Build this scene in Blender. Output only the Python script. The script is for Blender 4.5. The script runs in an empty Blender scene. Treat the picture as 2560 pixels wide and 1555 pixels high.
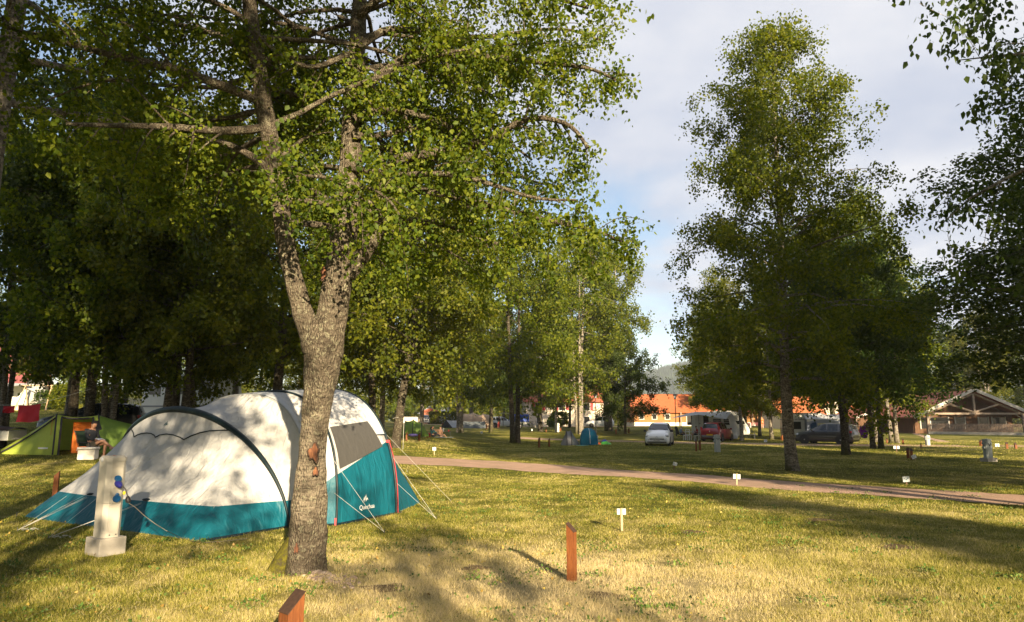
import bpy, bmesh, math, random
import numpy as np
from mathutils import Vector, Matrix

sc = bpy.context.scene
COL = sc.collection
R = math.radians
PI = math.pi

# ------------------------------------------------------------------ camera, world, sun, exposure
CAM_Z = 1.75
PITCH = R(9.17)
FPX = 1700.0                                  # focal length in photo pixels (photo is 2560 x 1555)
cam_d = bpy.data.cameras.new('camera')
cam_d.sensor_width = 36.0
cam_d.lens = 36.0 * FPX / 2560.0
cam_d.clip_start = 0.05
cam_d.clip_end = 6000
cam = bpy.data.objects.new('camera', cam_d)
cam.location = (0, 0, CAM_Z)
cam.rotation_euler = (R(90) + PITCH, 0, 0)
COL.objects.link(cam)
sc.camera = cam

SUN_EL = R(17.0)
SUN_AZ = math.atan2(0.33, -0.94)              # bearing of the sun from +Y towards +X
SUN_DIR = Vector((math.sin(SUN_AZ) * math.cos(SUN_EL), math.cos(SUN_AZ) * math.cos(SUN_EL), math.sin(SUN_EL)))
sun_d = bpy.data.lights.new('sun', 'SUN')
sun_d.energy = 5.0
sun_d.angle = R(0.5)
sun_d.color = (1.0, 0.81, 0.53)
sun = bpy.data.objects.new('sun', sun_d)
sun.rotation_euler = (-SUN_DIR).to_track_quat('-Z', 'Y').to_euler()
sun.location = SUN_DIR * 60
COL.objects.link(sun)

world = bpy.data.worlds.new("World")
sc.world = world
world.use_nodes = True
def build_world():
    nt = world.node_tree; nt.nodes.clear()
    N = nt.nodes.new; L = nt.links.new
    out = N('ShaderNodeOutputWorld')
    sky = N('ShaderNodeTexSky'); sky.sky_type = 'NISHITA'; sky.sun_disc = False
    sky.sun_elevation = SUN_EL; sky.sun_rotation = SUN_AZ; sky.air_density = 1.0; sky.dust_density = 0.6; sky.ozone_density = 1.2
    bg = N('ShaderNodeBackground'); bg.inputs['Strength'].default_value = 0.052
    L(sky.outputs[0], bg.inputs['Color'])
    tc = N('ShaderNodeTexCoord')
    sep = N('ShaderNodeSeparateXYZ'); L(tc.outputs['Generated'], sep.inputs[0])
    # clouds live on a flat layer: direction / (height + k)
    zc = N('ShaderNodeMath'); zc.operation = 'ADD'; L(sep.outputs[2], zc.inputs[0]); zc.inputs[1].default_value = 0.16
    zm = N('ShaderNodeMath'); zm.operation = 'MAXIMUM'; L(zc.outputs[0], zm.inputs[0]); zm.inputs[1].default_value = 0.05
    dx = N('ShaderNodeMath'); dx.operation = 'DIVIDE'; L(sep.outputs[0], dx.inputs[0]); L(zm.outputs[0], dx.inputs[1])
    dy = N('ShaderNodeMath'); dy.operation = 'DIVIDE'; L(sep.outputs[1], dy.inputs[0]); L(zm.outputs[0], dy.inputs[1])
    cb = N('ShaderNodeCombineXYZ'); L(dx.outputs[0], cb.inputs[0]); L(dy.outputs[0], cb.inputs[1]); cb.inputs[2].default_value = 3.7
    n1 = N('ShaderNodeTexNoise'); n1.inputs['Scale'].default_value = 1.15; n1.inputs['Detail'].default_value = 7; n1.inputs['Roughness'].default_value = 0.58
    n1.inputs['Distortion'].default_value = 0.35
    L(cb.outputs[0], n1.inputs['Vector'])
    # more cloud to the right and high up, clear blue to the left and low
    ax = N('ShaderNodeMath'); ax.operation = 'MULTIPLY_ADD'; L(sep.outputs[0], ax.inputs[0]); ax.inputs[1].default_value = 0.42; L(n1.outputs[0], ax.inputs[2])
    az = N('ShaderNodeMath'); az.operation = 'MULTIPLY_ADD'; L(sep.outputs[2], az.inputs[0]); az.inputs[1].default_value = 0.62; L(ax.outputs[0], az.inputs[2])
    rp = N('ShaderNodeValToRGB'); L(az.outputs[0], rp.inputs[0])
    rp.color_ramp.interpolation = 'EASE'
    rp.color_ramp.elements[0].position = 0.61; rp.color_ramp.elements[0].color = (0.10, 0.10, 0.10, 1)
    rp.color_ramp.elements[1].position = 0.85; rp.color_ramp.elements[1].color = (0.95, 0.95, 0.95, 1)
    # cloud colour: soft grey mottling
    n2 = N('ShaderNodeTexNoise'); n2.inputs['Scale'].default_value = 2.6; n2.inputs['Detail'].default_value = 5
    L(cb.outputs[0], n2.inputs['Vector'])
    rc = N('ShaderNodeValToRGB'); L(n2.outputs[0], rc.inputs[0])
    rc.color_ramp.elements[0].position = 0.32; rc.color_ramp.elements[0].color = (0.53, 0.585, 0.72, 1)
    rc.color_ramp.elements[1].position = 0.68; rc.color_ramp.elements[1].color = (0.80, 0.81, 0.86, 1)
    bc = N('ShaderNodeBackground'); bc.inputs['Strength'].default_value = 0.305
    L(rc.outputs[0], bc.inputs['Color'])
    mx = N('ShaderNodeMixShader'); L(rp.outputs[0], mx.inputs[0]); L(bg.outputs[0], mx.inputs[1]); L(bc.outputs[0], mx.inputs[2])
    L(mx.outputs[0], out.inputs[0])
build_world()
sc.view_settings.view_transform = 'Standard'
sc.view_settings.look = 'None'
sc.view_settings.exposure = 1.82
sc.view_settings.gamma = 1.0
sc.cycles.use_denoising = True
sc.cycles.volume_bounces = 0
sc.cycles.max_bounces = 6
sc.cycles.diffuse_bounces = 3
sc.cycles.glossy_bounces = 2
sc.cycles.transmission_bounces = 4
sc.cycles.transparent_max_bounces = 4
sc.cycles.sample_clamp_indirect = 4.0

# ------------------------------------------------------------------ terrain and picture geometry
def sstep(a, b, t):
    t = np.clip((t - a) / (b - a), 0, 1)
    return t * t * (3 - 2 * t)
def H(x, y):
    """ground height: flat, rising to the left and away"""
    x = np.asarray(x, float); y = np.asarray(y, float)
    d = np.sqrt(x * x + y * y) + 1e-6
    b = x / np.maximum(y, 0.35 * d + 0.01)
    A = sstep(-0.05, 0.55, -b) * (y > 0)
    z = A * 2.7 * sstep(8, 65, np.maximum(y, 0)) + 0.8 * sstep(60, 115, y) * (1 - sstep(0.3, 0.5, b)) * (1 - A)
    return z + 0.02 * np.sin(x * 0.6 + 1) * np.sin(y * 0.47) * sstep(9, 14, d)
def h(x, y): return float(H(x, y))
CP, SP = math.cos(PITCH), math.sin(PITCH)
def ray(px, py):
    u = (px - 1280) / FPX; v = (777.5 - py) / FPX
    return Vector((u, CP - v * SP, SP + v * CP))
def P(px, py, Y):
    """the point at depth Y (metres along +Y) seen at a photo pixel"""
    d = ray(px, py)
    return Vector((0, 0, CAM_Z)) + d * (Y / d.y)
def G(px, py):
    """the ground point seen at a photo pixel"""
    d = ray(px, py); t = 2.0
    o = Vector((0, 0, CAM_Z))
    while t < 400:
        p = o + d * t
        if p.z <= h(p.x, p.y):
            lo, hi = t - max(0.1, t * 0.01), t
            for _ in range(24):
                m = (lo + hi) / 2; q = o + d * m
                if q.z <= h(q.x, q.y): hi = m
                else: lo = m
            q = o + d * hi
            return Vector((q.x, q.y, h(q.x, q.y)))
        t += max(0.1, t * 0.01)
    p = o + d * 150
    return Vector((p.x, p.y, h(p.x, p.y)))
def GY(px, Y):
    """ground point at depth Y under photo column px (near the horizon)"""
    x = (px - 1280) / FPX * Y * 1.013
    return Vector((x, Y, h(x, Y)))

# ------------------------------------------------------------------ object helpers
def tag(o, label=None, cat=None, group=None, kind=None):
    if label: o['label'] = label
    if cat: o['category'] = cat
    if group: o['group'] = group
    if kind: o['kind'] = kind
    return o
def thing(name, label, cat, loc=(0, 0, 0), rz=0.0, group=None, rot=None):
    o = bpy.data.objects.new(name, None)
    o.empty_display_size = 0.2
    o.location = loc; o.rotation_euler = rot if rot else (0, 0, rz)
    COL.objects.link(o)
    return tag(o, label, cat, group)
def link(name, me, parent=None, loc=None):
    o = bpy.data.objects.new(name, me)
    COL.objects.link(o)
    if parent is not None: o.parent = parent
    if loc is not None: o.location = loc
    return o
def copy_tree(o, parent=None):
    c = o.copy(); COL.objects.link(c)
    if parent is not None: c.parent = parent
    for ch in list(o.children): copy_tree(ch, c)
    return c

class MB:
    """collects shapes and links them as one mesh object"""
    def __init__(s): s.v = []; s.f = []; s.sm = []; s.mi = []
    def add(s, vs, fs, smooth=False, mi=0):
        o = len(s.v); s.v += [tuple(v) for v in vs]
        for f in fs: s.f.append(tuple(i + o for i in f)); s.sm.append(smooth); s.mi.append(mi)
        return s
    def box(s, c, d, rz=0.0, m=None, bev=0.0, mi=0):
        bm = bmesh.new(); bmesh.ops.create_cube(bm, size=1.0)
        for v in bm.verts: v.co = Vector((v.co.x * d[0], v.co.y * d[1], v.co.z * d[2]))
        if bev > 0: bmesh.ops.bevel(bm, geom=bm.edges[:], offset=bev, segments=2, affect='EDGES', profile=0.5)
        M = Matrix.Translation(Vector(c)) @ Matrix.Rotation(rz, 4, 'Z')
        if m is not None: M = m @ M
        bm.verts.index_update()
        vs = [M @ v.co for v in bm.verts]; fs = [[v.index for v in f.verts] for f in bm.faces]
        bm.free()
        return s.add(vs, fs, False, mi)
    def tube(s, pts, r, n=8, cap=True, mi=0, flat=None):
        pts = [Vector(p) for p in pts]; k = len(pts)
        rs = r if isinstance(r, (list, tuple, np.ndarray)) else [r] * k
        vs = []; fs = []
        up = None
        for i in range(k):
            t = (pts[min(i + 1, k - 1)] - pts[max(i - 1, 0)])
            if t.length < 1e-9: t = Vector((0, 0, 1))
            t.normalize()
            if up is None:
                up = Vector((1, 0, 0)) if abs(t.x) < 0.8 else Vector((0, 1, 0))
            a = t.cross(up)
            if a.length < 1e-6: a = t.orthogonal()
            a.normalize(); b = t.cross(a).normalized(); up = -b if False else b.cross(t) * -1 if False else up
            for j in range(n):
                q = 2 * PI * j / n
                vs.append(pts[i] + (a * math.cos(q) + b * math.sin(q) * (flat or 1.0)) * rs[i])
        for i in range(k - 1):
            for j in range(n):
                fs.append((i * n + j, i * n + (j + 1) % n, (i + 1) * n + (j + 1) % n, (i + 1) * n + j))
        if cap:
            fs.append(tuple(range(n - 1, -1, -1))); fs.append(tuple(range((k - 1) * n, k * n)))
        return s.add(vs, fs, True, mi)
    def lathe(s, prof, c=(0, 0, 0), n=16, m=None, mi=0):
        vs = []; fs = []; k = len(prof)
        for r, z in prof:
            for j in range(n):
                q = 2 * PI * j / n; vs.append(Vector((r * math.cos(q), r * math.sin(q), z)))
        for i in range(k - 1):
            for j in range(n): fs.append((i * n + j, i * n + (j + 1) % n, (i + 1) * n + (j + 1) % n, (i + 1) * n + j))
        fs.append(tuple(range(n - 1, -1, -1))); fs.append(tuple(range((k - 1) * n, k * n)))
        M = Matrix.Translation(Vector(c)) if m is None else Matrix.Translation(Vector(c)) @ m
        return s.add([M @ v for v in vs], fs, True, mi)
    def prism(s, poly, t, m=None, mi=0):
        """polygon in local XZ, thickness t along local Y (centred)"""
        n = len(poly)
        vs = [Vector((x, -t / 2, z)) for x, z in poly] + [Vector((x, t / 2, z)) for x, z in poly]
        fs = [tuple(range(n)), tuple(range(2 * n - 1, n - 1, -1))]
        for i in range(n): fs.append((i, i + n, (i + 1) % n + n, (i + 1) % n))
        if m is not None: vs = [m @ v for v in vs]
        return s.add(vs, fs, False, mi)
    def grid(s, rows, smooth=True, mi=0, closed=False):
        k = len(rows[0]); vs = [p for r_ in rows for p in r_]; fs = []
        for i in range(len(rows) - 1):
            for j in range(k if closed else k - 1):
                j2 = (j + 1) % k
                fs.append((i * k + j, i * k + j2, (i + 1) * k + j2, (i + 1) * k + j))
        return s.add(vs, fs, smooth, mi)
    def ball(s, c, r, n=10, m=None, mi=0):
        rr = r if isinstance(r, (tuple, list)) else (r, r, r)
        vs = []; fs = []; k = n // 2 + 1
        for i in range(k):
            a = PI * i / (k - 1)
            for j in range(n):
                q = 2 * PI * j / n
                vs.append(Vector((math.sin(a) * math.cos(q) * rr[0], math.sin(a) * math.sin(q) * rr[1], math.cos(a) * rr[2])))
        for i in range(k - 1):
            for j in range(n): fs.append((i * n + j, (i + 1) * n + j, (i + 1) * n + (j + 1) % n, i * n + (j + 1) % n))
        M = Matrix.Translation(Vector(c)) if m is None else Matrix.Translation(Vector(c)) @ m
        return s.add([M @ v for v in vs], fs, True, mi)
    def build(s, name, mats, parent=None, weld=0.0, recalc=True, loc=None):
        me = bpy.data.meshes.new(name)
        bm = bmesh.new()
        bv = [bm.verts.new(v) for v in s.v]
        for f, sm, mi in zip(s.f, s.sm, s.mi):
            try:
                bf = bm.faces.new([bv[i] for i in f]); bf.smooth = sm; bf.material_index = mi
            except ValueError: pass
        if weld: bmesh.ops.remove_doubles(bm, verts=bm.verts[:], dist=weld)
        if recalc: bmesh.ops.recalc_face_normals(bm, faces=bm.faces[:])
        for e in bm.edges:
            if len(e.link_faces) == 2 and e.calc_face_angle(0) > 0.75: e.smooth = False
        bm.to_mesh(me); bm.free()
        for m in (mats if isinstance(mats, (list, tuple)) else [mats]): me.materials.append(m)
        return link(name, me, parent, loc)

def np_mesh(name, verts, faces, mat, smooth=False):
    """fast mesh from arrays; faces is (n,k)"""
    me = bpy.data.meshes.new(name)
    n, k = faces.shape
    me.vertices.add(len(verts)); me.vertices.foreach_set('co', np.ascontiguousarray(verts, dtype=np.float32).ravel())
    me.loops.add(n * k); me.loops.foreach_set('vertex_index', np.ascontiguousarray(faces, dtype=np.int32).ravel())
    me.polygons.add(n)
    me.polygons.foreach_set('loop_start', np.arange(0, n * k, k, dtype=np.int32))
    me.polygons.foreach_set('loop_total', np.full(n, k, dtype=np.int32))
    if smooth: me.polygons.foreach_set('use_smooth', np.ones(n, dtype=bool))
    me.update(calc_edges=True)
    me.materials.append(mat)
    return me

def text_mesh(s, size, mat, name, parent=None, m=None, thick=0.002, shear=0.0, spacing=1.0):
    cu = bpy.data.curves.new(name, 'FONT'); cu.body = s; cu.size = size; cu.extrude = thick
    cu.align_x = 'CENTER'; cu.align_y = 'CENTER'; cu.shear = shear; cu.space_character = spacing
    ob = bpy.data.objects.new('tmp', cu); COL.objects.link(ob)
    dg = bpy.context.evaluated_depsgraph_get()
    me = bpy.data.meshes.new_from_object(ob.evaluated_get(dg))
    bpy.data.objects.remove(ob); bpy.data.curves.remove(cu)
    me.name = name; me.materials.clear(); me.materials.append(mat)
    if m is not None: me.transform(m)
    return link(name, me, parent)

# ------------------------------------------------------------------ materials
MATS = {}
class NT:
    def __init__(s, name):
        s.m = bpy.data.materials.new(name); s.m.use_nodes = True
        s.t = s.m.node_tree; s.b = s.t.nodes['Principled BSDF']; s.out = s.t.nodes['Material Output']
    def n(s, typ, **kw):
        nd = s.t.nodes.new(typ)
        for k, v in kw.items():
            if k in nd.inputs: nd.inputs[k].default_value = v
            else: setattr(nd, k, v)
        return nd
    def l(s, a, b): s.t.links.new(a, b)
    def coord(s, which='Object', scale=(1, 1, 1)):
        tc = s.n('ShaderNodeTexCoord'); mp = s.n('ShaderNodeMapping'); mp.inputs['Scale'].default_value = scale
        s.l(tc.outputs[which], mp.inputs[0]); return mp.outputs[0]
    def world(s, scale=(1, 1, 1)):
        g = s.n('ShaderNodeNewGeometry'); mp = s.n('ShaderNodeMapping'); mp.inputs['Scale'].default_value = scale
        s.l(g.outputs['Position'], mp.inputs[0]); return mp.outputs[0]
    def noise(s, vec, scale, detail=4, rough=0.55, dist=0.0):
        nd = s.n('ShaderNodeTexNoise', Scale=scale, Detail=detail, Roughness=rough, Distortion=dist); s.l(vec, nd.inputs['Vector']); return nd.outputs[0]
    def ramp(s, fac, stops, interp='LINEAR'):
        nd = s.n('ShaderNodeValToRGB'); cr = nd.color_ramp; cr.interpolation = interp
        while len(cr.elements) < len(stops): cr.elements.new(0.5)
        for e, (p, c) in zip(cr.elements, stops):
            e.position = p; e.color = (*c, 1) if len(c) == 3 else c
        s.l(fac, nd.inputs[0]); return nd.outputs[0]
    def math(s, op, a, b=None, c=None):
        nd = s.n('ShaderNodeMath', operation=op)
        for i, x in enumerate((a, b, c)):
            if x is None: continue
            if isinstance(x, (int, float)): nd.inputs[i].default_value = x
            else: s.l(x, nd.inputs[i])
        return nd.outputs[0]
    def mix(s, fac, a, b, blend='MIX'):
        nd = s.n('ShaderNodeMix', data_type='RGBA', blend_type=blend)
        for i, x in ((0, fac), (6, a), (7, b)):
            if isinstance(x, (int, float)): nd.inputs[i].default_value = x
            elif isinstance(x, (tuple, list)): nd.inputs[i].default_value = (*x, 1)
            else: s.l(x, nd.inputs[i])
        return nd.outputs[2]
    def bump(s, hgt, strength=0.3, dist=0.02):
        nd = s.n('ShaderNodeBump', Strength=strength, Distance=dist); s.l(hgt, nd.inputs['Height']); s.l(nd.outputs[0], s.b.inputs['Normal'])
    def col(s, c):
        if isinstance(c, (tuple, list)): s.b.inputs['Base Color'].default_value = (*c, 1)
        else: s.l(c, s.b.inputs['Base Color'])
    def set(s, rough=0.6, metal=0.0, spec=None, **kw):
        s.b.inputs['Roughness'].default_value = rough; s.b.inputs['Metallic'].default_value = metal
        if spec is not None: s.b.inputs['Specular IOR Level'].default_value = spec
        for k, v in kw.items(): s.b.inputs[k.replace('_', ' ')].default_value = v
        return s

def simple(name, c, rough=0.6, metal=0.0, var=0.12, scale=6.0, spec=None, bump=0.0, coat=0.0, stretch=(1, 1, 1)):
    """plain coat with slight mottling"""
    if name in MATS: return MATS[name]
    n = NT(name); v = n.coord('Object', stretch)
    k = n.noise(v, scale, 5)
    lo = tuple(x * (1 - var) for x in c); hi = tuple(min(1, x * (1 + var)) for x in c)
    n.col(n.ramp(k, [(0.3, lo), (0.7, hi)]))
    n.set(rough, metal, spec)
    if coat: n.b.inputs['Coat Weight'].default_value = coat; n.b.inputs['Coat Roughness'].default_value = 0.06
    if bump: n.bump(n.noise(v, scale * 6, 5), bump, 0.01)
    MATS[name] = n.m
    return n.m

def leaf_mat(name, stops, trans=0.5, hue_noise=0.35):
    n = NT(name)
    g = n.n('ShaderNodeNewGeometry')
    oi = n.n('ShaderNodeObjectInfo')
    rnd = g.outputs['Random Per Island']
    big = n.noise(n.coord('Object'), hue_noise, 2)
    f = n.math('ADD', n.math('MULTIPLY', rnd, 0.6), n.math('MULTIPLY', big, 0.4))
    c = n.ramp(f, stops)
    # each tree a little different in tone
    hv = n.n('ShaderNodeHueSaturation', Saturation=1.0)
    n.l(n.math('MULTIPLY_ADD', oi.outputs['Random'], 0.035, 0.4825), hv.inputs['Hue'])
    n.l(n.math('MULTIPLY_ADD', oi.outputs['Random'], 0.30, 0.85), hv.inputs['Value'])
    n.l(c, hv.inputs['Color'])
    n.col(hv.outputs[0]); n.set(0.52, 0, 0.22)
    tr = n.n('ShaderNodeBsdfTranslucent')
    tcol = n.n('ShaderNodeHueSaturation', Saturation=1.1, Value=1.6); tcol.inputs['Hue'].default_value = 0.488
    n.l(hv.outputs[0], tcol.inputs['Color']); n.l(tcol.outputs[0], tr.inputs['Color'])
    mx = n.n('ShaderNodeMixShader'); mx.inputs[0].default_value = trans
    n.l(n.b.outputs[0], mx.inputs[1]); n.l(tr.outputs[0], mx.inputs[2]); n.l(mx.outputs[0], n.out.inputs[0])
    return n.m

def bark_mat(name, pale, grey, dark, white=0.5, sc_=1.0, lichen=0.0):
    """birch bark: pale skin broken by dark scars, rough and grey near the foot, lichen in flecks"""
    n = NT(name); v = n.coord('Object'); vh = n.coord('Object', (1, 1, 3.6))
    a = n.noise(vh, 4.2 * sc_, 7, 0.72, 0.5)
    b = n.noise(v, 26 * sc_, 6, 0.75)
    li = n.noise(v, 11 * sc_, 7, 0.75, 0.6)
    vo = n.n('ShaderNodeTexVoronoi', Scale=30.0 * sc_); n.l(n.coord('Object', (1, 1, 0.45)), vo.inputs['Vector'])
    c1 = n.ramp(a, [(0.44 - 0.10 * (1 - white), dark), (0.53, grey), (0.64, pale)])
    crack = n.ramp(vo.outputs['Distance'], [(0.25, (0, 0, 0)), (0.62, (1, 1, 1))])
    c2 = n.mix(n.math('MULTIPLY', crack, 0.55), c1, dark)
    c3 = n.mix(n.ramp(li, [(0.53, (0, 0, 0)), (0.60, (1, 1, 1))]), c2, n.mix(0.35 + lichen * 0.4, grey, (0.40, 0.39, 0.27)))
    c3 = n.mix(n.ramp(b, [(0.36, (0.75, 0.75, 0.75)), (0.52, (0, 0, 0))]), c3, dark)
    g = n.n('ShaderNodeSeparateXYZ'); n.l(v, g.inputs[0])
    foot = n.ramp(g.outputs[2], [(0.0, (1, 1, 1)), (0.8, (0, 0, 0))])
    mossn = n.noise(v, 3.0, 4)
    left = n.ramp(n.math('ADD', n.math('MULTIPLY', g.outputs[0], -2.2), n.math('MULTIPLY', mossn, 0.8)), [(0.55, (0, 0, 0)), (0.8, (1, 1, 1))])
    c4 = n.mix(n.math('MULTIPLY', foot, 0.35), c3, dark)
    c4 = n.mix(n.math('MULTIPLY', n.math('MULTIPLY', foot, left), 0.9), c4, (0.055, 0.055, 0.010))
    if lichen:
        zn = n.math('ADD', g.outputs[2], n.math('MULTIPLY', n.math('SUBTRACT', n.noise(vh, 2.2, 5, 0.6), 0.5), 1.3))
        skin = n.ramp(zn, [(0.62, (0, 0, 0)), (0.85, (1, 1, 1)), (0.999, (0.75, 0.75, 0.75))])
        up = n.ramp(n.math('MULTIPLY', zn, 0.5), [(0.75, (1, 1, 1)), (0.98, (0, 0, 0))])
        pn = n.noise(n.coord('Object', (1, 1, 7.0)), 5.0, 6, 0.7)
        c4 = n.mix(n.math('MULTIPLY', n.math('MULTIPLY', skin, up), n.ramp(pn, [(0.42, (0, 0, 0)), (0.56, (0.8, 0.8, 0.8))])), c4, (0.36, 0.30, 0.225))
    n.col(c4); n.set(0.92, 0, 0.15)
    n.bump(n.math('ADD', n.math('MULTIPLY', b, 0.8), n.math('ADD', n.math('MULTIPLY', li, 0.9), n.math('MULTIPLY', crack, -0.5))), 1.0, 0.05)
    return n.m
# ------------------------------------------------------------------ ground, path, hill
def dry_mask(n, pos):
    """0 = green turf, 1 = dry straw: where the grass really is dry"""
    big = n.noise(pos, 0.22, 4, 0.6, 0.6)
    mid = n.noise(pos, 1.3, 4, 0.65)
    sx = n.n('ShaderNodeSeparateXYZ'); n.l(pos, sx.inputs[0])
    # dry island on the worn pitch in front of the birch
    dx = n.math('MULTIPLY', n.math('SUBTRACT', sx.outputs[0], 0.6), 0.27)
    dy = n.math('MULTIPLY', n.math('SUBTRACT', sx.outputs[1], 7.6), 0.34)
    r2 = n.math('ADD', n.math('MULTIPLY', dx, dx), n.math('MULTIPLY', dy, dy))
    isl = n.math('MULTIPLY', n.math('POWER', 2.718, n.math('MULTIPLY', r2, -1.0)), 0.36)
    f = n.math('ADD', n.math('ADD', n.math('MULTIPLY', big, 0.66), n.math('MULTIPLY', mid, 0.46)), n.math('SUBTRACT', isl, 0.055))
    return f
def grass_ground_mat():
    n = NT('turf'); pos = n.world()
    f = dry_mask(n, pos)
    fine = n.noise(pos, 22, 6, 0.75)
    f2 = n.math('ADD', f, n.math('MULTIPLY', n.math('SUBTRACT', fine, 0.5), 0.45))
    c = n.ramp(f2, [(0.38, (0.066, 0.080, 0.010)), (0.52, (0.19, 0.185, 0.024)), (0.66, (0.40, 0.33, 0.11)), (0.86, (0.58, 0.47, 0.26))])
    speck = n.noise(pos, 90, 3, 0.7)
    c = n.mix(n.ramp(speck, [(0.40, (0.55, 0.55, 0.55)), (0.60, (0, 0, 0))]), c, (0.05, 0.05, 0.015))
    n.col(c); n.set(0.95, 0, 0.1)
    n.bump(n.math('ADD', fine, n.math('MULTIPLY', speck, 0.7)), 0.9, 0.06)
    return n.m
TURF = grass_ground_mat()
def build_ground():
    # graded sheet: fine near the camera, coarse out to the horizon
    def axis(lo, hi, step):
        return np.arange(lo, hi + 1e-6, step)
    ys = np.concatenate([-np.array([3000, 1500, 700, 300, 150, 80, 50, 30, 20, 14, 10, 7, 4.0]), axis(-2, 30, 0.5), axis(31, 70, 1.5), axis(73, 130, 4), np.array([140, 160, 190, 230, 300, 450, 700, 1000, 1500, 2200, 3200])])
    xs = np.concatenate([-np.array([3000, 1500, 800, 450, 300, 220, 170.0]), axis(-140, -32, 4), axis(-30, 30, 0.6), axis(32, 140, 4), np.array([170, 220, 300, 450, 800, 1500, 3000.0])])
    X, Y = np.meshgrid(xs, ys)
    Z = H(X, Y)
    V = np.stack([X, Y, Z], -1).reshape(-1, 3)
    nx = len(xs); ny = len(ys)
    i = np.arange(nx * ny).reshape(ny, nx)
    F = np.stack([i[:-1, :-1], i[:-1, 1:], i[1:, 1:], i[1:, :-1]], -1).reshape(-1, 4)
    me = np_mesh('ground', V, F, TURF, True)
    return tag(link('ground', me), None, None, None, 'structure')
build_ground()

def ribbon(name, left, right, mat, dz=0.004, sub=10, cross=6):
    """sheet between two polylines, laid on the terrain"""
    def dens(pl):
        out = []
        for a, b in zip(pl[:-1], pl[1:]):
            for k in range(sub): out.append(Vector(a).lerp(Vector(b), k / sub))
        out.append(Vector(pl[-1])); return out
    l, r = dens(left), dens(right)
    rows = []
    for k, (a, b) in enumerate(zip(l, r)):
        row = []
        for j in range(cross + 1):
            p = a.lerp(b, j / cross)
            if j in (0, cross): p = p + (a - b).normalized() * (math.sin(k * 1.7) * 0.05 + math.sin(k * 0.6 + j) * 0.06)
            row.append((p.x, p.y, h(p.x, p.y) + dz))
        rows.append(row)
    mb = MB(); mb.grid(rows)
    return tag(mb.build(name, mat, recalc=False), None, None, None, 'structure')
def gravel_mat():
    n = NT('pink_gravel'); pos = n.world()
    a = n.noise(pos, 60, 4, 0.7); b = n.noise(pos, 1.1, 4, 0.6); vo = n.n('ShaderNodeTexVoronoi', Scale=38.0); n.l(pos, vo.inputs['Vector'])
    c = n.ramp(a, [(0.3, (0.27, 0.16, 0.115)), (0.5, (0.46, 0.30, 0.225)), (0.72, (0.58, 0.42, 0.34))])
    c = n.mix(n.ramp(b, [(0.4, (0, 0, 0)), (0.65, (0.45, 0.45, 0.45))]), c, (0.24, 0.19, 0.11))
    n.col(c); n.set(0.95, 0, 0.15); n.bump(n.math('ADD', a, vo.outputs['Distance']), 0.8, 0.03)
    return n.m
GRAVEL = gravel_mat()
def gp(px, py): return G(px, py)
near = [gp(930, 1158), gp(1010, 1160), gp(1130, 1165), gp(1250, 1172), gp(1400, 1184), gp(1560, 1192), gp(1750, 1206), gp(1960, 1225), gp(2150, 1236), gp(2350, 1250), gp(2560, 1264), gp(2800, 1290)]
far = [gp(930, 1138), gp(1010, 1140), gp(1130, 1147), gp(1250, 1153), gp(1400, 1163), gp(1560, 1176), gp(1750, 1187), gp(1960, 1203), gp(2150, 1214), gp(2350, 1226), gp(2560, 1238), gp(2800, 1254)]
FAR_EDGE = far
ribbon('gravel_path', near, far, GRAVEL)
# the track that runs across the pitches by the cars, and the walk up to the wooden hall
ribbon('track', [gp(1290, 1096), gp(1480, 1103), gp(1680, 1108), gp(1900, 1112), gp(2150, 1115.5), gp(2400, 1117), gp(2640, 1119)], [gp(1290, 1092), gp(1480, 1099), gp(1680, 1103.5), gp(1900, 1107.5), gp(2150, 1111), gp(2400, 1112.5), gp(2640, 1114)], GRAVEL, 0.004)
ribbon('walk', [gp(2376, 1105), gp(2330, 1095), gp(2300, 1085), gp(2282, 1080)], [gp(2345, 1105), gp(2312, 1095), gp(2285, 1085), gp(2262, 1080)], GRAVEL, 0.008)
ribbon('road', [GY(700, 112), GY(1000, 112), GY(1300, 112), GY(1600, 112)], [GY(700, 121), GY(1000, 121), GY(1300, 121), GY(1600, 121)], GRAVEL, 0.012)

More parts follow.
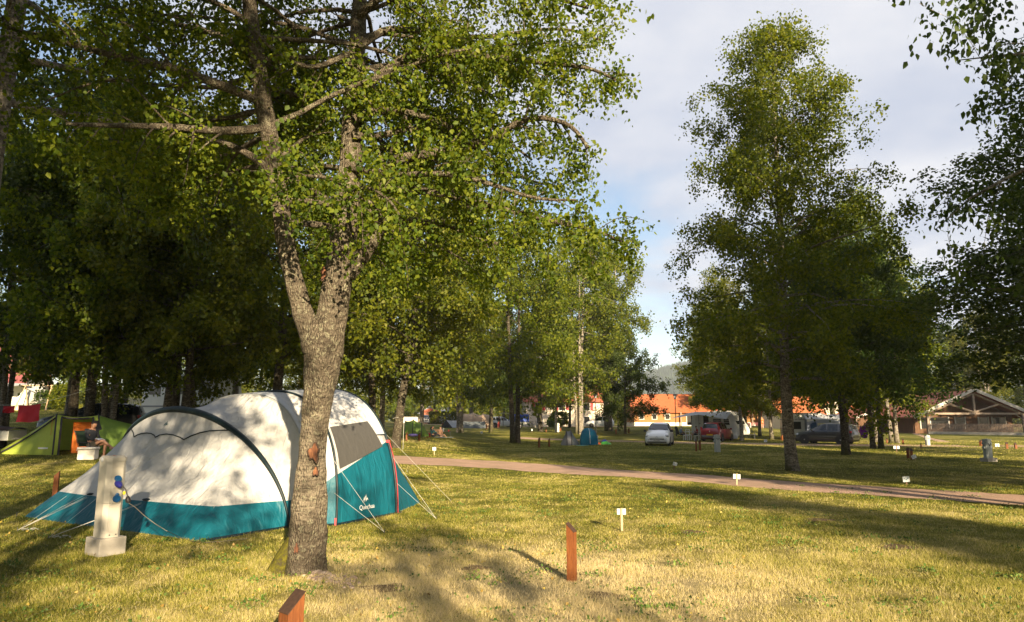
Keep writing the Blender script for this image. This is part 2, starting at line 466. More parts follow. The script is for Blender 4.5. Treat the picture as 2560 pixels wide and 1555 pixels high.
def build_hill():
    n = NT('spruce_hill'); pos = n.world()
    a = n.noise(pos, 0.05, 5, 0.7); b = n.noise(pos, 0.012, 4, 0.6)
    n.col(n.ramp(n.math('ADD', n.math('MULTIPLY', a, 0.6), n.math('MULTIPLY', b, 0.4)), [(0.35, (0.018, 0.034, 0.022)), (0.65, (0.05, 0.075, 0.035))]))
    n.set(0.95, 0, 0.1)
    rng = np.random.default_rng(5)
    xs = np.linspace(-900, 1900, 281); ys = np.linspace(1250, 2400, 60)
    X, Y = np.meshgrid(xs, ys)
    ridge = 55 + 85 * sstep(150, 520, X) + 10 * sstep(500, 1400, X) + 30 * sstep(-200, -900, X)
    up = sstep(1250, 1750, Y) * (1 - 0.3 * sstep(1750, 2400, Y))
    Z = ridge * up + 8 * np.sin(X * 0.011 + Y * 0.006) * up + rng.normal(0, 1.5, X.shape) * up - 1
    V = np.stack([X, Y, Z], -1).reshape(-1, 3); i = np.arange(V.shape[0]).reshape(X.shape)
    F = np.stack([i[:-1, :-1], i[:-1, 1:], i[1:, 1:], i[1:, :-1]], -1).reshape(-1, 4)
    tag(link('hill', np_mesh('hill', V, F, n.m, True)), None, None, None, 'structure')
    # spruces all over it: one mass nobody could count
    k = 36000
    px = rng.uniform(-900, 1500, k); py = rng.uniform(1290, 1800, k)
    rid = 55 + 85 * sstep(150, 520, px) + 10 * sstep(500, 1400, px) + 30 * sstep(-200, -900, px)
    u = sstep(1250, 1750, py)
    pz = rid * u + 8 * np.sin(px * 0.011 + py * 0.006) * u - 2
    hh = rng.uniform(13, 26, k); rr = hh * 0.16
    N = 5
    ang = np.arange(N) * 2 * PI / N
    ring = np.stack([px[:, None] + rr[:, None] * np.cos(ang), py[:, None] + rr[:, None] * np.sin(ang), np.repeat(pz[:, None], N, 1)], -1)
    tip = np.stack([px, py, pz + hh], -1)[:, None, :]
    V = np.concatenate([ring, tip], 1).reshape(-1, 3)
    base = (np.arange(k) * (N + 1))[:, None]
    F = np.concatenate([np.stack([base[:, 0] + j, base[:, 0] + (j + 1) % N, base[:, 0] + N], -1) for j in range(N)], 0)
    tag(link('spruce_forest', np_mesh('spruce_forest', V, F, n.m)), 'dark spruce forest covering the far hillside', 'forest', None, 'stuff')
build_hill()
# ------------------------------------------------------------------ trees
BARK_MAIN = bark_mat('lichen_birch_bark', (0.30, 0.25, 0.19), (0.20, 0.165, 0.12), (0.075, 0.060, 0.045), 0.5, sc_=1.5, lichen=0.6)
BARK_PALE = bark_mat('white_birch_bark', (0.66, 0.60, 0.51), (0.40, 0.345, 0.28), (0.05, 0.042, 0.035), 0.3)
BARK_DARK = bark_mat('dark_bark', (0.15, 0.125, 0.09), (0.10, 0.082, 0.06), (0.035, 0.028, 0.02), 0.7)
LEAF_NEAR = leaf_mat('birch_leaf_near', [(0.15, (0.032, 0.055, 0.008)), (0.45, (0.086, 0.120, 0.010)), (0.8, (0.185, 0.20, 0.018)), (0.985, (0.16, 0.16, 0.035)), (1.0, (0.35, 0.22, 0.03))])
LEAF_FAR = leaf_mat('birch_leaf_far', [(0.15, (0.040, 0.064, 0.010)), (0.5, (0.094, 0.124, 0.009)), (0.85, (0.19, 0.195, 0.015))])
LEAF_DARK = leaf_mat('alder_leaf', [(0.15, (0.022, 0.044, 0.009)), (0.5, (0.045, 0.075, 0.012)), (0.85, (0.08, 0.11, 0.02))])

def leaf_cloud(rng, pos, size, hang=0.6, elong=1.35, six=False):
    """one leaf blade per position: pos (n,3)"""
    n = len(pos)
    s = size * rng.uniform(0.5, 1.28, n)
    ax = rng.normal(0, 1, (n, 3)); ax[:, 2] -= hang * 1.6
    ax /= np.linalg.norm(ax, axis=1)[:, None]
    t = rng.normal(0, 1, (n, 3)); sd = np.cross(ax, t); sd /= (np.linalg.norm(sd, axis=1)[:, None] + 1e-9)
    nn = np.cross(ax, sd)
    L = (s * elong)[:, None]; W = s[:, None]
    base = pos
    if six:
        a = base + ax * L * 0.30 + sd * W * 0.48 + nn * W * 0.10
        b = base + ax * L * 0.30 - sd * W * 0.48 + nn * W * 0.10
        c = base + ax * L * 0.68 + sd * W * 0.30 + nn * W * 0.05
        d = base + ax * L * 0.68 - sd * W * 0.30 + nn * W * 0.05
        tip = base + ax * L
        mid = base + ax * L * 0.4
        V = np.stack([base, a, c, tip, d, b], 1).reshape(-1, 3)
        i = (np.arange(n) * 6)[:, None]
        F = np.concatenate([i + np.array([[0, 1, 2, 3]]), i + np.array([[0, 3, 4, 5]])], 0)
        return V, F
    a = base + ax * L * 0.42 + sd * W * 0.5; b = base + ax * L * 0.42 - sd * W * 0.5
    V = np.stack([base, a, base + ax * L, b], 1).reshape(-1, 3)
    F = (np.arange(n * 4)).reshape(-1, 4)
    return V, F

def curve_pts(p0, d0, length, k, bend, rng, wob=0.1):
    """polyline starting at p0 in direction d0; bend is added to the direction along the way"""
    pts = [np.array(p0, float)]; d = np.array(d0, float); d /= np.linalg.norm(d)
    for i in range(k):
        d = d + np.array(bend) / k + rng.normal(0, wob, 3) / math.sqrt(k)
        d /= np.linalg.norm(d)
        pts.append(pts[-1] + d * length / k)
    return np.array(pts)

def tube_arrays(pl, r, n=6):
    """vertex and face arrays of a tapered tube"""
    pl = np.asarray(pl); k = len(pl)
    t = np.gradient(pl, axis=0); t /= (np.linalg.norm(t, axis=1)[:, None] + 1e-9)
    ref = np.array([1.0, 0.1, 0.0]) if abs(t[0][0]) < 0.8 else np.array([0.0, 1.0, 0.1])
    a = np.cross(t, ref); a /= (np.linalg.norm(a, axis=1)[:, None] + 1e-9); b = np.cross(t, a)
    q = np.arange(n) * 2 * PI / n
    ring = pl[:, None, :] + (a[:, None, :] * np.cos(q)[None, :, None] + b[:, None, :] * np.sin(q)[None, :, None]) * np.asarray(r)[:, None, None]
    V = ring.reshape(-1, 3)
    i = np.arange(k * n).reshape(k, n)
    F = np.stack([i[:-1], np.roll(i[:-1], -1, 1), np.roll(i[1:], -1, 1), i[1:]], -1).reshape(-1, 4)
    return V, F
def join(parts):
    Vs, Fs, o = [], [], 0
    for V, F in parts: Vs.append(V); Fs.append(F + o); o += len(V)
    return np.concatenate(Vs), np.concatenate(Fs)

def foliate(rng, limbs, n_sec, sec_len, n_twig, twig_len, n_leaf, leaf, droop=0.7, start=0.25, six=False, jit=0.06, outward=None):
    """limbs: list of (polyline, r0, r1, amount). returns branch mesh parts, leaf verts/faces"""
    tubes = []; lp = []
    for pl, r0, r1, amount in limbs:
        pl = np.asarray(pl); k = len(pl)
        seg = np.linalg.norm(np.diff(pl, axis=0), axis=1); cum = np.concatenate([[0], np.cumsum(seg)]); Ltot = cum[-1]
        tubes.append(tube_arrays(pl, np.linspace(r0, r1, k), 7 if r0 > 0.05 else 5))
        ns = max(2, int(round(n_sec * amount)))
        for s in range(ns):
            u = start + (1 - start) * (s + rng.uniform(0.1, 0.9)) / ns
            d = u * Ltot; i = min(k - 2, int(np.searchsorted(cum, d) - 1)); i = max(i, 0)
            f = (d - cum[i]) / (seg[i] + 1e-9)
            p = pl[i] * (1 - f) + pl[i + 1] * f
            t = (pl[i + 1] - pl[i]) / (seg[i] + 1e-9)
            side = rng.normal(0, 1, 3); side -= t * side.dot(t); side /= np.linalg.norm(side)
            dr = t * rng.uniform(0.3, 0.9) + side * rng.uniform(0.6, 1.0); dr[2] += 0.15
            sl = sec_len * rng.uniform(0.5, 1.25) * (1.1 - 0.45 * u)
            sp = curve_pts(p, dr, sl, 5, (0, 0, -droop), rng, 0.25)
            rr = max(0.004, (r0 + (r1 - r0) * u) * 0.4)
            tubes.append(tube_arrays(sp, np.linspace(rr, 0.003, 6), 4))
            for w in range(n_twig):
                v = rng.uniform(0.15, 1.0); j = min(4, int(v * 5)); q = sp[j] + (sp[j + 1] - sp[j]) * (v * 5 - j)
                td = rng.normal(0, 1, 3); td[2] -= droop * 1.3
                tl = twig_len * rng.uniform(0.5, 1.3)
                tp = curve_pts(q, td, tl, 3, (0, 0, -droop * 1.2), rng, 0.3)
                m = n_leaf
                uu = rng.uniform(0.05, 1.0, m) * 3; jj = np.minimum(2, uu.astype(int)); ff = (uu - jj)[:, None]
                lp.append(tp[jj] * (1 - ff) + tp[jj + 1] * ff + rng.normal(0, jit, (m, 3)))
    lp = np.concatenate(lp)
    V, F = leaf_cloud(rng, lp, leaf, 0.6, 1.3, six)
    return tubes, V, F, len(lp)

def proc_limbs(rng, trunk, radius_at, n, base_t, prof, R0, rise=0.7, arch=-0.7, k=7, r_scale=0.38):
    """limbs off a trunk polyline; prof(u) is crown radius share at height share u"""
    limbs = []; K = len(trunk) - 1
    az = rng.uniform(0, 2 * PI)
    for i in range(n):
        u = (i + rng.uniform(0.2, 0.8)) / n
        t = base_t + (0.985 - base_t) * u ** 0.92
        j = min(K - 1, int(t * K)); f = t * K - j
        p = trunk[j] * (1 - f) + trunk[j + 1] * f
        az += 2.4 + rng.normal(0, 0.35)
        L = max(0.35, R0 * prof(u) * rng.uniform(0.72, 1.18))
        d = np.array([math.cos(az), math.sin(az), rise * (0.55 + 0.9 * u) * rng.uniform(0.6, 1.3)])
        r = max(0.008, radius_at(t) * r_scale)
        limbs.append((curve_pts(p, d, L, k, (0, 0, arch * rng.uniform(0.6, 1.3)), rng, 0.3), r, 0.006, max(0.25, L / R0)))
    return limbs

PROF = {
    'cone': lambda u: (0.62 + 0.38 * math.sin(min(1, u * 3.2) * PI / 2)) * (1 - u) ** 0.72 + 0.07,
    'oval': lambda u: 0.25 + 0.75 * math.sin(PI * min(1, max(0, (u * 0.92 + 0.1)))) ** 0.8,
    'broad': lambda u: 0.45 + 0.6 * math.sin(PI * min(1, u * 0.85 + 0.12)) - 0.25 * u,
}
def make_tree_meshes(seed, height, base_t, R0, prof, n_limb, trunk_r, n_sec=8, sec_len=None, n_twig=5, twig_len=0.5, n_leaf=9, leaf=0.10,
                     bark=None, leafm=None, lean=(0, 0), rise=0.7, arch=-0.8, stems=1, droop=0.7, six=False, spread=0.05, jit=0.10):
    rng = np.random.default_rng(seed)
    trunk_parts = []; limbs = []
    for st in range(stems):
        a = 2 * PI * st / max(1, stems) + rng.uniform(0, 1)
        off = np.array([math.cos(a), math.sin(a), 0]) * (trunk_r * 1.15 if stems > 1 else 0)
        ln = np.array([lean[0], lean[1], 0]) + (np.array([math.cos(a), math.sin(a), 0]) * spread * height if stems > 1 else 0)
        K = 12; hh = height * (rng.uniform(0.85, 1.0) if st else 1.0)
        t = np.linspace(0, 1, K + 1)
        tr = np.stack([off[0] + ln[0] * t ** 1.3, off[1] + ln[1] * t ** 1.3, hh * t - 0.12 * (t == 0)], -1)
        tr[1:, :2] += np.cumsum(rng.normal(0, 0.012 * height / K * 1.6, (K, 2)), 0)
        rad = lambda x: trunk_r * (0.75 if stems > 1 else 1) * (max(0.0, 1 - x) ** 0.85) + 0.012
        rr = np.array([rad(x) for x in t]); 
        # dense near the foot for the root flare
        tf = np.concatenate([[0, 0.008, 0.02, 0.04], t[1:]])
        trf = np.stack([np.interp(tf, t, tr[:, c]) for c in range(3)], -1)
        rf = np.array([rad(x) for x in tf]); rf[:4] *= np.array([1.55, 1.32, 1.15, 1.05])
        V, F = tube_arrays(trf, rf, 12)
        V += rng.normal(0, trunk_r * 0.03, V.shape)
        trunk_parts.append((V, F))
        limbs += proc_limbs(rng, tr, rad, max(6, int(n_limb / stems)), base_t, PROF[prof], R0 * (0.85 if stems > 1 else 1), rise, arch)
    tubes, LV, LF, nl = foliate(rng, limbs, n_sec, sec_len or R0 * 0.42, n_twig, twig_len, n_leaf, leaf, droop, 0.22, six, jit)
    # thin twigs are below a pixel at these distances: keep the stout ones
    keep = [tb for i, tb in enumerate(tubes) if len(tb[0]) >= 30 or i % 3 == 0]
    mt = np_mesh('trunk', *join(trunk_parts), bark, True)
    mb = np_mesh('branches', *join(keep), bark, True)
    mc = np_mesh('crown', LV, LF, leafm)
    return mt, mb, mc, nl
TREE_N = [0]
def place_tree(meshes, label, loc, rz=0.0, scale=1.0, group=None, name='birch_tree', cat='tree', tilt=(0, 0)):
    mt, mb, mc = meshes[:3]
    t = thing(name, label, cat, loc, group=group, rot=(tilt[0], tilt[1], rz))
    t.scale = (scale,) * 3 if not isinstance(scale, tuple) else scale
    link('trunk', mt, t); link('branches', mb, t); link('crown', mc, t)
    TREE_N[0] += 1
    return t
# ------------------------------------------------------------------ the big forked birch in the middle
def main_birch():
    rng = np.random.default_rng(11)
    g = G(758, 1428)
    root = thing('birch_tree', 'big forked birch with peeled scars in front of the teal and white tent', 'tree', g)
    o = np.array(g)
    def L(lst, Y):   # photo column/row and depth along +Y
        return np.array([np.array(P(x, y, (Y if not isinstance(Y, (list, tuple)) else Y[i]))) - o for i, (x, y) in enumerate(lst)])
    def smooth(pl, n):
        pl = np.asarray(pl); t = np.linspace(0, 1, len(pl)); tt = np.linspace(0, 1, n)
        out = np.stack([np.interp(tt, t, pl[:, c]) for c in range(3)], -1)
        for _ in range(2): out[1:-1] = (out[:-2] + 2 * out[1:-1] + out[2:]) / 4
        return out
    Yt = g.y
    px = lambda w: w / FPX * Yt / 2 * 0.985       # half width in metres of a width in photo px
    # bole up to the fork
    foot = L([(757, 1440), (758, 1425), (760, 1400), (764, 1370), (768, 1330), (772, 1280), (775, 1220), (780, 1150), (787, 1080), (794, 1010), (802, 950), (808, 900), (811, 860), (812, 838)], Yt)
    fr = [px(w) for w in (100, 95, 92, 91, 90, 86, 77, 67, 64, 71, 82, 92, 96, 84)]
    lst = L([(795, 880), (775, 835), (755, 780), (738, 715), (722, 650), (711, 590), (705, 540), (697, 470), (688, 410), (676, 350), (663, 280), (650, 200), (638, 125), (628, 60), (620, -40), (610, -160), (600, -330)], [Yt] * 5 + [Yt - 0.05 * i for i in range(12)])
    lr = [px(w) for w in (62, 56, 52, 48, 46, 46, 45, 44, 44, 44, 43, 42, 40, 37, 32, 26, 14)]
    rst = L([(815, 890), (826, 800), (838, 725), (850, 660), (857, 610), (866, 540), (872, 470), (877, 415), (880, 350), (883, 260), (888, 180), (894, 104), (898, 30), (905, -60), (914, -180), (920, -340), (925, -600)], [Yt] * 4 + [Yt + 0.05 * i for i in range(13)])
    rr = [px(w) for w in (84, 78, 74, 70, 66, 64, 62, 59, 57, 53, 49, 44, 42, 38, 33, 27, 14)]
    parts = []
    def dens(pl, r, m):
        n = len(pl) * m; t = np.linspace(0, 1, len(pl)); tt = np.linspace(0, 1, n)
        return smooth(pl, n), np.interp(tt, t, r)
    for pl, r, nn in ((foot, fr, 40), (lst, lr, 20), (rst, rr, 28)):
        q, r2 = dens(pl, r, 5)
        V, F = tube_arrays(q, r2, nn)
        # knobbly skin
        ctr = np.repeat(q, nn, 0); d = V - ctr; rad = np.linalg.norm(d, axis=1)[:, None]
        a = np.arctan2(d[:, 1], d[:, 0])[:, None]; z = V[:, 2:3]
        k = 1 + 0.045 * np.sin(3 * a + z * 2.1) + 0.03 * np.sin(7 * a - z * 6.0) + 0.025 * np.sin(z * 17 + 2 * a) + rng.normal(0, 0.012, rad.shape)
        low = np.clip(0.7 - z, 0, 0.7) / 0.7
        k += low ** 2 * 0.12 * np.sin(3 * a + 0.6)      # root flare in lobes
        V = ctr + d * k
        parts.append((V, F))
    # collars at the forks
    for c, r in (((800, 850), 96), ((862, 650), 52)):
        q = L([c], Yt)[0]
        mbv = MB(); mbv.ball(q, (px(r), px(r) * 0.9, px(r) * 1.25), 18)
        V = np.array(mbv.v); V += (V - q) * (0.06 * np.sin(V[:, 2:3] * 15) + rng.normal(0, 0.02, (len(V), 1)))
        parts.append((V, np.array([f if len(f) == 4 else f + (f[-1],) for f in mbv.f])))
    link('trunk', np_mesh('trunk', *join(parts), BARK_MAIN, True), root)
    # mossy buttress swelling out of the foot on the left
    mb = MB(); bq = np.array(P(694, 1400, Yt)) - o; rows = []
    for i in range(12):
        f = i / 11; c = np.array([bq[0] + 0.26 * f, -0.02 - 0.05 * f, 0]); r = 0.15 * (1 - f) ** 0.6 + 0.012; z = -0.04 + 0.56 * f
        rows.append([(c[0] + r * math.cos(a) * (1 + 0.08 * math.sin(3 * a + 5 * f)), c[1] + r * 0.9 * math.sin(a), z) for a in np.linspace(0, 2 * PI, 18, endpoint=False)])
    mb.grid(rows, True, closed=True)
    nm = NT('mossy_bark'); k_ = nm.noise(nm.coord(), 22, 6, 0.7); nm.col(nm.ramp(k_, [(0.35, (0.05, 0.042, 0.025)), (0.5, (0.075, 0.07, 0.012)), (0.7, (0.14, 0.125, 0.02))])); nm.set(0.95, 0, 0.1); nm.bump(k_, 0.8, 0.03)
    mb.build('mossy_root', nm.m, root)
    # limbs seen in the photo
    limbs = []
    def limb(pts, Y, w0, w1=8, am=1.0):
        pl = smooth(L(pts, Y), len(pts) * 3)
        limbs.append((pl, px(w0), px(w1), am))
    Y = Yt
    limb([(868, 690), (905, 640), (932, 600), (945, 570), (958, 500), (970, 425), (985, 400), (1040, 390), (1150, 372), (1225, 350), (1285, 308), (1350, 290), (1430, 310), (1470, 370)], [Y, Y, Y - .1, Y - .1, Y - .2, Y - .2, Y - .3, Y - .4, Y - .5, Y - .6, Y - .7, Y - .8, Y - .9, Y - 1], 46, 8, 1.7)
    limb([(955, 480), (1032, 473), (1133, 489), (1209, 509), (1297, 533), (1401, 557), (1490, 575), (1570, 610)], [Y - .2, Y - .2, Y - .3, Y - .3, Y - .3, Y - .2, Y - .1, Y], 24, 6, 1.7)
    limb([(872, 520), (995, 548), (1100, 560), (1132, 567), (1195, 600), (1257, 612), (1330, 606)], [Y, Y + .3, Y + .5, Y + .6, Y + .7, Y + .9, Y + 1.1], 22, 5, 0.9)
    limb([(884, 300), (932, 276), (1000, 276), (1080, 296), (1150, 330), (1240, 330), (1330, 400)], [Y, Y + .1, Y + .2, Y + .3, Y + .4, Y + .4, Y + .4], 26, 6, 1.3)
    limb([(888, 240), (960, 180), (1048, 116), (1153, 138), (1289, 148), (1390, 160), (1480, 170), (1540, 200)], [Y, Y - .1, Y - .2, Y - .3, Y - .5, Y - .6, Y - .7, Y - .7], 26, 6, 2.0)
    limb([(894, 120), (960, 70), (1032, 76), (1096, 86), (1217, 96), (1330, 75), (1420, 70), (1500, 100)], [Y, Y + .1, Y + .3, Y + .5, Y + .7, Y + .9, Y + 1.0, Y + 1.1], 24, 6, 2.0)
    limb([(897, 40), (980, -40), (1100, -60), (1240, -40), (1370, -10), (1470, 20)], [Y, Y - .3, Y - .6, Y - .9, Y - 1.1, Y - 1.3], 26, 6, 2.0)
    limb([(880, 340), (960, 340), (1024, 317), (1120, 323), (1200, 380), (1280, 440), (1400, 470)], [Y, Y + .2, Y + .4, Y + .7, Y + .9, Y + 1.1, Y + 1.3], 22, 5, 1.3)
    limb([(880, 420), (1000, 440), (1110, 430), (1230, 460), (1340, 500), (1440, 500)], [Y, Y - .4, Y - .8, Y - 1.0, Y - 1.2, Y - 1.2], 20, 5, 1.1)
    limb([(660, 262), (645, 248), (561, 216), (441, 172), (389, 160), (256, 132), (160, 106), (40, 76), (-60, 40)], [Y - .3, Y - .3, Y - .4, Y - .6, Y - .7, Y - .9, Y - 1.1, Y - 1.3, Y - 1.5], 30, 8, 1.8)
    limb([(692, 440), (665, 418), (625, 385), (561, 357), (493, 349), (380, 340), (260, 360)], [Y - .2, Y - .2, Y - .1, Y, Y + .2, Y + .4, Y + .6], 26, 6, 1.3)
    limb([(670, 320), (560, 330), (440, 318), (353, 315), (250, 313), (165, 310)], [Y - .2, Y - .5, Y - .9, Y - 1.1, Y - 1.3, Y - 1.5], 24, 8, 1.0)
    limb([(890, 128), (840, 150), (781, 172), (721, 152), (665, 110), (600, 40)], [Y, Y - .2, Y - .3, Y - .4, Y - .5, Y - .6], 20, 6, 0.8)
    limb([(700, 395), (741, 361), (805, 313), (840, 250)], [Y, Y + .2, Y + .4, Y + .5], 14, 5, 0.5)
    limb([(640, 140), (540, 80), (430, 60), (300, 20), (180, 0)], [Y - .4, Y - .1, Y + .3, Y + .7, Y + 1.0], 22, 6, 1.5)
    # the spray of big leaves hanging in front of the fork
    limb([(874, 480), (850, 455), (800, 440), (740, 440), (690, 455)], [Y - .2, Y - .7, Y - 1.0, Y - 1.2, Y - 1.3], 12, 4, 0.7)
    limb([(874, 490), (890, 470), (930, 470), (975, 500), (1000, 540)], [Y - .2, Y - .8, Y - 1.2, Y - 1.4, Y - 1.5], 12, 4, 0.7)
    # the rest of the crown, above and behind
    for base, n, lo, hi in ((lst, 16, 0.60, 0.98), (rst, 24, 0.62, 0.99)):
        s = smooth(base, 60)
        for i in range(n):
            u = lo + (hi - lo) * (i + rng.uniform(0, 1)) / n
            p = s[int(u * 59)]
            a = i * 2.4 + rng.normal(0, 0.4)
            d = np.array([math.cos(a), math.sin(a) * 0.9 + 0.1, rng.uniform(0.1, 0.7)])
            if u < 0.8: d[1] = abs(d[1])
            Ln = rng.uniform(2.2, 4.2) * (1.0 if u < 0.8 else 0.75)
            pl = curve_pts(p, d, Ln, 9, (0, 0, -0.7), rng, 0.35)
            limbs.append((pl, 0.05 * (1.2 - u * 0.6), 0.008, 1.2))
    # lower limbs reaching away behind the stems
    for i in range(10):
        base = (lst, rst)[i % 2]; s = smooth(base, 60); p = s[int((0.36 + 0.026 * i) * 59)]
        a = R(35 + 110 * ((i * 0.618) % 1)); d = np.array([math.cos(a), math.sin(a), rng.uniform(0.25, 0.6)])
        limbs.append((curve_pts(p, d, rng.uniform(2.6, 4.2), 9, (0, 0, -0.6), rng, 0.3), 0.05, 0.008, 1.2))
    tubes, V, F, nl = foliate(rng, limbs, 11, 0.85, 9, 0.36, 16, 0.045, 0.8, 0.22, True, 0.05)
    link('branches', np_mesh('branches', *join(tubes), BARK_MAIN, True), root)
    link('crown', np_mesh('crown', V, F, LEAF_NEAR), root)
    # peeled scars with a torn brown edge
    n = NT('peeled_wood'); k = n.noise(n.coord('Object', (1, 1, 0.2)), 40, 5)
    n.col(n.ramp(k, [(0.3, (0.05, 0.018, 0.009)), (0.52, (0.12, 0.042, 0.016)), (0.75, (0.27, 0.12, 0.045))])); n.set(0.8)
    for (cx, cy, w, hgt) in ((796, 1129, 20, 36), (801, 1176, 11, 16), (757, 1362, 9, 18), (818, 690, 14, 30)):
        q = np.array(P(cx, cy, Yt)) - o
        q[1] -= px(84) * (0.93 if cy < 1300 else 1.12) * (1.0 if cy > 800 else 0.72)
        mb = MB(); pts = []
        for j in range(30):
            a = 2 * PI * j / 30; f = 1 + 0.20 * math.sin(3 * a + cx) + 0.13 * math.sin(5 * a) + rng.uniform(-0.10, 0.10)
            pts.append((q[0] + w / FPX * Yt * 0.5 * f * math.cos(a), hgt / FPX * Yt * 0.5 * f * math.sin(a)))
        m = Matrix.Translation((0, q[1], q[2])) @ Matrix.Rotation(R(-6), 4, 'X')
        mb.prism(pts, 0.05, m)
        sc_ = mb.build('bark_scar', n.m, root)
        mb = MB(); mb.prism([(q[0] + (x - q[0]) * 1.28, z * 1.2 - 0.004) for x, z in pts], 0.04, m @ Matrix.Translation((0, 0.006, 0))); mb.build('torn_edge', simple('torn_bark', (0.05, 0.028, 0.018), 0.95, 0, 0.5, 30), sc_)
    TREE_N.append(nl)
    return root
main_birch()

# ------------------------------------------------------------------ tree kinds
K = {}
K['tall'] = make_tree_meshes(3, 16.6, 0.17, 4.9, 'cone', 96, 0.19, 11, 1.4, 9, 0.55, 17, 0.085, BARK_PALE, LEAF_FAR, (0.25, 0), 0.75, -0.75, jit=0.13)
K['birch'] = make_tree_meshes(4, 18.0, 0.19, 4.2, 'cone', 56, 0.20, 10, 1.5, 7, 0.65, 12, 0.14, BARK_PALE, LEAF_FAR, (0.4, 0.2), 0.7, -0.8, jit=0.15)
K['clump'] = make_tree_meshes(5, 19.0, 0.22, 4.8, 'oval', 60, 0.20, 10, 1.6, 7, 0.9, 12, 0.15, BARK_PALE, LEAF_FAR, (0, 0), 0.7, -0.9, 3, 0.9, spread=0.05, jit=0.15)
K['broad'] = make_tree_meshes(6, 15.0, 0.23, 5.6, 'broad', 58, 0.23, 11, 1.7, 7, 0.6, 12, 0.145, BARK_DARK, LEAF_FAR, (0.5, 0), 0.55, -0.4, 1, 0.45, jit=0.15)
K['pair'] = make_tree_meshes(7, 16.5, 0.20, 6.0, 'oval', 64, 0.24, 11, 1.8, 7, 0.6, 12, 0.145, BARK_DARK, LEAF_FAR, (0, 0), 0.55, -0.5, 2, 0.5, spread=0.04, jit=0.15)
K['dark'] = make_tree_meshes(8, 13.5, 0.25, 5.4, 'broad', 58, 0.20, 11, 1.7, 7, 0.55, 12, 0.13, BARK_DARK, LEAF_DARK, (0.3, 0), 0.5, -0.45, 2, 0.5, spread=0.05, jit=0.14)
K['small'] = make_tree_meshes(9, 9.5, 0.20, 5.0, 'broad', 42, 0.15, 10, 1.5, 7, 0.5, 12, 0.14, BARK_DARK, LEAF_DARK, (0.2, 0), 0.35, -0.35, 1, 0.4, jit=0.14)
K['near'] = make_tree_meshes(10, 13.0, 0.26, 4.9, 'broad', 60, 0.22, 12, 1.4, 8, 0.5, 13, 0.068, BARK_PALE, LEAF_DARK, (0.3, 0.1), 0.5, -0.6, 1, 0.8, True, jit=0.09)
K['nearleft'] = make_tree_meshes(21, 13.0, 0.36, 4.9, 'broad', 56, 0.20, 12, 1.4, 8, 0.5, 13, 0.068, BARK_PALE, LEAF_DARK, (0.3, 0.1), 0.5, -0.6, 1, 0.8, True, jit=0.09)
K['nearbig'] = make_tree_meshes(14, 13.5, 0.25, 5.0, 'broad', 78, 0.22, 12, 1.4, 9, 0.5, 13, 0.085, BARK_DARK, LEAF_DARK, (0.3, 0.1), 0.45, -0.6, 1, 0.7, jit=0.11)
K['mid'] = make_tree_meshes(17, 16.5, 0.50, 4.8, 'broad', 44, 0.2, 10, 1.6, 8, 0.6, 12, 0.14, BARK_DARK, LEAF_DARK, (0.3, 0), 0.5, -0.4, 1, 0.5, jit=0.15)
K['high'] = make_tree_meshes(15, 25.0, 0.34, 5.2, 'oval', 64, 0.26, 11, 1.7, 8, 0.6, 13, 0.16, BARK_DARK, LEAF_DARK, (0.3, 0), 0.55, -0.5, 1, 0.5, jit=0.15)
K['airy'] = make_tree_meshes(16, 9.5, 0.20, 4.4, 'broad', 38, 0.15, 8, 1.4, 5, 0.5, 9, 0.11, BARK_DARK, LEAF_FAR, (0.2, 0), 0.4, -0.35, 1, 0.4, jit=0.12)
K['shrub'] = make_tree_meshes(12, 3.0, 0.05, 1.5, 'broad', 30, 0.05, 8, 0.5, 6, 0.3, 9, 0.10, BARK_DARK, LEAF_FAR, (0, 0), 0.6, -0.2, 3, 0.2, spread=0.1)

def T(kind, at, label, rz=0.0, s=1.0, group=None, name='birch_tree', tilt=(0, 0)):
    return place_tree(K[kind], label, at, rz, s, group, name, 'tree', tilt)
GW = 'trees of the camp wood'
# trees beside the camera
T('nearleft', (-8.5, 10.4, h(-8.5, 10.4)), 'tree at the far left edge with its pale trunk cut by the frame', 0.4, (1.1, 1.1, 1.4))
T('near', (12.0, 9.5, 0), 'overhanging tree at top right with dark leaves hanging into the sky', 2.2, (1.15, 1.15, 1.52))
T('nearbig', (15.3, 16.6, 0), 'dark leafy tree filling the right edge above the wooden hall', 4.0, (1.12, 1.12, 0.74))
# the tall birch and the group round it
T('tall', G(1982, 1177), 'tall slender birch with a pointed crown beside the gravel path', 0.0, 1.035)
T('dark', G(2115, 1137), 'two stemmed dark tree in front of the tail of the grey car', 0.6, (1.0, 1.0, 0.95), name='broadleaf_tree')
T('dark', G(2193, 1121), 'dark twin trunked tree between the purple towel and the birch trio', 2.3, 1.0, name='broadleaf_tree')
T('clump', G(2235, 1108), 'white triple stemmed birch in front of the wooden hall', 0.9, (1.0, 1.0, 0.84))
T('birch', G(1930, 1099), 'slim birch between the two caravans', 1.0, 0.85)
T('birch', G(1900, 1091), 'leaning birch behind the slim one between the caravans', 2.0, 0.8, tilt=(0, R(-4)))
T('birch', G(1855, 1102), 'white birch at the nose of the awning caravan', 3.0, 0.82)
T('birch', GY(2165, 58), 'tall pointed birch rising behind the grey car', 4.2, 1.22)
T('broad', GY(2060, 74), 'broad tree with a dark trunk behind the white caravan awning', 0.7, 1.2, name='broadleaf_tree')
T('birch', GY(1775, 86), 'pale slim birch behind the awning caravan, left edge of the right hand group', 2.5, 0.92)
T('birch', GY(1790, 70), 'birch with dense crown behind the red car', 1.4, 0.98)
T('broad', GY(1850, 82), 'rounded tree behind the nose of the awning caravan', 3.1, 0.9, name='broadleaf_tree')
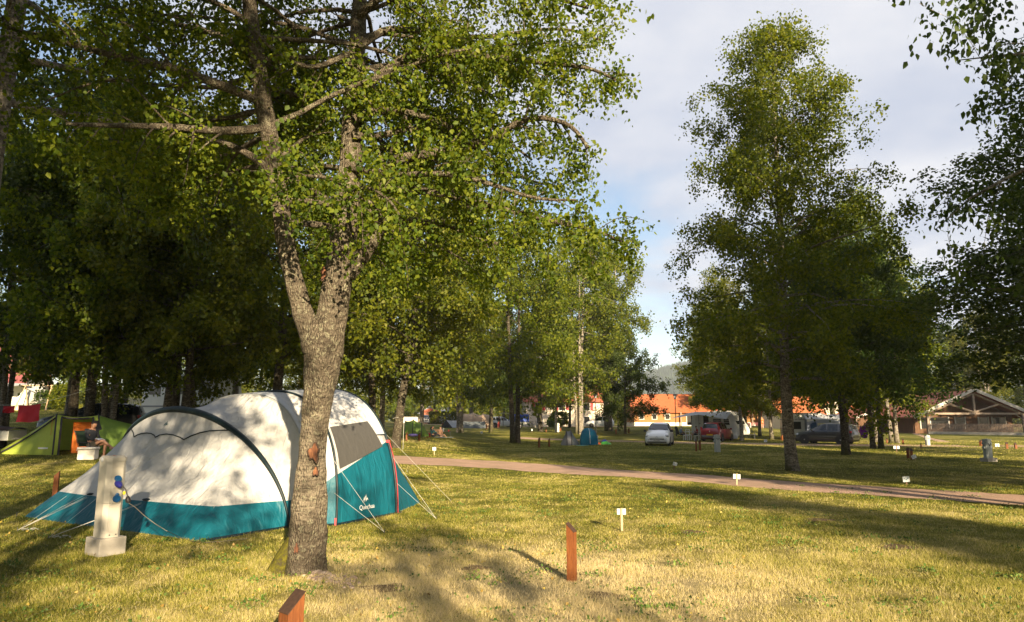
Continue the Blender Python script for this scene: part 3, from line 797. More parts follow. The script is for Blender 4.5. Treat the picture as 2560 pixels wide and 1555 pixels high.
# middle group left of the sky gap
T('clump', G(1450, 1086), 'white stemmed birch clump behind the small teal tent', 0.0, 1.36)
T('clump', GY(1515, 90), 'tall birch on the left side of the sky gap', 0.9, 1.42)
T('small', G(1563, 1085), 'small dark round tree left of the white car', 0.2, 1.0, name='broadleaf_tree')
T('pair', G(1290, 1107), 'thick double trunked tree in the middle of the lawn', 0.5, 1.08, name='broadleaf_tree')
T('dark', G(1227, 1083), 'dark three trunked tree by the beige tunnel tent', 1.5, 1.15, name='broadleaf_tree')
T('clump', G(1150, 1082), 'clump of grey birch stems in front of the beige tents', 2.2, 1.05)
T('broad', G(987, 1119), 'leaning tree with mottled bark behind the big tent', 0.0, (1.0, 1.0, 1.0), name='broadleaf_tree', tilt=(0, R(5)))
T('birch', G(955, 1098), 'pale birch stems left of the leaning mottled tree', 2.0, 0.9)
T('broad', GY(940, 40), 'tree with a dark trunk behind the big tent roof', 2.9, 1.0, name='broadleaf_tree')
T('birch', GY(1388, 98), 'birch before the house with red shutters', 1.7, 0.95)
T('broad', GY(1420, 104), 'tree with a short dark trunk at the house with red shutters', 0.1, 0.9, name='broadleaf_tree')
T('broad', GY(1350, 88), 'bushy light green tree beside the blue tarpaulin', 4.1, 1.25, name='broadleaf_tree')
# left wood
T('clump', GY(36, 33), 'twin pale trunks behind the red towels', 0.3, 0.86)
T('dark', GY(227, 30.5), 'thick black trunked tree behind the green tunnel tent', 3.4, 1.25, name='broadleaf_tree')
T('pair', GY(253, 29.5), 'grey trunked tree between the black trunk and the white twin birches', 1.9, 0.95, name='broadleaf_tree')
T('clump', GY(300, 29.6), 'white twin birches leaning right behind the green tunnel tent', 1.1, 0.85)
T('birch', GY(195, 37), 'thin white birch beside the round green bushes', 0.2, 0.85)
T('birch', GY(437, 30), 'leftmost straight dark stem in front of the white motorhome', 0.8, 0.85)
T('pair', GY(472, 29), 'pair of dark stems in front of the white motorhome', 2.4, 0.9, name='broadleaf_tree')
T('birch', GY(512, 31), 'stem leaning right beside the white motorhome', 3.8, 0.82, tilt=(0, R(7)))
T('broad', GY(700, 33), 'tree rising over the roof of the big tent', 1.2, 1.08, name='broadleaf_tree')
T('birch', GY(600, 44), 'sunlit birch behind the ridge of the big tent', 5.2, 1.0)
T('birch', GY(130, 62), 'birch behind the swing frame', 2.6, 1.0)
T('broad', GY(330, 55), 'wide tree behind the white twin birches', 0.9, 1.0, name='broadleaf_tree')
T('broad', GY(820, 60), 'wide sunlit tree seen past the right of the forked birch', 5.6, 1.1, name='broadleaf_tree')
T('birch', GY(1060, 62), 'birch standing behind the green dome tent', 0.5, 1.0)
# far trees that close the view: each one a tree
rngf = random.Random(21)
far = [(-60, 95), (40, 100), (210, 96), (390, 92), (540, 98), (660, 92), (760, 100), (880, 96), (1010, 150), (1090, 158), (1180, 135), (1260, 128), (1340, 140), (1430, 150), (1500, 140), (1760, 128), (1850, 140), (1950, 120), (2030, 130), (2120, 118), (2230, 125), (2330, 118), (2440, 112), (2540, 118), (2640, 110)]
for i, (px_, Yd) in enumerate(far):
    kind = ('birch', 'broad', 'clump', 'broad')[i % 4]
    T(kind, GY(px_, Yd), 'distant sunlit tree closing the view behind the campsite', rngf.uniform(0, 6), rngf.uniform(0.9, 1.2), 'distant trees behind the campsite', 'distant_tree')

def far_wood():
    """the broadleaf wood beyond the site: crowns too many and too far to count"""
    rng = np.random.default_rng(31); P_ = []
    for k in range(330):
        y = rng.uniform(185, 290); x = rng.uniform(-0.95, 0.95) * y; z0 = h(x, y); Ht = rng.uniform(6, 11); rr = rng.uniform(3.5, 6.0)
        if 0.17 < x / y < 0.27: continue
        m = 230; q = rng.normal(0, 1, (m, 3)); q /= np.linalg.norm(q, axis=1)[:, None]; q *= rng.uniform(0.75, 1.05, (m, 1)) * (1 + 0.18 * np.sin(q[:, :1] * 7 + k) * np.sin(q[:, 2:3] * 6 + k))
        P_.append(np.stack([x + q[:, 0] * rr, y + q[:, 1] * rr, z0 + Ht * 0.52 + q[:, 2] * Ht * 0.52], -1))
    V, F = leaf_cloud(rng, np.concatenate(P_), 0.95, 0.2)
    tag(link('far_wood', np_mesh('far_wood', V, F, LEAF_FAR)), 'broadleaf wood closing the view far behind the campsite', 'wood', None, 'stuff')
far_wood()
SHADE = [('airy', -0.4, -9.2, 1.0, 0.0), ('high', -0.9, -6.2, 1.0, 1.0), ('high', -11.0, -5.0, 0.9, 2.0), ('high', -5.8, -7.5, (1.0, 1.0, 1.35), 0.5), ('airy', 5.5, -9.4, (0.42, 0.42, 0.74), 1.7), ('tall', 17.9, -20.0, 0.76, 2.0), ('mid', 17.0, -2.5, 1.0, 3.5), ('mid', 21.8, -2.5, 1.0, 1.5), ('pair', 19.0, 8.0, 1.0, 3.0), ('broad', 24.0, 13.0, 1.1, 4.0), ('dark', 22.0, 22.0, 1.15, 5.0),
         ('pair', 74.0, 69.0, 1.0, 1.2), ('broad', 80.0, 71.0, 1.2, 2.2), ('pair', 64.0, 62.0, 1.0, 4.1), ('broad', -17.0, 4.0, 1.1, 0.5), ('broad', -22.0, 13.0, 1.1, 1.5), ('dark', 30.0, 30.0, 1.2, 0.9), ('broad', -16.0, -8.0, 1.2, 3.0)]
# ------------------------------------------------------------------ trees behind the photographer: they cast the evening shade
def shade_tree(kind, x, y, s, rz=0.0):
    return T(kind, (x, y, h(x, y)), 'tall tree standing outside the frame and casting evening shade', rz, s, 'trees outside the frame', 'broadleaf_tree')
for (kd, x, y, s, rz) in SHADE: shade_tree(kd, x, y, s, rz)
# ------------------------------------------------------------------ fabrics
def fabric(name, c, rough=0.62, trans=0.15, fold=0.35, var=0.05, foldscale=2.2):
    if name in MATS: return MATS[name]
    n = NT(name); v = n.coord('Object')
    vs = n.coord('Object', (3.0, 3.0, 0.7))
    k = n.noise(v, 9, 4)
    cc = n.ramp(k, [(0.3, tuple(x * (1 - var) for x in c)), (0.7, tuple(min(1, x * (1 + var)) for x in c))])
    n.col(cc); n.set(rough, 0, 0.3)
    a = n.noise(vs, foldscale, 3, 0.5, 0.8); b = n.noise(v, foldscale * 9, 3, 0.6)
    n.bump(n.math('ADD', a, n.math('MULTIPLY', b, 0.12)), fold, 0.06)
    tr = n.n('ShaderNodeBsdfTranslucent'); n.l(cc, tr.inputs['Color'])
    mx = n.n('ShaderNodeMixShader'); mx.inputs[0].default_value = trans
    n.l(n.b.outputs[0], mx.inputs[1]); n.l(tr.outputs[0], mx.inputs[2]); n.l(mx.outputs[0], n.out.inputs[0])
    MATS[name] = n.m
    return n.m
F_WHITE = fabric('white_flysheet', (0.525, 0.525, 0.53), 0.55, 0.18, 0.85)
F_ROOF = fabric('grey_white_roof', (0.44, 0.46, 0.48), 0.55, 0.12, 0.25)
F_TEAL = fabric('teal_flysheet', (0.004, 0.10, 0.145), 0.5, 0.10, 0.7)
F_NAVY = fabric('navy_sleeve', (0.004, 0.013, 0.018), 0.5, 0.0, 0.2)
F_MESH = fabric('grey_window_mesh', (0.066, 0.064, 0.062), 0.7, 0.1, 0.3)
ROPE = simple('white_rope', (0.55, 0.54, 0.50), 0.8)
RED_WEB = simple('red_webbing', (0.40, 0.025, 0.035), 0.6)
DARKGREY = simple('dark_plastic', (0.03, 0.03, 0.032), 0.5)
from mathutils.bvhtree import BVHTree

TENT_FOOT = []
def big_tent():
    K_, A_, R1, F2, C_, D_, E_ = G(504, 1354), G(55, 1292), G(722, 1318), G(764, 1316), G(839, 1313), G(989, 1284), G(1052, 1256)
    v = Vector((-0.83, 0.56, 0)).normalized(); u = Vector((0.615, 0.789, 0)).normalized()
    L1, L2, LC, LD = R1 + v * 5.75, F2 + v * 4.2, C_ + v * 4.1, D_ + v * 4.0
    E2 = E_ + v * 3.7 + u * 0.1
    for p in (A_, K_, R1, C_, D_, E_, E2, LD, L1): TENT_FOOT.append((p.x, p.y))
    base = Vector((K_.x, K_.y, 0))
    root = thing('family_tent', 'large white and teal tunnel tent with a grey mesh window behind the forked birch', 'tent', base)
    def arch(Rt, Lt, hgt, n, lean, N=49):
        mid = (Rt + Lt) / 2; half = (Rt - Lt) / 2; out = []
        for i in range(N):
            a = PI * (1 - i / (N - 1))             # left foot -> right foot
            cx, sx = math.cos(a), math.sin(a)
            w = math.copysign(abs(cx) ** (2 / n), cx); z = abs(sx) ** (2 / n) * hgt
            p = mid + half * w + Vector((0, 0, z)) + u * lean * (z / hgt) ** 1.3
            p.z = max(p.z, 0.0) if z > 0 else 0.0
            out.append(p)
        return out
    a1 = arch(R1, L1, 1.93, 2.0, -0.42)
    a2 = arch(F2, L2, 2.20, 2.5, 0.12)
    aC = arch(C_, LC, 2.27, 2.45, 0.10)
    aD = arch(D_, LD, 2.36, 2.45, -0.12)
    def groundline(pts, brk, N=49):
        out = []
        for i in range(N):
            t = i / (N - 1)
            for j in range(len(brk) - 1):
                if t <= brk[j + 1] + 1e-9:
                    f = (t - brk[j]) / (brk[j + 1] - brk[j]); out.append(pts[j].lerp(pts[j + 1], f)); break
        return [Vector((p.x, p.y, 0.015)) for p in out]
    g0 = groundline([L1, A_, K_, R1], [0, 0.27, 0.72, 1.0])
    g5 = groundline([LD, E2, E_, D_], [0, 0.30, 0.70, 1.0])
    white, teal = MB(), MB()
    def strip(s0, s1, rows, plane, sag, name):
        bm = bmesh.new(); vs = []
        for r in range(rows + 1):
            f = r / rows; row = []
            for p, q in zip(s0, s1):
                m = p.lerp(q, f)
                inward = (base + u * 3 + v * 2.0 + Vector((0, 0, 0.5))) - m; inward.normalize()
                m = m + inward * sag * math.sin(PI * f) * min(1, m.z * 1.4)
                row.append(bm.verts.new(m))
            vs.append(row)
        for r in range(rows):
            for j in range(len(s0) - 1):
                try: bm.faces.new((vs[r][j], vs[r][j + 1], vs[r + 1][j + 1], vs[r + 1][j]))
                except ValueError: pass
        bmesh.ops.remove_doubles(bm, verts=bm.verts[:], dist=0.0005)
        co, no = plane
        bmesh.ops.bisect_plane(bm, geom=bm.verts[:] + bm.edges[:] + bm.faces[:], plane_co=co, plane_no=no, dist=1e-5)
        bm.verts.index_update()
        for f in bm.faces:
            c = f.calc_center_median()
            (white if (c - Vector(co)).dot(Vector(no)) > 0 else teal).add([x.co - base for x in f.verts], [tuple(range(len(f.verts)))], True)
        bm.free()
    def plane2(p, q):
        d = (q - p); nrm = d.cross(v); 
        if nrm.z < 0: nrm = -nrm
        return (p, nrm.normalized())
    Z = Vector((0, 0, 1))
    strip(g0, a1, 10, (Vector((0, 0, 0.45)), Z), 0.10, 'f')
    strip(a1, a2, 10, (Vector((0, 0, 0.45)), Z), 0.10, 'm')
    strip(a2, aC, 3, plane2(F2 + Z * 0.46, C_ + Z * 0.80), 0.01, 'c')
    strip(aC, aD, 6, plane2(C_ + Z * 0.80, D_ + Z * 1.36), 0.015, 'w')
    strip(aD, g5, 8, (Vector((0, 0, 1.36)), Z), 0.05, 'r')
    wo = white.build('flysheet', F_WHITE, root, weld=0.0008)
    to = teal.build('skirt', F_TEAL, root, weld=0.0008)
    bvh = BVHTree.FromPolygons([Vector(x) + base for x in white.v + teal.v], [f for f in white.f] + [tuple(i + len(white.v) for i in f) for f in teal.f])
    def onto(px_, py_, off=0.012, strict=False):
        o = Vector((0, 0, CAM_Z)); hit = bvh.ray_cast(o, ray(px_, py_).normalized())
        if hit[0] is None and strict: return None
        if hit[0] is None:
            hit = bvh.find_nearest(P(px_, py_, 11.5))
        nn = hit[1] if hit[1].dot(o - hit[0]) > 0 else -hit[1]
        return hit[0] + nn * off - base, nn
    def seam(pts, r, name, mat, sub=6, off=0.008, flat=None):
        out = []
        for (x0, y0), (x1, y1) in zip(pts[:-1], pts[1:]):
            for k_ in range(sub):
                f = k_ / sub; q = onto(x0 + (x1 - x0) * f, y0 + (y1 - y0) * f, off, True)
                if q: out.append(q[0])
        mb = MB(); mb.tube(out, r, 6); return mb.build(name, mat, root)
    z1 = lambda x, y: (x / 2.994, 900 + y / 2.994)
    # pole sleeves: a broad dark one over the porch, slim ones at the wall arches
    mb = MB(); n_ = len(a1)
    mb.tube([p - base for p in a1], [0.018 + 0.045 * min(1, max(0, math.sin(PI * i / (n_ - 1)) ** 1.2)) for i in range(n_)], 10)
    mb.build('pole_sleeve', F_NAVY, root)
    for A2, rad in ((aC, 0.022), (aD, 0.028)):
        mb = MB(); mb.tube([p - base + (p - (base + u * 2 + v * 2)).normalized() * 0.012 for p in A2], rad, 8); mb.build('pole_sleeve', F_NAVY, root)
    mb = MB(); mb.tube([p - base + (p - (base + u * 2 + v * 2)).normalized() * 0.01 for p in a2[6:-3]], 0.010, 6); mb.build('seam', F_ROOF, root)
    # red lower pole at the rear arch and a red strap at the front wall arch
    low = [p for p in aD if p.z < 1.45 and (p - D_).length < 2.0]
    mb = MB(); mb.tube([p - base + Vector((0.05, -0.02, 0)) for p in low], 0.008, 8); mb.box(low[0] - base + Vector((0.03, -0.02, 0.0)), (0.07, 0.05, 0.05)); mb.build('red_pole', RED_WEB, root)
    mb = MB(); mb.box(C_ - base + Vector((0.0, -0.03, 0.06)), (0.03, 0.02, 0.12), 0.3); mb.build('red_strap', RED_WEB, root)
    # roof cover with an overhanging edge
    rows = []
    for f in np.linspace(0, 1, 9):
        row = []
        for j in range(9, 40):
            p = a2[j].lerp(aD[j], f); o_ = (p - (base + u * 2 + v * 2 + Vector((0, 0, 0.6)))).normalized()
            lip = 0.05 if j in (9, 39) else 0.02
            row.append(p + o_ * (0.03 + 0.02 * math.sin(PI * f)) - base)
        rows.append(row)
    mb = MB(); mb.grid(rows); mb.build('roof_cover', F_ROOF, root)
    edge = [rows[i][-1] for i in range(9)]
    mb = MB(); mb.tube(edge, 0.012, 6); mb.build('roof_piping', F_NAVY, root)
    # mesh window, wall(s, z)
    def onarch(A, z):
        half = A[len(A) // 2:]
        for p, q in zip(half[:-1], half[1:]):
            if (p.z - z) * (q.z - z) <= 0 and abs(p.z - q.z) > 1e-6:
                return p.lerp(q, (z - p.z) / (q.z - p.z))
        return half[-1]
    def wall(s, z, off=0.012):
        p = onarch(aC, z).lerp(onarch(aD, z), s)
        n_2 = -v * 0.96 + Vector((0, 0, 0.25)); return p + n_2.normalized() * off - base
    rows = []
    for i in range(9):
        f = i / 8; row = []
        for j in range(9):
            g = j / 8
            s = 0.06 + 0.72 * g + 0.10 * g * (1 - f); zb = 0.93 + 0.34 * g; zt = 1.64 + 0.10 * g
            row.append(wall(s, zb + (zt - zb) * f, 0.014))
        rows.append(row)
    mb = MB(); mb.grid(rows); mb.build('mesh_window', F_MESH, root)
    # lettering and mountain mark on the side wall
    W = simple('white_print', (0.75, 0.75, 0.75), 0.6)
    DT = simple('dark_teal_print', (0.01, 0.06, 0.07), 0.6)
    xd = (wall(0.7, 0.3) - wall(0.3, 0.3)).normalized(); yd = (wall(0.5, 0.5) - wall(0.5, 0.2)).normalized(); zd = xd.cross(yd)
    def frame(o_): return Matrix(((xd.x, yd.x, zd.x, o_.x), (xd.y, yd.y, zd.y, o_.y), (xd.z, yd.z, zd.z, o_.z), (0, 0, 0, 1)))
    q = onto(916, 1267, 0.015)
    text_mesh('Quechua', 0.115, W, 'lettering', root, frame(q[0]), 0.001)
    def mountain(c, xa, ya, w, mat):
        # zigzag brush mark of two peaks
        pl = [(-.50, -.42), (-.16, .30), (-.14, -.05), (.12, .50), (.16, .0), (.34, .14), (.52, -.20), (.30, -.06), (.13, -.30), (.06, .16), (-.12, -.36), (-.20, -.02)]
        bmv = [c + xa * (x * w) + ya * (y * w) for x, y in pl]
        mb = MB(); mb.add(bmv, [(0, 1, 11), (1, 2, 10, 11), (2, 3, 9, 10), (3, 4, 8, 9), (4, 5, 7, 8), (5, 6, 7)]); return mb.build('brand_mark', mat, root)
    q = onto(912, 1247, 0.015); mountain(q[0], xd, yd, 0.16, W)
    q = onto(416, 1061, 0.015); nn = q[1]; xa = Vector((0, 0, 1)).cross(nn).normalized(); ya = nn.cross(xa); mountain(q[0], xa, ya, 0.14, DT)
    # scalloped seam of the porch roof
    sc_pts = [z1(935, 505), z1(960, 507), z1(985, 520), z1(1000, 545), z1(1006, 578), z1(1030, 562), z1(1065, 551), z1(1100, 547), z1(1135, 552), z1(1158, 566), z1(1164, 580), z1(1200, 562), z1(1250, 555), z1(1300, 562), z1(1350, 580), z1(1378, 597), z1(1430, 570), z1(1500, 545), z1(1570, 532), z1(1650, 528), z1(1720, 527), z1(1780, 528)]
    seam(sc_pts, 0.011, 'scalloped_seam', F_NAVY, 4)
    seam([z1(1600, 1110), z1(1660, 920), z1(1735, 670)], 0.003, 'seam', F_ROOF, 6, 0.001)
    # fold lines fanning over the front wall
    # guy ropes, loops and pegs
    def rope(pts, r=0.0025): 
        mb = MB(); mb.tube([p - base for p in pts], r, 5); mb.build('guy_rope', ROPE, root)
    def on(px_, py_): 
        q = onto(px_, py_, 0.01); return q[0] + base
    pg1 = G(*z1(135, 1282)); pg2 = G(*z1(365, 1338)); up_ = Vector((0, 0, 0.02))
    rope([on(*z1(650, 1025)), pg1 + up_]); rope([on(*z1(655, 1032)), pg1 + up_]); rope([on(*z1(500, 1022)), pg1 + up_])
    s1, s2, s3 = on(*z1(1006, 578)), on(*z1(1164, 580)), on(*z1(1378, 597))
    j1 = on(*z1(1000, 822)) + (Vector((0, 0, CAM_Z)) - on(*z1(1000, 822))).normalized() * 0.25
    rope([s2, j1], 0.003); rope([s3, j1, pg1 + up_], 0.003)
    rope([on(*z1(1062, 1070)), pg2 + up_]); rope([on(*z1(1062, 1078)), pg2 + up_]); rope([on(*z1(760, 1010)), pg2 + up_])
    for pg in (pg1, pg2):
        mb = MB(); pts = []
        for k in range(26):
            a = k * 0.62; pts.append(pg - base + Vector((0.06 + 0.012 * k * 0.9 + 0.05 * math.cos(a), 0.02 + 0.05 * math.sin(a * 1.3), 0.03 + 0.015 * math.sin(a * 2))))
        mb.tube(pts, 0.004, 5); mb.build('loose_rope', ROPE, root)
        mb = MB(); mb.tube([pg - base + Vector((0, 0, -0.03)), pg - base + Vector((-0.015, 0, 0.06))], 0.006, 6); mb.build('peg', DARKGREY, root)
    for q_ in (z1(680, 1008), z1(1100, 1050)):
        t = onto(*q_, 0.02); mb = MB(); mb.ball(t[0], (0.07, 0.05, 0.022), 8); mb.build('loop_patch', F_NAVY, root)
    z2 = lambda x, y: (600 + x / 2.722, 900 + y / 2.722)
    pg3 = G(*z2(980, 1178)); pg4 = G(*z2(1335, 1088)); pg5 = G(*z2(1432, 962))
    rope([on(*z2(622, 662)), pg3 + up_]); rope([on(*z2(642, 905)), pg3 + up_])
    for a_, b_ in (((1018, 645), pg4), ((1056, 842), pg4)): rope([onarch(aD, 1.05 if a_[1] < 700 else 0.58) + Vector((0.05, -0.04, 0)), b_ + up_])
    rope([E_ + up_, pg4 + up_]); rope([onarch(aD, 1.5) + Vector((0.03, 0, 0)), pg5 + up_])
    for pg in (pg3, pg4, pg5, A_ + Vector((-0.12, 0.02, 0)), K_ + Vector((-0.01, -0.06, 0)), E_ + Vector((0.04, 0, 0))):
        mb = MB(); mb.tube([pg - base + Vector((0, 0, -0.03)), pg - base + Vector((0.01, 0.0, 0.07))], 0.007, 6); mb.build('peg', DARKGREY, root)
    # mud flap strip at the foot
    mb = MB(); fl = [K_, R1, F2, C_, D_ + u * 0.15]
    for p, q in zip(fl[:-1], fl[1:]):
        o_ = -v * 0.05
        mb.add([p - base + Vector((0, 0, 0.03)), q - base + Vector((0, 0, 0.03)), q + o_ - base + Vector((0, 0, 0.006)), p + o_ - base + Vector((0, 0, 0.006))], [(0, 1, 2, 3)])
    mb.build('mud_flap', F_NAVY, root)
    return root
big_tent()
# ------------------------------------------------------------------ vehicles
def paint(name, c, metal=0.0, rough=0.28):
    return simple(name, c, rough, metal, 0.03, 2.0, None, 0.0, 0.8)
GLASS = simple('car_glass', (0.012, 0.016, 0.018), 0.06, 0.0, 0.1, 3.0, 0.8)
TYRE = simple('tyre_rubber', (0.016, 0.016, 0.016), 0.85)
RIM = simple('alloy_rim', (0.45, 0.45, 0.46), 0.3, 0.8)
BLACKP = simple('black_plastic', (0.02, 0.02, 0.022), 0.55)
HEADL = simple('lamp_glass', (0.42, 0.44, 0.46), 0.1, 0.2)
TAILR = simple('red_lamp', (0.35, 0.008, 0.012), 0.15)
PLATE_W = simple('plate_white', (0.62, 0.62, 0.60), 0.5)
PLATE_Y = simple('plate_yellow', (0.60, 0.40, 0.02), 0.5)
INK = simple('dark_ink', (0.015, 0.015, 0.02), 0.6)
GREYP = simple('grey_plastic', (0.10, 0.10, 0.105), 0.55)
def wheel(root, x, y, r, w, side, spokes=5):
    wo = bpy.data.objects.new('wheel', None); COL.objects.link(wo); wo.parent = root; wo.location = (x, y, r)
    mz = Matrix.Rotation(R(90), 4, 'X')
    mb = MB(); mb.lathe([(r * 0.60, -w / 2), (r * 0.93, -w / 2), (r, -w / 2 + 0.03), (r, w / 2 - 0.03), (r * 0.93, w / 2), (r * 0.60, w / 2)], n=24, m=mz); mb.build('tyre', TYRE, wo)
    mb = MB(); o = -side * (w / 2 - 0.01)
    mb.lathe([(r * 0.63, -0.012), (r * 0.66, 0.012), (r * 0.56, 0.012)], n=24, m=Matrix.Translation((0, -o, 0)) @ mz)
    mb.lathe([(r * 0.14, -0.02), (r * 0.14, 0.02), (0.02, 0.025)], n=10, m=Matrix.Translation((0, -o, 0)) @ mz)
    for k in range(spokes):
        a = 2 * PI * k / spokes
        m = Matrix.Translation((0, -o, 0)) @ Matrix.Rotation(a, 4, 'Y')
        mb.box((0, 0, r * 0.36), (r * 0.16, 0.022, r * 0.5), m=m)
    mb.build('rim', RIM, wo)
def car(name, label, at, rz, st, body, win_x, screen, rear, wheels, track, wr=0.31, plate=None, rear_plate=None, spokes=5, group=None, head=None, tail=None, split=None, mirror_x=0.8, mirror_mat=None, cat='car', lower=None):
    """st: stations from front to back (x, z_bottom, z_belt, z_roof, half_mid, half_belt, half_roof)"""
    root = thing(name, label, cat, at, rz, group)
    B, W = MB(), MB()
    rows = []
    for x, zb, zl, zr, wm, wl, wr_ in st:
        prof = [(wm * 0.90, zb), (wm * 0.985, zb + 0.10), (wm, zb + 0.22), (wm, zb + (zl - zb) * 0.62), (wl, zl - 0.03), (wl * 0.985, zl), (wr_ + (wl - wr_) * 0.10, zr - 0.07), (wr_ * 0.93, zr - 0.015), (wr_ * 0.55, zr + 0.005), (0, zr + 0.012)]
        rows.append([(x, y, z) for y, z in prof] + [(x, -y, z) for y, z in prof[-2::-1]])
    nP = len(rows[0])
    for i in range(len(rows) - 1):
        xm = (rows[i][0][0] + rows[i + 1][0][0]) / 2
        for j in range(nP - 1):
            jj = j if j < 9 else nP - 2 - j
            q = [rows[i][j], rows[i][j + 1], rows[i + 1][j + 1], rows[i + 1][j]]
            glass = False
            if jj == 5 and any(a < xm < b for a, b in win_x): glass = True
            if jj in (6, 7, 8) and screen[0] < xm < screen[1]: glass = True
            if jj in (6, 7, 8) and rear[0] < xm < rear[1]: glass = True
            (W if glass else B).add(q, [(0, 1, 2, 3)], True)
        B.add([rows[i][0], rows[i + 1][0], rows[i + 1][-1], rows[i][-1]], [(0, 1, 2, 3)])
    for rw in (rows[0], rows[-1]): B.add(rw, [tuple(range(nP))], False)
    B.build('body', body, root, weld=0.001)
    W.build('windows', GLASS, root, weld=0.001)
    if lower:
        mb = MB()
        for i in range(len(rows) - 1):
            for s in (1, -1):
                q = [(rows[k][z][0] * 1.002, (rows[k][z][1] + 0.006) * s, rows[k][z][2]) for k in (i, i + 1) for z in (0, 1)]
                mb.add([q[0], q[2], q[3], q[1]], [(0, 1, 2, 3)], True)
        mb.build('sill', lower, root)
    for x in wheels:
        hm = max(s[4] for s in st)
        for s in (1, -1):
            mb = MB(); mb.lathe([(0.01, -0.01), (wr * 1.17, -0.01), (wr * 1.17, 0.006), (0.01, 0.008)], (x, s * (hm - 0.0), wr * 1.02), 24, Matrix.Rotation(R(-90 * s), 4, 'X')); mb.build('wheel_arch', BLACKP, root)
            wheel(root, x, s * (track + 0.035), wr, 0.205, s, spokes)
    fx, rx = st[0][0], st[-1][0]
    for s in (1, -1):
        if head:
            x, y, z, dx, dy, dz = head
            mb = MB(); mb.ball((x, s * y, z), (dx, dy, dz), 12); mb.build('headlight', HEADL, root)
        if tail:
            x, y, z, dx, dy, dz = tail
            mb = MB(); mb.box((x, s * y, z), (dx, dy, dz), bev=0.02); mb.build('tail_light', TAILR, root)
        mb = MB(); w = st[5][5]; mb.box((mirror_x, s * (w + 0.12), st[4][2] + 0.10), (0.10, 0.20, 0.15), bev=0.04); mb.box((mirror_x, s * (w + 0.02), st[4][2] + 0.05), (0.06, 0.08, 0.05)); mb.build('mirror', mirror_mat or BLACKP, root)
        # door shut lines and handles
        mb = MB(); wl_ = max(q[4] for q in st)
        for xs in (split or ()):
            mb.box((xs, s * (wl_ + 0.001), 0.58), (0.012, 0.006, 0.62))
        if split: mb.build('door_gap', BLACKP, root)
        if split:
            for xs in split[1:]:
                mb = MB(); mb.box((xs + 0.14, s * (wl_ + 0.008), 0.88), (0.17, 0.03, 0.03), bev=0.01); mb.build('door_handle', body, root)
    mb = MB(); mb.box((0, 0, 0.24), (rx * -1.6, track * 1.7, 0.12)); mb.build('underbody', BLACKP, root)
    return root
MPV = [(2.13, .24, .50, .62, .60, .56, .48), (2.09, .20, .60, .74, .74, .68, .58), (1.98, .18, .70, .84, .81, .74, .64), (1.70, .17, .84, .96, .855, .79, .68), (1.25, .17, .95, 1.06, .872, .83, .72), (1.02, .17, .99, 1.11, .875, .84, .72),
       (.70, .17, 1.01, 1.33, .875, .84, .66), (.36, .17, 1.02, 1.53, .875, .84, .61), (.10, .17, 1.02, 1.60, .875, .84, .60), (-.35, .17, 1.02, 1.635, .875, .84, .60), (-.42, .17, 1.02, 1.635, .875, .84, .60), (-1.05, .17, 1.03, 1.62, .875, .84, .60), (-1.12, .17, 1.03, 1.62, .875, .84, .60), (-1.62, .18, 1.03, 1.57, .87, .83, .58), (-1.86, .20, 1.02, 1.49, .86, .81, .57), (-2.02, .24, 1.00, 1.10, .84, .79, .64), (-2.10, .26, .90, .98, .80, .76, .62), (-2.13, .30, .70, .80, .72, .70, .60)]
WHITE_CAR = paint('white_car_paint', (0.74, 0.75, 0.76))
def face(px, base_y, ang, L=0):
    g = G(px, base_y); return g
def white_mpv():
    g = G(1643, 1115.2); d = Vector((-0.30, -0.95, 0)).normalized()
    at = g - d * 2.0
    r = car('minivan', 'white rounded minivan facing the camera between the teal tent and the awning caravan', (at.x, at.y, h(at.x, at.y)), math.atan2(d.y, d.x), MPV, WHITE_CAR, [(-.35, .75), (-1.05, -.42), (-1.60, -1.12)], (.34, 1.03), (-2.03, -1.85), (1.32, -1.42), .74, head=(1.93, .66, .70, .15, .16, .115), tail=(-2.0, .72, .95, .08, .14, .4), split=(1.0, -.38, -1.08))
    mb = MB(); mb.box((2.135, 0, .50), (.03, 1.0, .055), bev=.02); mb.box((2.14, 0, .285), (.04, 1.36, .085), bev=.03); mb.build('grille_slots', BLACKP, r)
    mb = MB(); mb.box((2.10, 0, .645), (.06, .95, .022)); mb.box((2.095, 0, .605), (.05, .95, .018))
    # double chevron of the badge
    for z in (.60, .65):
        mb.tube([(2.125, -.11, z - .03), (2.14, 0, z + .035), (2.125, .11, z - .03)], .012, 5)
    mb.build('chrome_bars', RIM, r)
    mb = MB(); mb.box((2.165, 0, .405), (.02, .52, .11)); pl = mb.build('number_plate', PLATE_W, r)
    m = Matrix.Translation((2.178, 0, .405)) @ Matrix(((0, 0, 1, 0), (1, 0, 0, 0), (0, 1, 0, 0), (0, 0, 0, 1)))
    text_mesh('AK·122·FB', .095, INK, 'plate_lettering', pl, m, .001)
    for s in (1, -1):
        mb = MB(); mb.ball((2.10, s * .60, .29), (.05, .06, .05), 10); mb.build('fog_lamp', HEADL, r)
    for s in (.35, -.35):   # wipers
        mb = MB(); mb.tube([(1.0, s + .2, 1.14), (.85, s - .3, 1.22)], .012, 5); mb.build('wiper', BLACKP, r)
white_mpv()
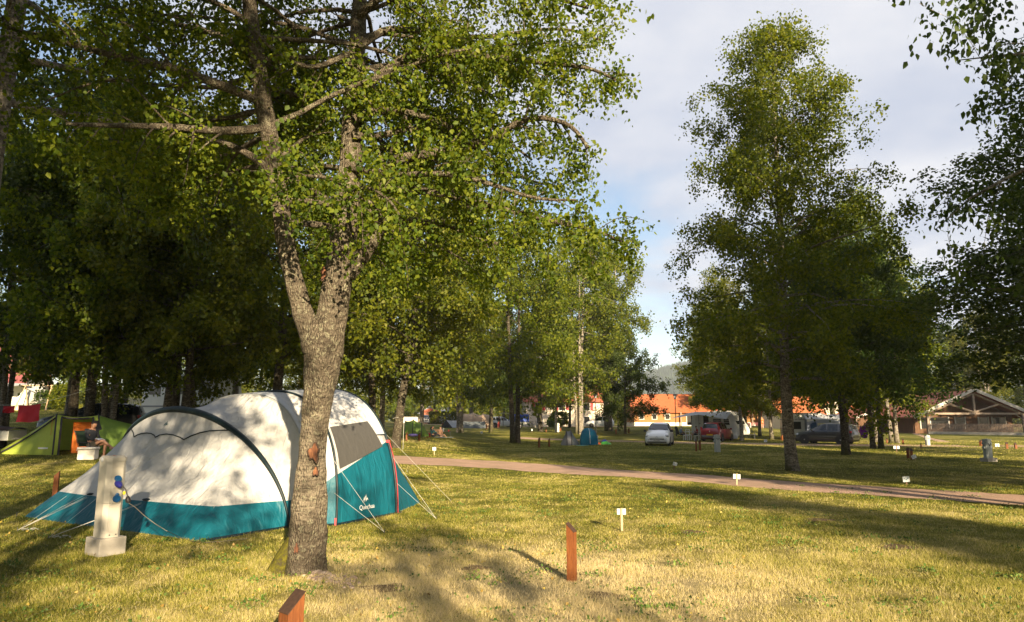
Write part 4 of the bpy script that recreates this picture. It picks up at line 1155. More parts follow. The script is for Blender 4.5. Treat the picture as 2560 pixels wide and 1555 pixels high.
def red_mpv():
    d = Vector((.56, .83, 0)).normalized(); g = G(1776, 1104)
    at = g + d * 2.05
    pr = paint('dark_red_paint', (0.20, 0.006, 0.014))
    r = car('minivan', 'dark red minivan seen from behind with a yellow plate beside the awning caravan', (at.x, at.y, h(at.x, at.y)), math.atan2(d.y, d.x), MPV, pr, [(-.35, .75), (-1.05, -.42), (-1.60, -1.12)], (.34, 1.03), (-2.03, -1.85), (1.32, -1.40), .74, head=(1.93, .66, .70, .15, .16, .115), tail=(-2.02, .76, 1.02, .10, .13, .42), split=(1.0, -.38, -1.08), mirror_mat=pr)
    mb = MB(); mb.box((-2.13, 0, .42), (.10, 1.50, .22), bev=.05); mb.build('bumper', GREYP, r)
    mb = MB(); mb.box((-2.19, 0, .56), (.02, .52, .11)); pl = mb.build('number_plate', PLATE_Y, r)
    m = Matrix.Translation((-2.202, 0, .56)) @ Matrix(((0, 0, -1, 0), (-1, 0, 0, 0), (0, 1, 0, 0), (0, 0, 0, 1)))
    text_mesh('21 KD PX', .09, INK, 'plate_lettering', pl, m, .001)
    mb = MB(); mb.prism([(-.05, 0), (0, .08), (.05, 0), (0, -.08)], .02, Matrix.Translation((-2.125, 0, .86)) @ Matrix.Rotation(R(90), 4, 'Z')); mb.build('badge', RIM, r)
    mb = MB(); mb.box((-1.0, .52, 1.66), (1.9, .03, .03)); mb.build('roof_rail', BLACKP, r); mb = MB(); mb.box((-1.0, -.52, 1.66), (1.9, .03, .03)); mb.build('roof_rail', BLACKP, r)
red_mpv()
HATCH = [(2.17, .22, .52, .62, .62, .58, .50), (2.12, .19, .62, .74, .78, .72, .60), (1.98, .17, .72, .85, .84, .78, .66), (1.60, .16, .84, .96, .885, .83, .70), (1.22, .16, .92, 1.03, .90, .85, .72), (1.00, .16, .96, 1.08, .90, .855, .70),
         (.62, .16, .98, 1.27, .90, .855, .66), (.22, .16, .99, 1.46, .90, .855, .62), (-.10, .16, 1.0, 1.55, .90, .855, .61), (-.28, .16, 1.0, 1.565, .90, .855, .61), (-.36, .16, 1.0, 1.57, .90, .855, .61), (-1.10, .16, 1.02, 1.56, .90, .855, .60), (-1.18, .16, 1.03, 1.555, .90, .855, .60), (-1.72, .17, 1.06, 1.51, .895, .84, .58), (-1.95, .20, 1.05, 1.44, .885, .83, .57), (-2.08, .25, 1.0, 1.12, .86, .80, .66), (-2.15, .30, .84, .92, .82, .78, .64), (-2.17, .36, .62, .70, .74, .72, .60)]
def grey_hatch():
    d = Vector((-.71, .70, 0)).normalized(); g = G(2068, 1110.5)
    at = g + Vector((.42, .907, 0)) * 0.9
    pr = paint('anthracite_paint', (0.060, 0.058, 0.060), 0.35)
    car('hatchback', 'anthracite grey hatchback parked side on in front of the white caravan', (at.x, at.y, h(at.x, at.y)), math.atan2(d.y, d.x), HATCH, pr, [(-.28, .62), (-1.10, -.36), (-1.72, -1.18)], (.20, 1.01), (-2.09, -1.94), (1.36, -1.30), .765, .325, head=(1.95, .70, .70, .18, .14, .09), tail=(-2.03, .78, .92, .16, .16, .15), split=(1.02, -.32, -1.14), spokes=9, mirror_x=.72, mirror_mat=pr)
grey_hatch()
def dark_car_left():
    g = GY(262, 33.0); pr = paint('black_paint', (0.012, 0.013, 0.015))
    car('estate_car', 'black car with only its roof and windows showing behind the green tunnel tent', (g.x, g.y, g.z - 0.08), R(200), HATCH, pr, [(-.28, .62), (-1.10, -.36), (-1.72, -1.18)], (.20, 1.01), (-2.09, -1.94), (1.36, -1.30), .765, .325, head=(1.95, .70, .70, .18, .14, .09), tail=(-2.03, .78, .92, .16, .16, .15), split=(1.02, -.32, -1.14))
dark_car_left()
def far_cars():
    g = GY(1494, 106)
    car('parked_van', 'white car far off behind the white birch clump', (g.x, g.y, g.z), R(175), MPV, WHITE_CAR, [(-.35, .75), (-1.05, -.42), (-1.60, -1.12)], (.34, 1.03), (-2.03, -1.85), (1.32, -1.42), .74, split=None)
    g = GY(1066, 122)
    car('parked_car', 'dark car far off below the white pavilion', (g.x, g.y, g.z), R(100), HATCH, paint('slate_paint', (0.05, 0.06, 0.08)), [(-.28, .62), (-1.10, -.36), (-1.72, -1.18)], (.20, 1.01), (-2.09, -1.94), (1.36, -1.30), .765, .325, split=None)
    g = GY(1254, 104)
    car('parked_car', 'white car under the pale tarp awning by the beige tents', (g.x, g.y, g.z), R(20), HATCH, WHITE_CAR, [(-.28, .62), (-1.10, -.36), (-1.72, -1.18)], (.20, 1.01), (-2.09, -1.94), (1.36, -1.30), .765, .325, split=None)
far_cars()

CARAVAN = simple('caravan_white', (0.66, 0.65, 0.61), 0.4, 0, 0.04, 2.0)
CARAVAN_G = simple('caravan_trim', (0.36, 0.36, 0.35), 0.5)
AWN = fabric('awning_grey', (0.50, 0.51, 0.54), 0.6, 0.15, 0.2)
WIN_D = simple('acrylic_window', (0.03, 0.033, 0.035), 0.12)
def caravan_shell(name, label, at, rz, L, W, Z, nose=0.55, tail=0.12, group=None):
    """local +x = drawbar end"""
    r = thing(name, label, 'caravan', at, rz, group)
    prof = [(-L / 2 + .02, .38), (L / 2 - .10, .38), (L / 2, .62), (L / 2 - .02, .95), (L / 2 - nose * .45, 1.55), (L / 2 - nose * .8, 2.15), (L / 2 - nose * 1.15, Z - .08), (L / 2 - nose * 1.5, Z), (-L / 2 + .25 + tail, Z), (-L / 2 + .08 + tail, Z - .10), (-L / 2, 1.2)]
    bm = bmesh.new()
    vs = [[bm.verts.new((x, s * W / 2, z)) for x, z in prof] for s in (-1, 1)]
    n = len(prof)
    bm.faces.new(vs[0]); bm.faces.new(vs[1][::-1])
    for i in range(n): bm.faces.new((vs[0][i], vs[1][i], vs[1][(i + 1) % n], vs[0][(i + 1) % n]))
    bmesh.ops.recalc_face_normals(bm, faces=bm.faces[:])
    ed = [e for e in bm.edges if abs(e.verts[0].co.y - e.verts[1].co.y) < .01]
    bmesh.ops.bevel(bm, geom=ed, offset=.05, segments=2, affect='EDGES')
    me = bpy.data.meshes.new('body'); bm.to_mesh(me); bm.free(); me.materials.append(CARAVAN)
    link('body', me, r)
    for s in (-1, 1):
        wheel(r, -.1, s * (W / 2 - .12), .32, .2, s)
        mb = MB(); mb.box((0, s * (W / 2 + .006), .46), (L * .96, .012, .05)); mb.build('trim_strip', CARAVAN_G, r)
    mb = MB(); mb.tube([(L / 2 - .1, .4, .42), (L / 2 + 1.1, 0, .45)], .035, 6); mb.tube([(L / 2 - .1, -.4, .42), (L / 2 + 1.1, 0, .45)], .035, 6); mb.tube([(L / 2 + .95, 0, .03), (L / 2 + .95, 0, .62)], .025, 6); mb.build('drawbar', GREYP, r)
    return r
def awning_caravan():
    d = Vector((.69, -.72, 0)).normalized(); nrm = Vector((-.72, -.69, 0)).normalized()   # nrm: side that faces the camera
    L, W, Z = 5.0, 2.15, 2.58
    c0 = G(1846, 1100); cen = c0 - d * (L / 2 - .1) - nrm * (W / 2)
    rz = math.atan2(d.y, d.x)
    r = caravan_shell('caravan', 'white caravan with a grey sun awning stretched out over people at a table', (cen.x, cen.y, h(cen.x, cen.y)), rz, L, W, Z, .85)
    S = -1 if (Matrix.Rotation(rz, 3, 'Z') @ Vector((0, -1, 0))).dot(nrm) > 0 else 1
    y = S * (W / 2 + .012)
    for x0, w, nm in ((-1.75, .62, 'door'), (-1.05, .02, None)):
        if nm:
            mb = MB(); mb.box((x0, y, 1.38), (w, .02, 1.75), bev=.004); dd = mb.build('door', simple('door_white', (.60, .59, .55), .45), r); mb = MB(); mb.box((x0 + w * .38, y + S * .02, 1.45), (.05, .03, .12)); mb.build('handle', BLACKP, dd)
    mb = MB(); mb.box((-.85, y, 1.35), (.55, .02, 1.78)); mb.build('doorway', simple('dark_doorway', (.03, .022, .016), .8), r)
    for x0, w in ((.30, .80), (1.35, .70)):
        mb = MB(); mb.box((x0, y, 1.62), (w, .03, .55), bev=.01); wn = mb.build('window', WIN_D, r)
        mb = MB(); mb.box((x0, y + S * .02, 1.72), (w * .92, .012, .05)); mb.box((x0, y + S * .02, 1.55), (w * .92, .012, .05)); mb.build('window_frame', CARAVAN_G, wn)
    # front window on the sloping nose
    m = Matrix.Translation((L / 2 - .85 * .42, 0, 1.42)) @ Matrix.Rotation(R(-24), 4, 'Y')
    mb = MB(); mb.box((.035, 0, 0), (.03, 1.5, .66), m=m, bev=.012); mb.build('front_window', WIN_D, r)
    m = Matrix.Translation((L / 2 - .85 * .72, 0, 2.02)) @ Matrix.Rotation(R(-22), 4, 'Y')
    mb = MB(); mb.box((.03, 0, 0), (.03, 1.6, .36), m=m, bev=.012); mb.build('locker_panel', CARAVAN_G, r)
    mb = MB(); mb.box((-.2, 0, Z + .05), (.5, .5, .10), bev=.03); mb.box((.9, .2, Z + .04), (.35, .35, .08), bev=.03); mb.build('roof_hatch', CARAVAN, r)
    # awning: three poles, sagging canopy, storm strap panel at the nose end
    aw = thing('awning', 'grey sun awning of the caravan held out on thin poles', 'awning', r.location, rz)
    O = 2.4
    rows = []
    for i in range(9):
        f = i / 8; x = -L / 2 + .1 + (L - .75) * f
        sag = .10 * math.sin(PI * f)
        out = [(-L / 2 - .9 + (L * .5 + .9 - 0.2) * min(1, f * 2), O, 1.94 + .34 * min(1, f * 2))] if f <= .5 else [(-.2 + (L / 2 - .2) * (f - .5) * 2, O + (-.9) * (f - .5) * 2, 2.28 - .42 * (f - .5) * 2)]
        ox, oo, oz = out[0]
        row = []
        for j in range(7):
            g = j / 6
            row.append((x + (ox - x) * g, S * (W / 2 + .01 + oo * g), (Z - .04) + (oz - Z + .04) * g - sag * math.sin(PI * g) * .5))
        rows.append(row)
    mb = MB(); mb.grid(rows); mb.build('canopy', AWN, aw)
    for px_, py_, pz_ in ((-L / 2 - .9, O, 1.94), (-.2, O, 2.28)):
        mb = MB(); mb.tube([(px_, S * (W / 2 + py_), 0), (px_, S * (W / 2 + py_), pz_)], .016, 6); mb.build('pole', GREYP, aw)
    mb = MB(); a_ = (L / 2 - .62, S * (W / 2 + .02), Z - .1); b_ = (L / 2 - .35, S * (W / 2 + 1.5), 1.86)
    mb.add([a_, (L / 2 - .25, S * (W / 2 + .05), 1.8), (L / 2 - .02, S * (W / 2 + .06), .45), (L / 2 + .02, S * (W / 2 + .35), .1), (L / 2 - .42, S * (W / 2 + .5), .1), (L / 2 - .8, S * (W / 2 + .35), 2.0)], [(0, 1, 2, 3, 4, 5)]); mb.build('side_panel', AWN, aw)
    return r, d, nrm, S
CV, CV_D, CV_N, CV_S = awning_caravan()
def second_caravan():
    g = G(1990, 1098); view = Vector((.415, .91, 0)); d = Vector((-.91, .415, 0)); d = (d * math.cos(R(8)) + view * math.sin(R(-8))).normalized()
    # drawbar end points away to the right; rear with lights at the left
    L, W, Z = 4.4, 2.1, 2.42
    dirx = -d; nrm = -view
    cen = g + dirx * (L / 2 - 1.3) + view * (W / 2)
    rz = math.atan2(dirx.y, dirx.x)
    r = caravan_shell('caravan', 'white caravan with a black open window behind the grey car', (cen.x, cen.y, h(cen.x, cen.y)), rz, L, W, Z, .5, .02)
    S = -1; y = S * (W / 2 + .012)
    m = Matrix.Translation((-1.05, y, 1.32)) @ Matrix.Rotation(R(16), 4, 'X')
    mb = MB(); mb.box((0, -.06, 0), (.98, .03, .62), m=m, bev=.02); mb.build('window', WIN_D, r)
    mb = MB(); mb.box((-1.05, y, 1.30), (1.05, .02, .70)); mb.build('window_frame', BLACKP, r)
    mb = MB(); mb.box((-.9, y, 1.83), (2.4, .012, .022)); mb.build('trim_strip', simple('caravan_red_line', (.10, .03, .03), .5), r)
    mx = Matrix.Translation((-.55, y - .012, 1.90)) @ Matrix.Rotation(R(90), 4, 'X')
    text_mesh('La Mancelle', .20, INK, 'lettering', r, mx, .002)
    mb = MB(); mb.box((-1.9, 0, Z + .03), (.3, 1.8, .12), bev=.03); mb.box((-.3, 0, Z + .03), (3.4, 2.14, .07), bev=.02); mb.build('roof_edge', CARAVAN_G, r)
    for s in (-1, 1):
        for z in (.62, .80, .98):
            mb = MB(); mb.lathe([(.07, 0), (.07, .03), (.05, .045)], (-L / 2 - .0, s * .8, z), 12, Matrix.Rotation(R(-90), 4, 'Y')); mb.build('tail_light', TAILR, r)
    mb = MB(); mb.box((-L / 2 - .01, 0, 1.86), (.02, 1.9, .06)); mb.build('trim_strip', simple('caravan_blue_line', (.05, .10, .30), .5), r)
    # awning tent in front of its right half
    TB = fabric('blue_grey_canvas', (.20, .23, .32), .7, .15, .3); TB2 = fabric('dark_blue_canvas', (.02, .05, .12), .7, .1, .3); TP = simple('clear_film', (.38, .36, .26), .15)
    a0 = cen + dirx * -.05 + nrm * (W / 2 + .03)
    t = thing('awning_tent', 'blue grey awning tent with windows joined to the white caravan behind the grey car', 'tent', (a0.x, a0.y, h(a0.x, a0.y)), rz)
    Lx, D = 3.4, 1.7
    mb = MB(); mb.grid([[(x, -D * f, 2.30 - .42 * f + (.03 * math.sin(x * 3))) for x in np.linspace(-.05, Lx, 8)] for f in (0, .33, .66, 1.03)]); mb.build('roof', AWN, t)
    mb = MB(); mb.grid([[(x, -D, z) for x in np.linspace(0, Lx, 10)] for z in (0, .6, 1.2, 1.88)]); mb.grid([[(0, -D * f, z * (1 + .0 * f)) for f in (0, .5, 1)] for z in (0, 1.86)]); mb.grid([[(Lx, -D * f, z) for f in (0, .5, 1)] for z in (0, 1.86)]); mb.build('walls', TB, t)
    mb = MB(); mb.prism([(.30, .05), (.30, 1.35), (.45, 1.55), (.75, 1.62), (.82, 1.55), (.82, .05)], .02, Matrix.Translation((0, -D - .012, 0))); mb.build('door_panel', TB2, t)
    for x in (1.25, 2.05, 2.85):
        mb = MB(); mb.box((x, -D - .012, 1.22), (.68, .016, .62), bev=.004); mb.build('window', TP, t)
    mb = MB(); mb.grid([[(x, -D - .015, 1.62 + .22 * math.sin(PI * (x / Lx))), (x, -D - .015, 1.86)] for x in np.linspace(0, Lx, 12)]); mb.build('valance', AWN, t)
second_caravan()
def left_campers():
    g = GY(500, 46)
    r = caravan_shell('motorhome', 'white motorhome half hidden by stems beyond the big tent', (g.x, g.y, g.z - .1), R(-12), 6.2, 2.2, 3.0, .35)
    for x in (-2.1, -.4, 1.6):
        mb = MB(); mb.box((x, -1.115, 1.95), (.85, .03, .55), bev=.01); mb.build('window', WIN_D, r)
    mb = MB(); mb.box((.6, 0, 3.1), (1.6, .9, .22), bev=.05); mb.box((-1.5, 0, 3.05), (.6, .6, .12), bev=.03); mb.build('roof_box', CARAVAN_G, r)
    mb = MB(); mb.box((-.2, -1.16, 2.72), (4.2, .09, .10)); mb.build('rolled_awning', CARAVAN_G, r)
    mb = MB(); mb.box((0, -1.118, .9), (6.0, .012, .10)); mb.build('trim_strip', simple('camper_grey_line', (.2, .2, .22), .5), r)
    g = GY(16, 62)
    r = caravan_shell('caravan', 'cream caravan at the left edge behind the red towels', (g.x, g.y, g.z), R(10), 4.6, 2.1, 2.4, .5)
    for x in (-1.3, .5):
        mb = MB(); mb.box((x, -1.065, 1.45), (.8, .03, .55), bev=.01); mb.build('window', WIN_D, r)
    g = GY(66, 60)
    r = caravan_shell('caravan', 'white caravan with a flat awning roof right of the cream one', (g.x, g.y, g.z), R(-8), 4.2, 2.1, 2.3, .5)
    mb = MB(); mb.box((.2, -1.065, 1.4), (1.0, .03, .5), bev=.01); mb.build('window', WIN_D, r)
    mb = MB(); mb.grid([[(x, -1.05 - 2.2 * f, 2.28 - .35 * f + .05 * math.sin(x * 2)) for x in np.linspace(-1.9, 2.2, 6)] for f in (0, .5, 1)]); mb.build('awning_roof', F_WHITE, r)
    for x in (-1.9, 2.2):
        mb = MB(); mb.tube([(x, -3.22, 0), (x, -3.22, 1.95)], .02, 6); mb.build('pole', GREYP, r)
    # trailer left of the tunnel tent
    g = GY(8, 25.5)
    r = thing('utility_trailer', 'grey utility trailer under a dark cover beside the green tunnel tent', 'trailer', g, R(8))
    mb = MB(); mb.box((0, 0, .62), (2.0, 1.2, .36), bev=.02); mb.build('box', simple('galvanised', (.40, .40, .37), .45, .4), r)
    mb = MB(); rows = [[(x, y, .84 + .10 * math.cos(y * 2.2) + .03 * math.sin(x * 5)) for y in np.linspace(-.63, .63, 9)] for x in np.linspace(-1.03, 1.03, 12)]; mb.grid(rows); mb.build('cover', fabric('dark_tarp', (.05, .035, .035), .6, 0, .5), r)
    for s in (-1, 1): wheel(r, 0, s * .70, .28, .16, s)
    mb = MB(); mb.tube([(1.0, .3, .5), (2.0, 0, .5)], .03, 6); mb.tube([(1.0, -.3, .5), (2.0, 0, .5)], .03, 6); mb.build('drawbar', GREYP, r)
    mb = MB(); mb.box((-.2, -.606, .62), (.16, .012, .10)); mb.build('blue_sticker', simple('sticker_blue', (.05, .12, .35), .5), r)
    mb = MB(); mb.box((.05, -.606, .62), (.14, .012, .16)); mb.build('yellow_sticker', simple('sticker_yellow', (.65, .45, .02), .5), r)
left_campers()
# ------------------------------------------------------------------ buildings
def tile_mat(name, c):
    n = NT(name); v = n.coord('Object')
    w = n.n('ShaderNodeTexWave', Scale=1.4, Distortion=0.4); w.wave_type = 'BANDS'; w.bands_direction = 'Z'; n.l(n.coord('Object', (1, 1, 2.2)), w.inputs['Vector'])
    k = n.noise(v, 1.2, 5); b = n.noise(v, 14, 3)
    f = n.math('ADD', n.math('MULTIPLY', w.outputs['Fac'], .35), n.math('ADD', n.math('MULTIPLY', k, .4), n.math('MULTIPLY', b, .25)))
    n.col(n.ramp(f, [(.25, tuple(x * .62 for x in c)), (.55, c), (.85, tuple(min(1, x * 1.25) for x in c))])); n.set(.85)
    n.bump(w.outputs['Fac'], .6, .03)
    return n.m
def board_mat(name, c, sc_=7.0, horiz=False):
    n = NT(name)
    w = n.n('ShaderNodeTexWave', Scale=sc_, Distortion=0.0); w.wave_type = 'BANDS'; w.bands_direction = 'Z' if horiz else 'DIAGONAL'
    v = n.coord('Object', (1, 1, 0.0) if not horiz else (0, 0, 1)); n.l(v, w.inputs['Vector'])
    k = n.noise(n.coord('Object', (3, 3, .25)), 4, 5)
    gap = n.ramp(w.outputs['Fac'], [(.0, (0, 0, 0)), (.12, (1, 1, 1))])
    cc = n.ramp(k, [(.3, tuple(x * .65 for x in c)), (.7, tuple(x * 1.2 for x in c))])
    n.col(n.mix(gap, tuple(x * .3 for x in c), cc)); n.set(.8); n.bump(w.outputs['Fac'], .4, .02)
    return n.m
TILE_R = tile_mat('red_tiles', (.34, .095, .050)); TILE_O = tile_mat('orange_tiles', (.38, .105, .036))
BOARD = board_mat('brown_boards', (.115, .052, .020)); BOARD_L = board_mat('honey_boards', (.34, .155, .05)); TIMBER = simple('weathered_timber', (.25, .19, .145), .8, 0, .2, 8)
BARGE = simple('white_barge', (.44, .41, .37), .7); CONC = simple('concrete', (.36, .33, .29), .9, 0, .15, 4, bump=.3); RENDER_ = simple('cream_render', (.60, .52, .40), .9, 0, .06, 3)
DARK_IN = simple('dark_glass', (.012, .013, .014), .15)
def hall():
    Yg = 94.0; X0, X1 = 55.6, 71.4; Xp = (X0 + X1) / 2; ze, zp = 2.35, 5.75; Lb = 19.0
    r = thing('wooden_hall', 'timber hall with red tiled roof and open truss gable at the right edge', 'building', (X0, Yg, 0))
    w = X1 - X0; xp = w / 2
    # walls: gable wall set back behind the porch, long side wall
    back = 3.0
    mb = MB(); mb.prism([(1.0, 0), (w - 1.0, 0), (w - 1.0, 2.62), (xp, zp - .42), (1.0, 2.62)], .2, Matrix.Translation((0, back, 0))); mb.build('gable_wall', BOARD, r)
    mb = MB(); mb.box((1.0, back + .11 + (Lb - back) / 2, 1.25), (.2, Lb - back, 2.5)); mb.build('side_wall', BOARD, r)
    mb = MB(); mb.box((1.0 - .0, Lb + .02, 1.2), (.3, .3, 2.4)); mb.build('corner_post', TIMBER, r)
    # roof slabs
    def slab(xa, za, xb, zb, y0, y1, t=.16):
        nrm = Vector((-(zb - za), 0, xb - xa)).normalized() * t
        a, b = Vector((xa, 0, za)), Vector((xb, 0, zb)); vs = []
        for y in (y0, y1):
            for q in (a, b, b + nrm, a + nrm): vs.append((q.x, y, q.z))
        return vs, [(0, 1, 2, 3), (7, 6, 5, 4), (0, 4, 5, 1), (1, 5, 6, 2), (2, 6, 7, 3), (3, 7, 4, 0)]
    for s in (0, 1):
        mb = MB(); xa = -.6 if s == 0 else w + .6
        if s == 0: mb.add(*slab(xa, ze - .26, xp, zp, 0, Lb))
        else: mb.add(*slab(xp, zp, xa, ze - .26, 0, Lb))
        ro = mb.build('roof', TILE_R, r)
        mb = MB()
        if s == 0: mb.add(*slab(xa - .02, ze - .30, xp, zp + .02, -.09, -.005, .42))
        else: mb.add(*slab(xp, zp + .02, xa + .02, ze - .30, -.09, -.005, .42))
        mb.build('barge_board', BARGE, ro)
    # open truss
    mb = MB(); y = .35
    mb.box((xp, y, 2.72), (w - 2.4, .24, .26)); mb.build('tie_beam', TIMBER, r)
    mb = MB(); mb.box((xp, y, 4.15), (.26, .22, 2.6)); mb.build('king_post', TIMBER, r)
    for s in (-1, 1):
        mb = MB(); mb.tube([(xp + s * .15, y, 2.95), (xp + s * 3.5, y, 4.05)], .13, 4); mb.build('strut', TIMBER, r)
        mb = MB(); mb.tube([(xp + s * (w / 2 - 1.0), y, 2.55), (xp + s * .1, y, zp - .35)], .14, 4); mb.build('rafter', TIMBER, r)
        mb = MB(); mb.box((xp + s * (w / 2 - 1.35), y, 1.35), (.28, .28, 2.7)); mb.build('post', TIMBER, r)
        mb = MB(); mb.tube([(xp + s * (w / 2 - 1.4), y, 1.9), (xp + s * (w / 2 - 2.3), y, 2.6)], .09, 4); mb.build('brace', TIMBER, r)
    GP = simple('grey_frame', (.34, .33, .31), .6)
    for x0, x1 in ((2.0, 2.9), (3.4, 6.0), (6.9, 8.3), (10.2, 11.6), (12.1, 14.0)):
        xm = x0 - 0; mb = MB(); mb.box(((x0 + x1) / 2 - .2, back - .13, 1.45), (x1 - x0, .05, 1.55)); wn = mb.build('window', DARK_IN, r)
        mb = MB(); 
        for xx in (x0 - .2, x1 - .2): mb.box((xx, back - .15, 1.45), (.16, .09, 1.7))
        mb.build('window_frame', GP, wn)
    # second, lower roof with its white verge on the far side wing
    mb = MB(); mb.add(*slab(-3.0, 2.1, .9, 3.5, 11.0, Lb + 6)); ro = mb.build('wing_roof', TILE_R, r)
    mb = MB(); mb.add(*slab(-3.02, 2.08, .9, 3.52, 10.9, 10.995, .3)); mb.build('barge_board', BARGE, ro)
    mb = MB(); mb.box((-1.2, Lb * .5 + 8.5, 1.1), (3.2, 13.0, 2.2)); mb.build('wing_wall', BOARD, r)
    for k in range(7):
        mb = MB(); mb.box((-2.85, 11.5 + k * 2.0, 1.05), (.14, .14, 2.1)); mb.build('post', TIMBER, r)
    # terrace paling fence on its concrete base comes forward to the right
    f = thing('paling_fence', 'weathered vertical paling fence on a concrete base in front of the wooden hall', 'fence', (0, 0, 0))
    pts = [Vector((55.9, 92.6, 0)), Vector((57.2, 91.0, 0)), Vector((62.0, 83.6, 0)), Vector((66.5, 76.5, 0))]
    mb = MB(); mc = MB(); mr = MB()
    rg = random.Random(3)
    for a, b in zip(pts[:-1], pts[1:]):
        Ln = (b - a).length; dr = (b - a).normalized(); ang = math.atan2(dr.y, dr.x); k = int(Ln / .17)
        for i in range(k):
            p = a + dr * (i + .5) * .17; mb.box((p.x, p.y, .86 + rg.uniform(-.01, .01)), (.115, .03, 1.02), ang)
        m_ = (a + b) / 2; mc.box((m_.x, m_.y, .12), (Ln + .05, .22, .44), ang); 
        nn = Vector((-dr.y, dr.x, 0)) * .04
        for z in (.55, 1.15): mr.box((m_.x + nn.x, m_.y + nn.y, z), (Ln, .05, .09), ang)
    mb.build('palings', simple('paling_wood', (.23, .165, .125), .85, 0, .3, 3), f); mc.build('concrete_base', CONC, f); mr.build('rails', TIMBER, f)
hall()
def gable_house(name, label, at, rz, L, D, ze, zr, wall, roof, plinth=None, over=.5, cat='building'):
    r = thing(name, label, cat, at, rz)
    mb = MB(); mb.prism([(-D / 2, 0), (D / 2, 0), (D / 2, ze), (0, zr - .25), (-D / 2, ze)], L, Matrix.Rotation(R(90), 4, 'Z')); mb.build('walls', wall, r)
    for s in (-1, 1):
        a = Vector((0, 0, zr)); sl = (zr - ze) / (D / 2); b = Vector((0, s * (D / 2 + over), ze - sl * over)); n_ = Vector((0, s * sl, 1)).normalized() * .14
        mb = MB(); vs = []
        for x in (-L / 2 - over, L / 2 + over):
            for q in (a, b, b + n_, a + n_): vs.append((x, q.y, q.z))
        mb.add(vs, [(0, 1, 2, 3), (7, 6, 5, 4), (0, 4, 5, 1), (1, 5, 6, 2), (2, 6, 7, 3), (3, 7, 4, 0)]); mb.build('roof', roof, r)
    if plinth:
        mb = MB(); mb.box((0, 0, .32), (L + .08, D + .08, .64)); mb.build('plinth', plinth, r)
    return r
def windows(r, xs, y, z, w, hh, mat, frame=None, shutters=None, S=-1):
    for x in xs:
        mb = MB(); mb.box((x, y + S * .02, z), (w, .04, hh)); wn = mb.build('window', mat, r)
        if frame:
            mb = MB()
            for q in (-1, 1): mb.box((x + q * w / 2, y + S * .05, z), (.09, .05, hh + .1)); mb.box((x, y + S * .05, z + q * hh / 2), (w - .09, .05, .09))
            mb.build('window_frame', frame, wn)
        if shutters:
            for q in (-1, 1):
                mb = MB(); mb.box((x + q * (w * .5 + .33), y + S * .035, z), (.5, .05, hh)); mb.build('shutter', shutters, r)
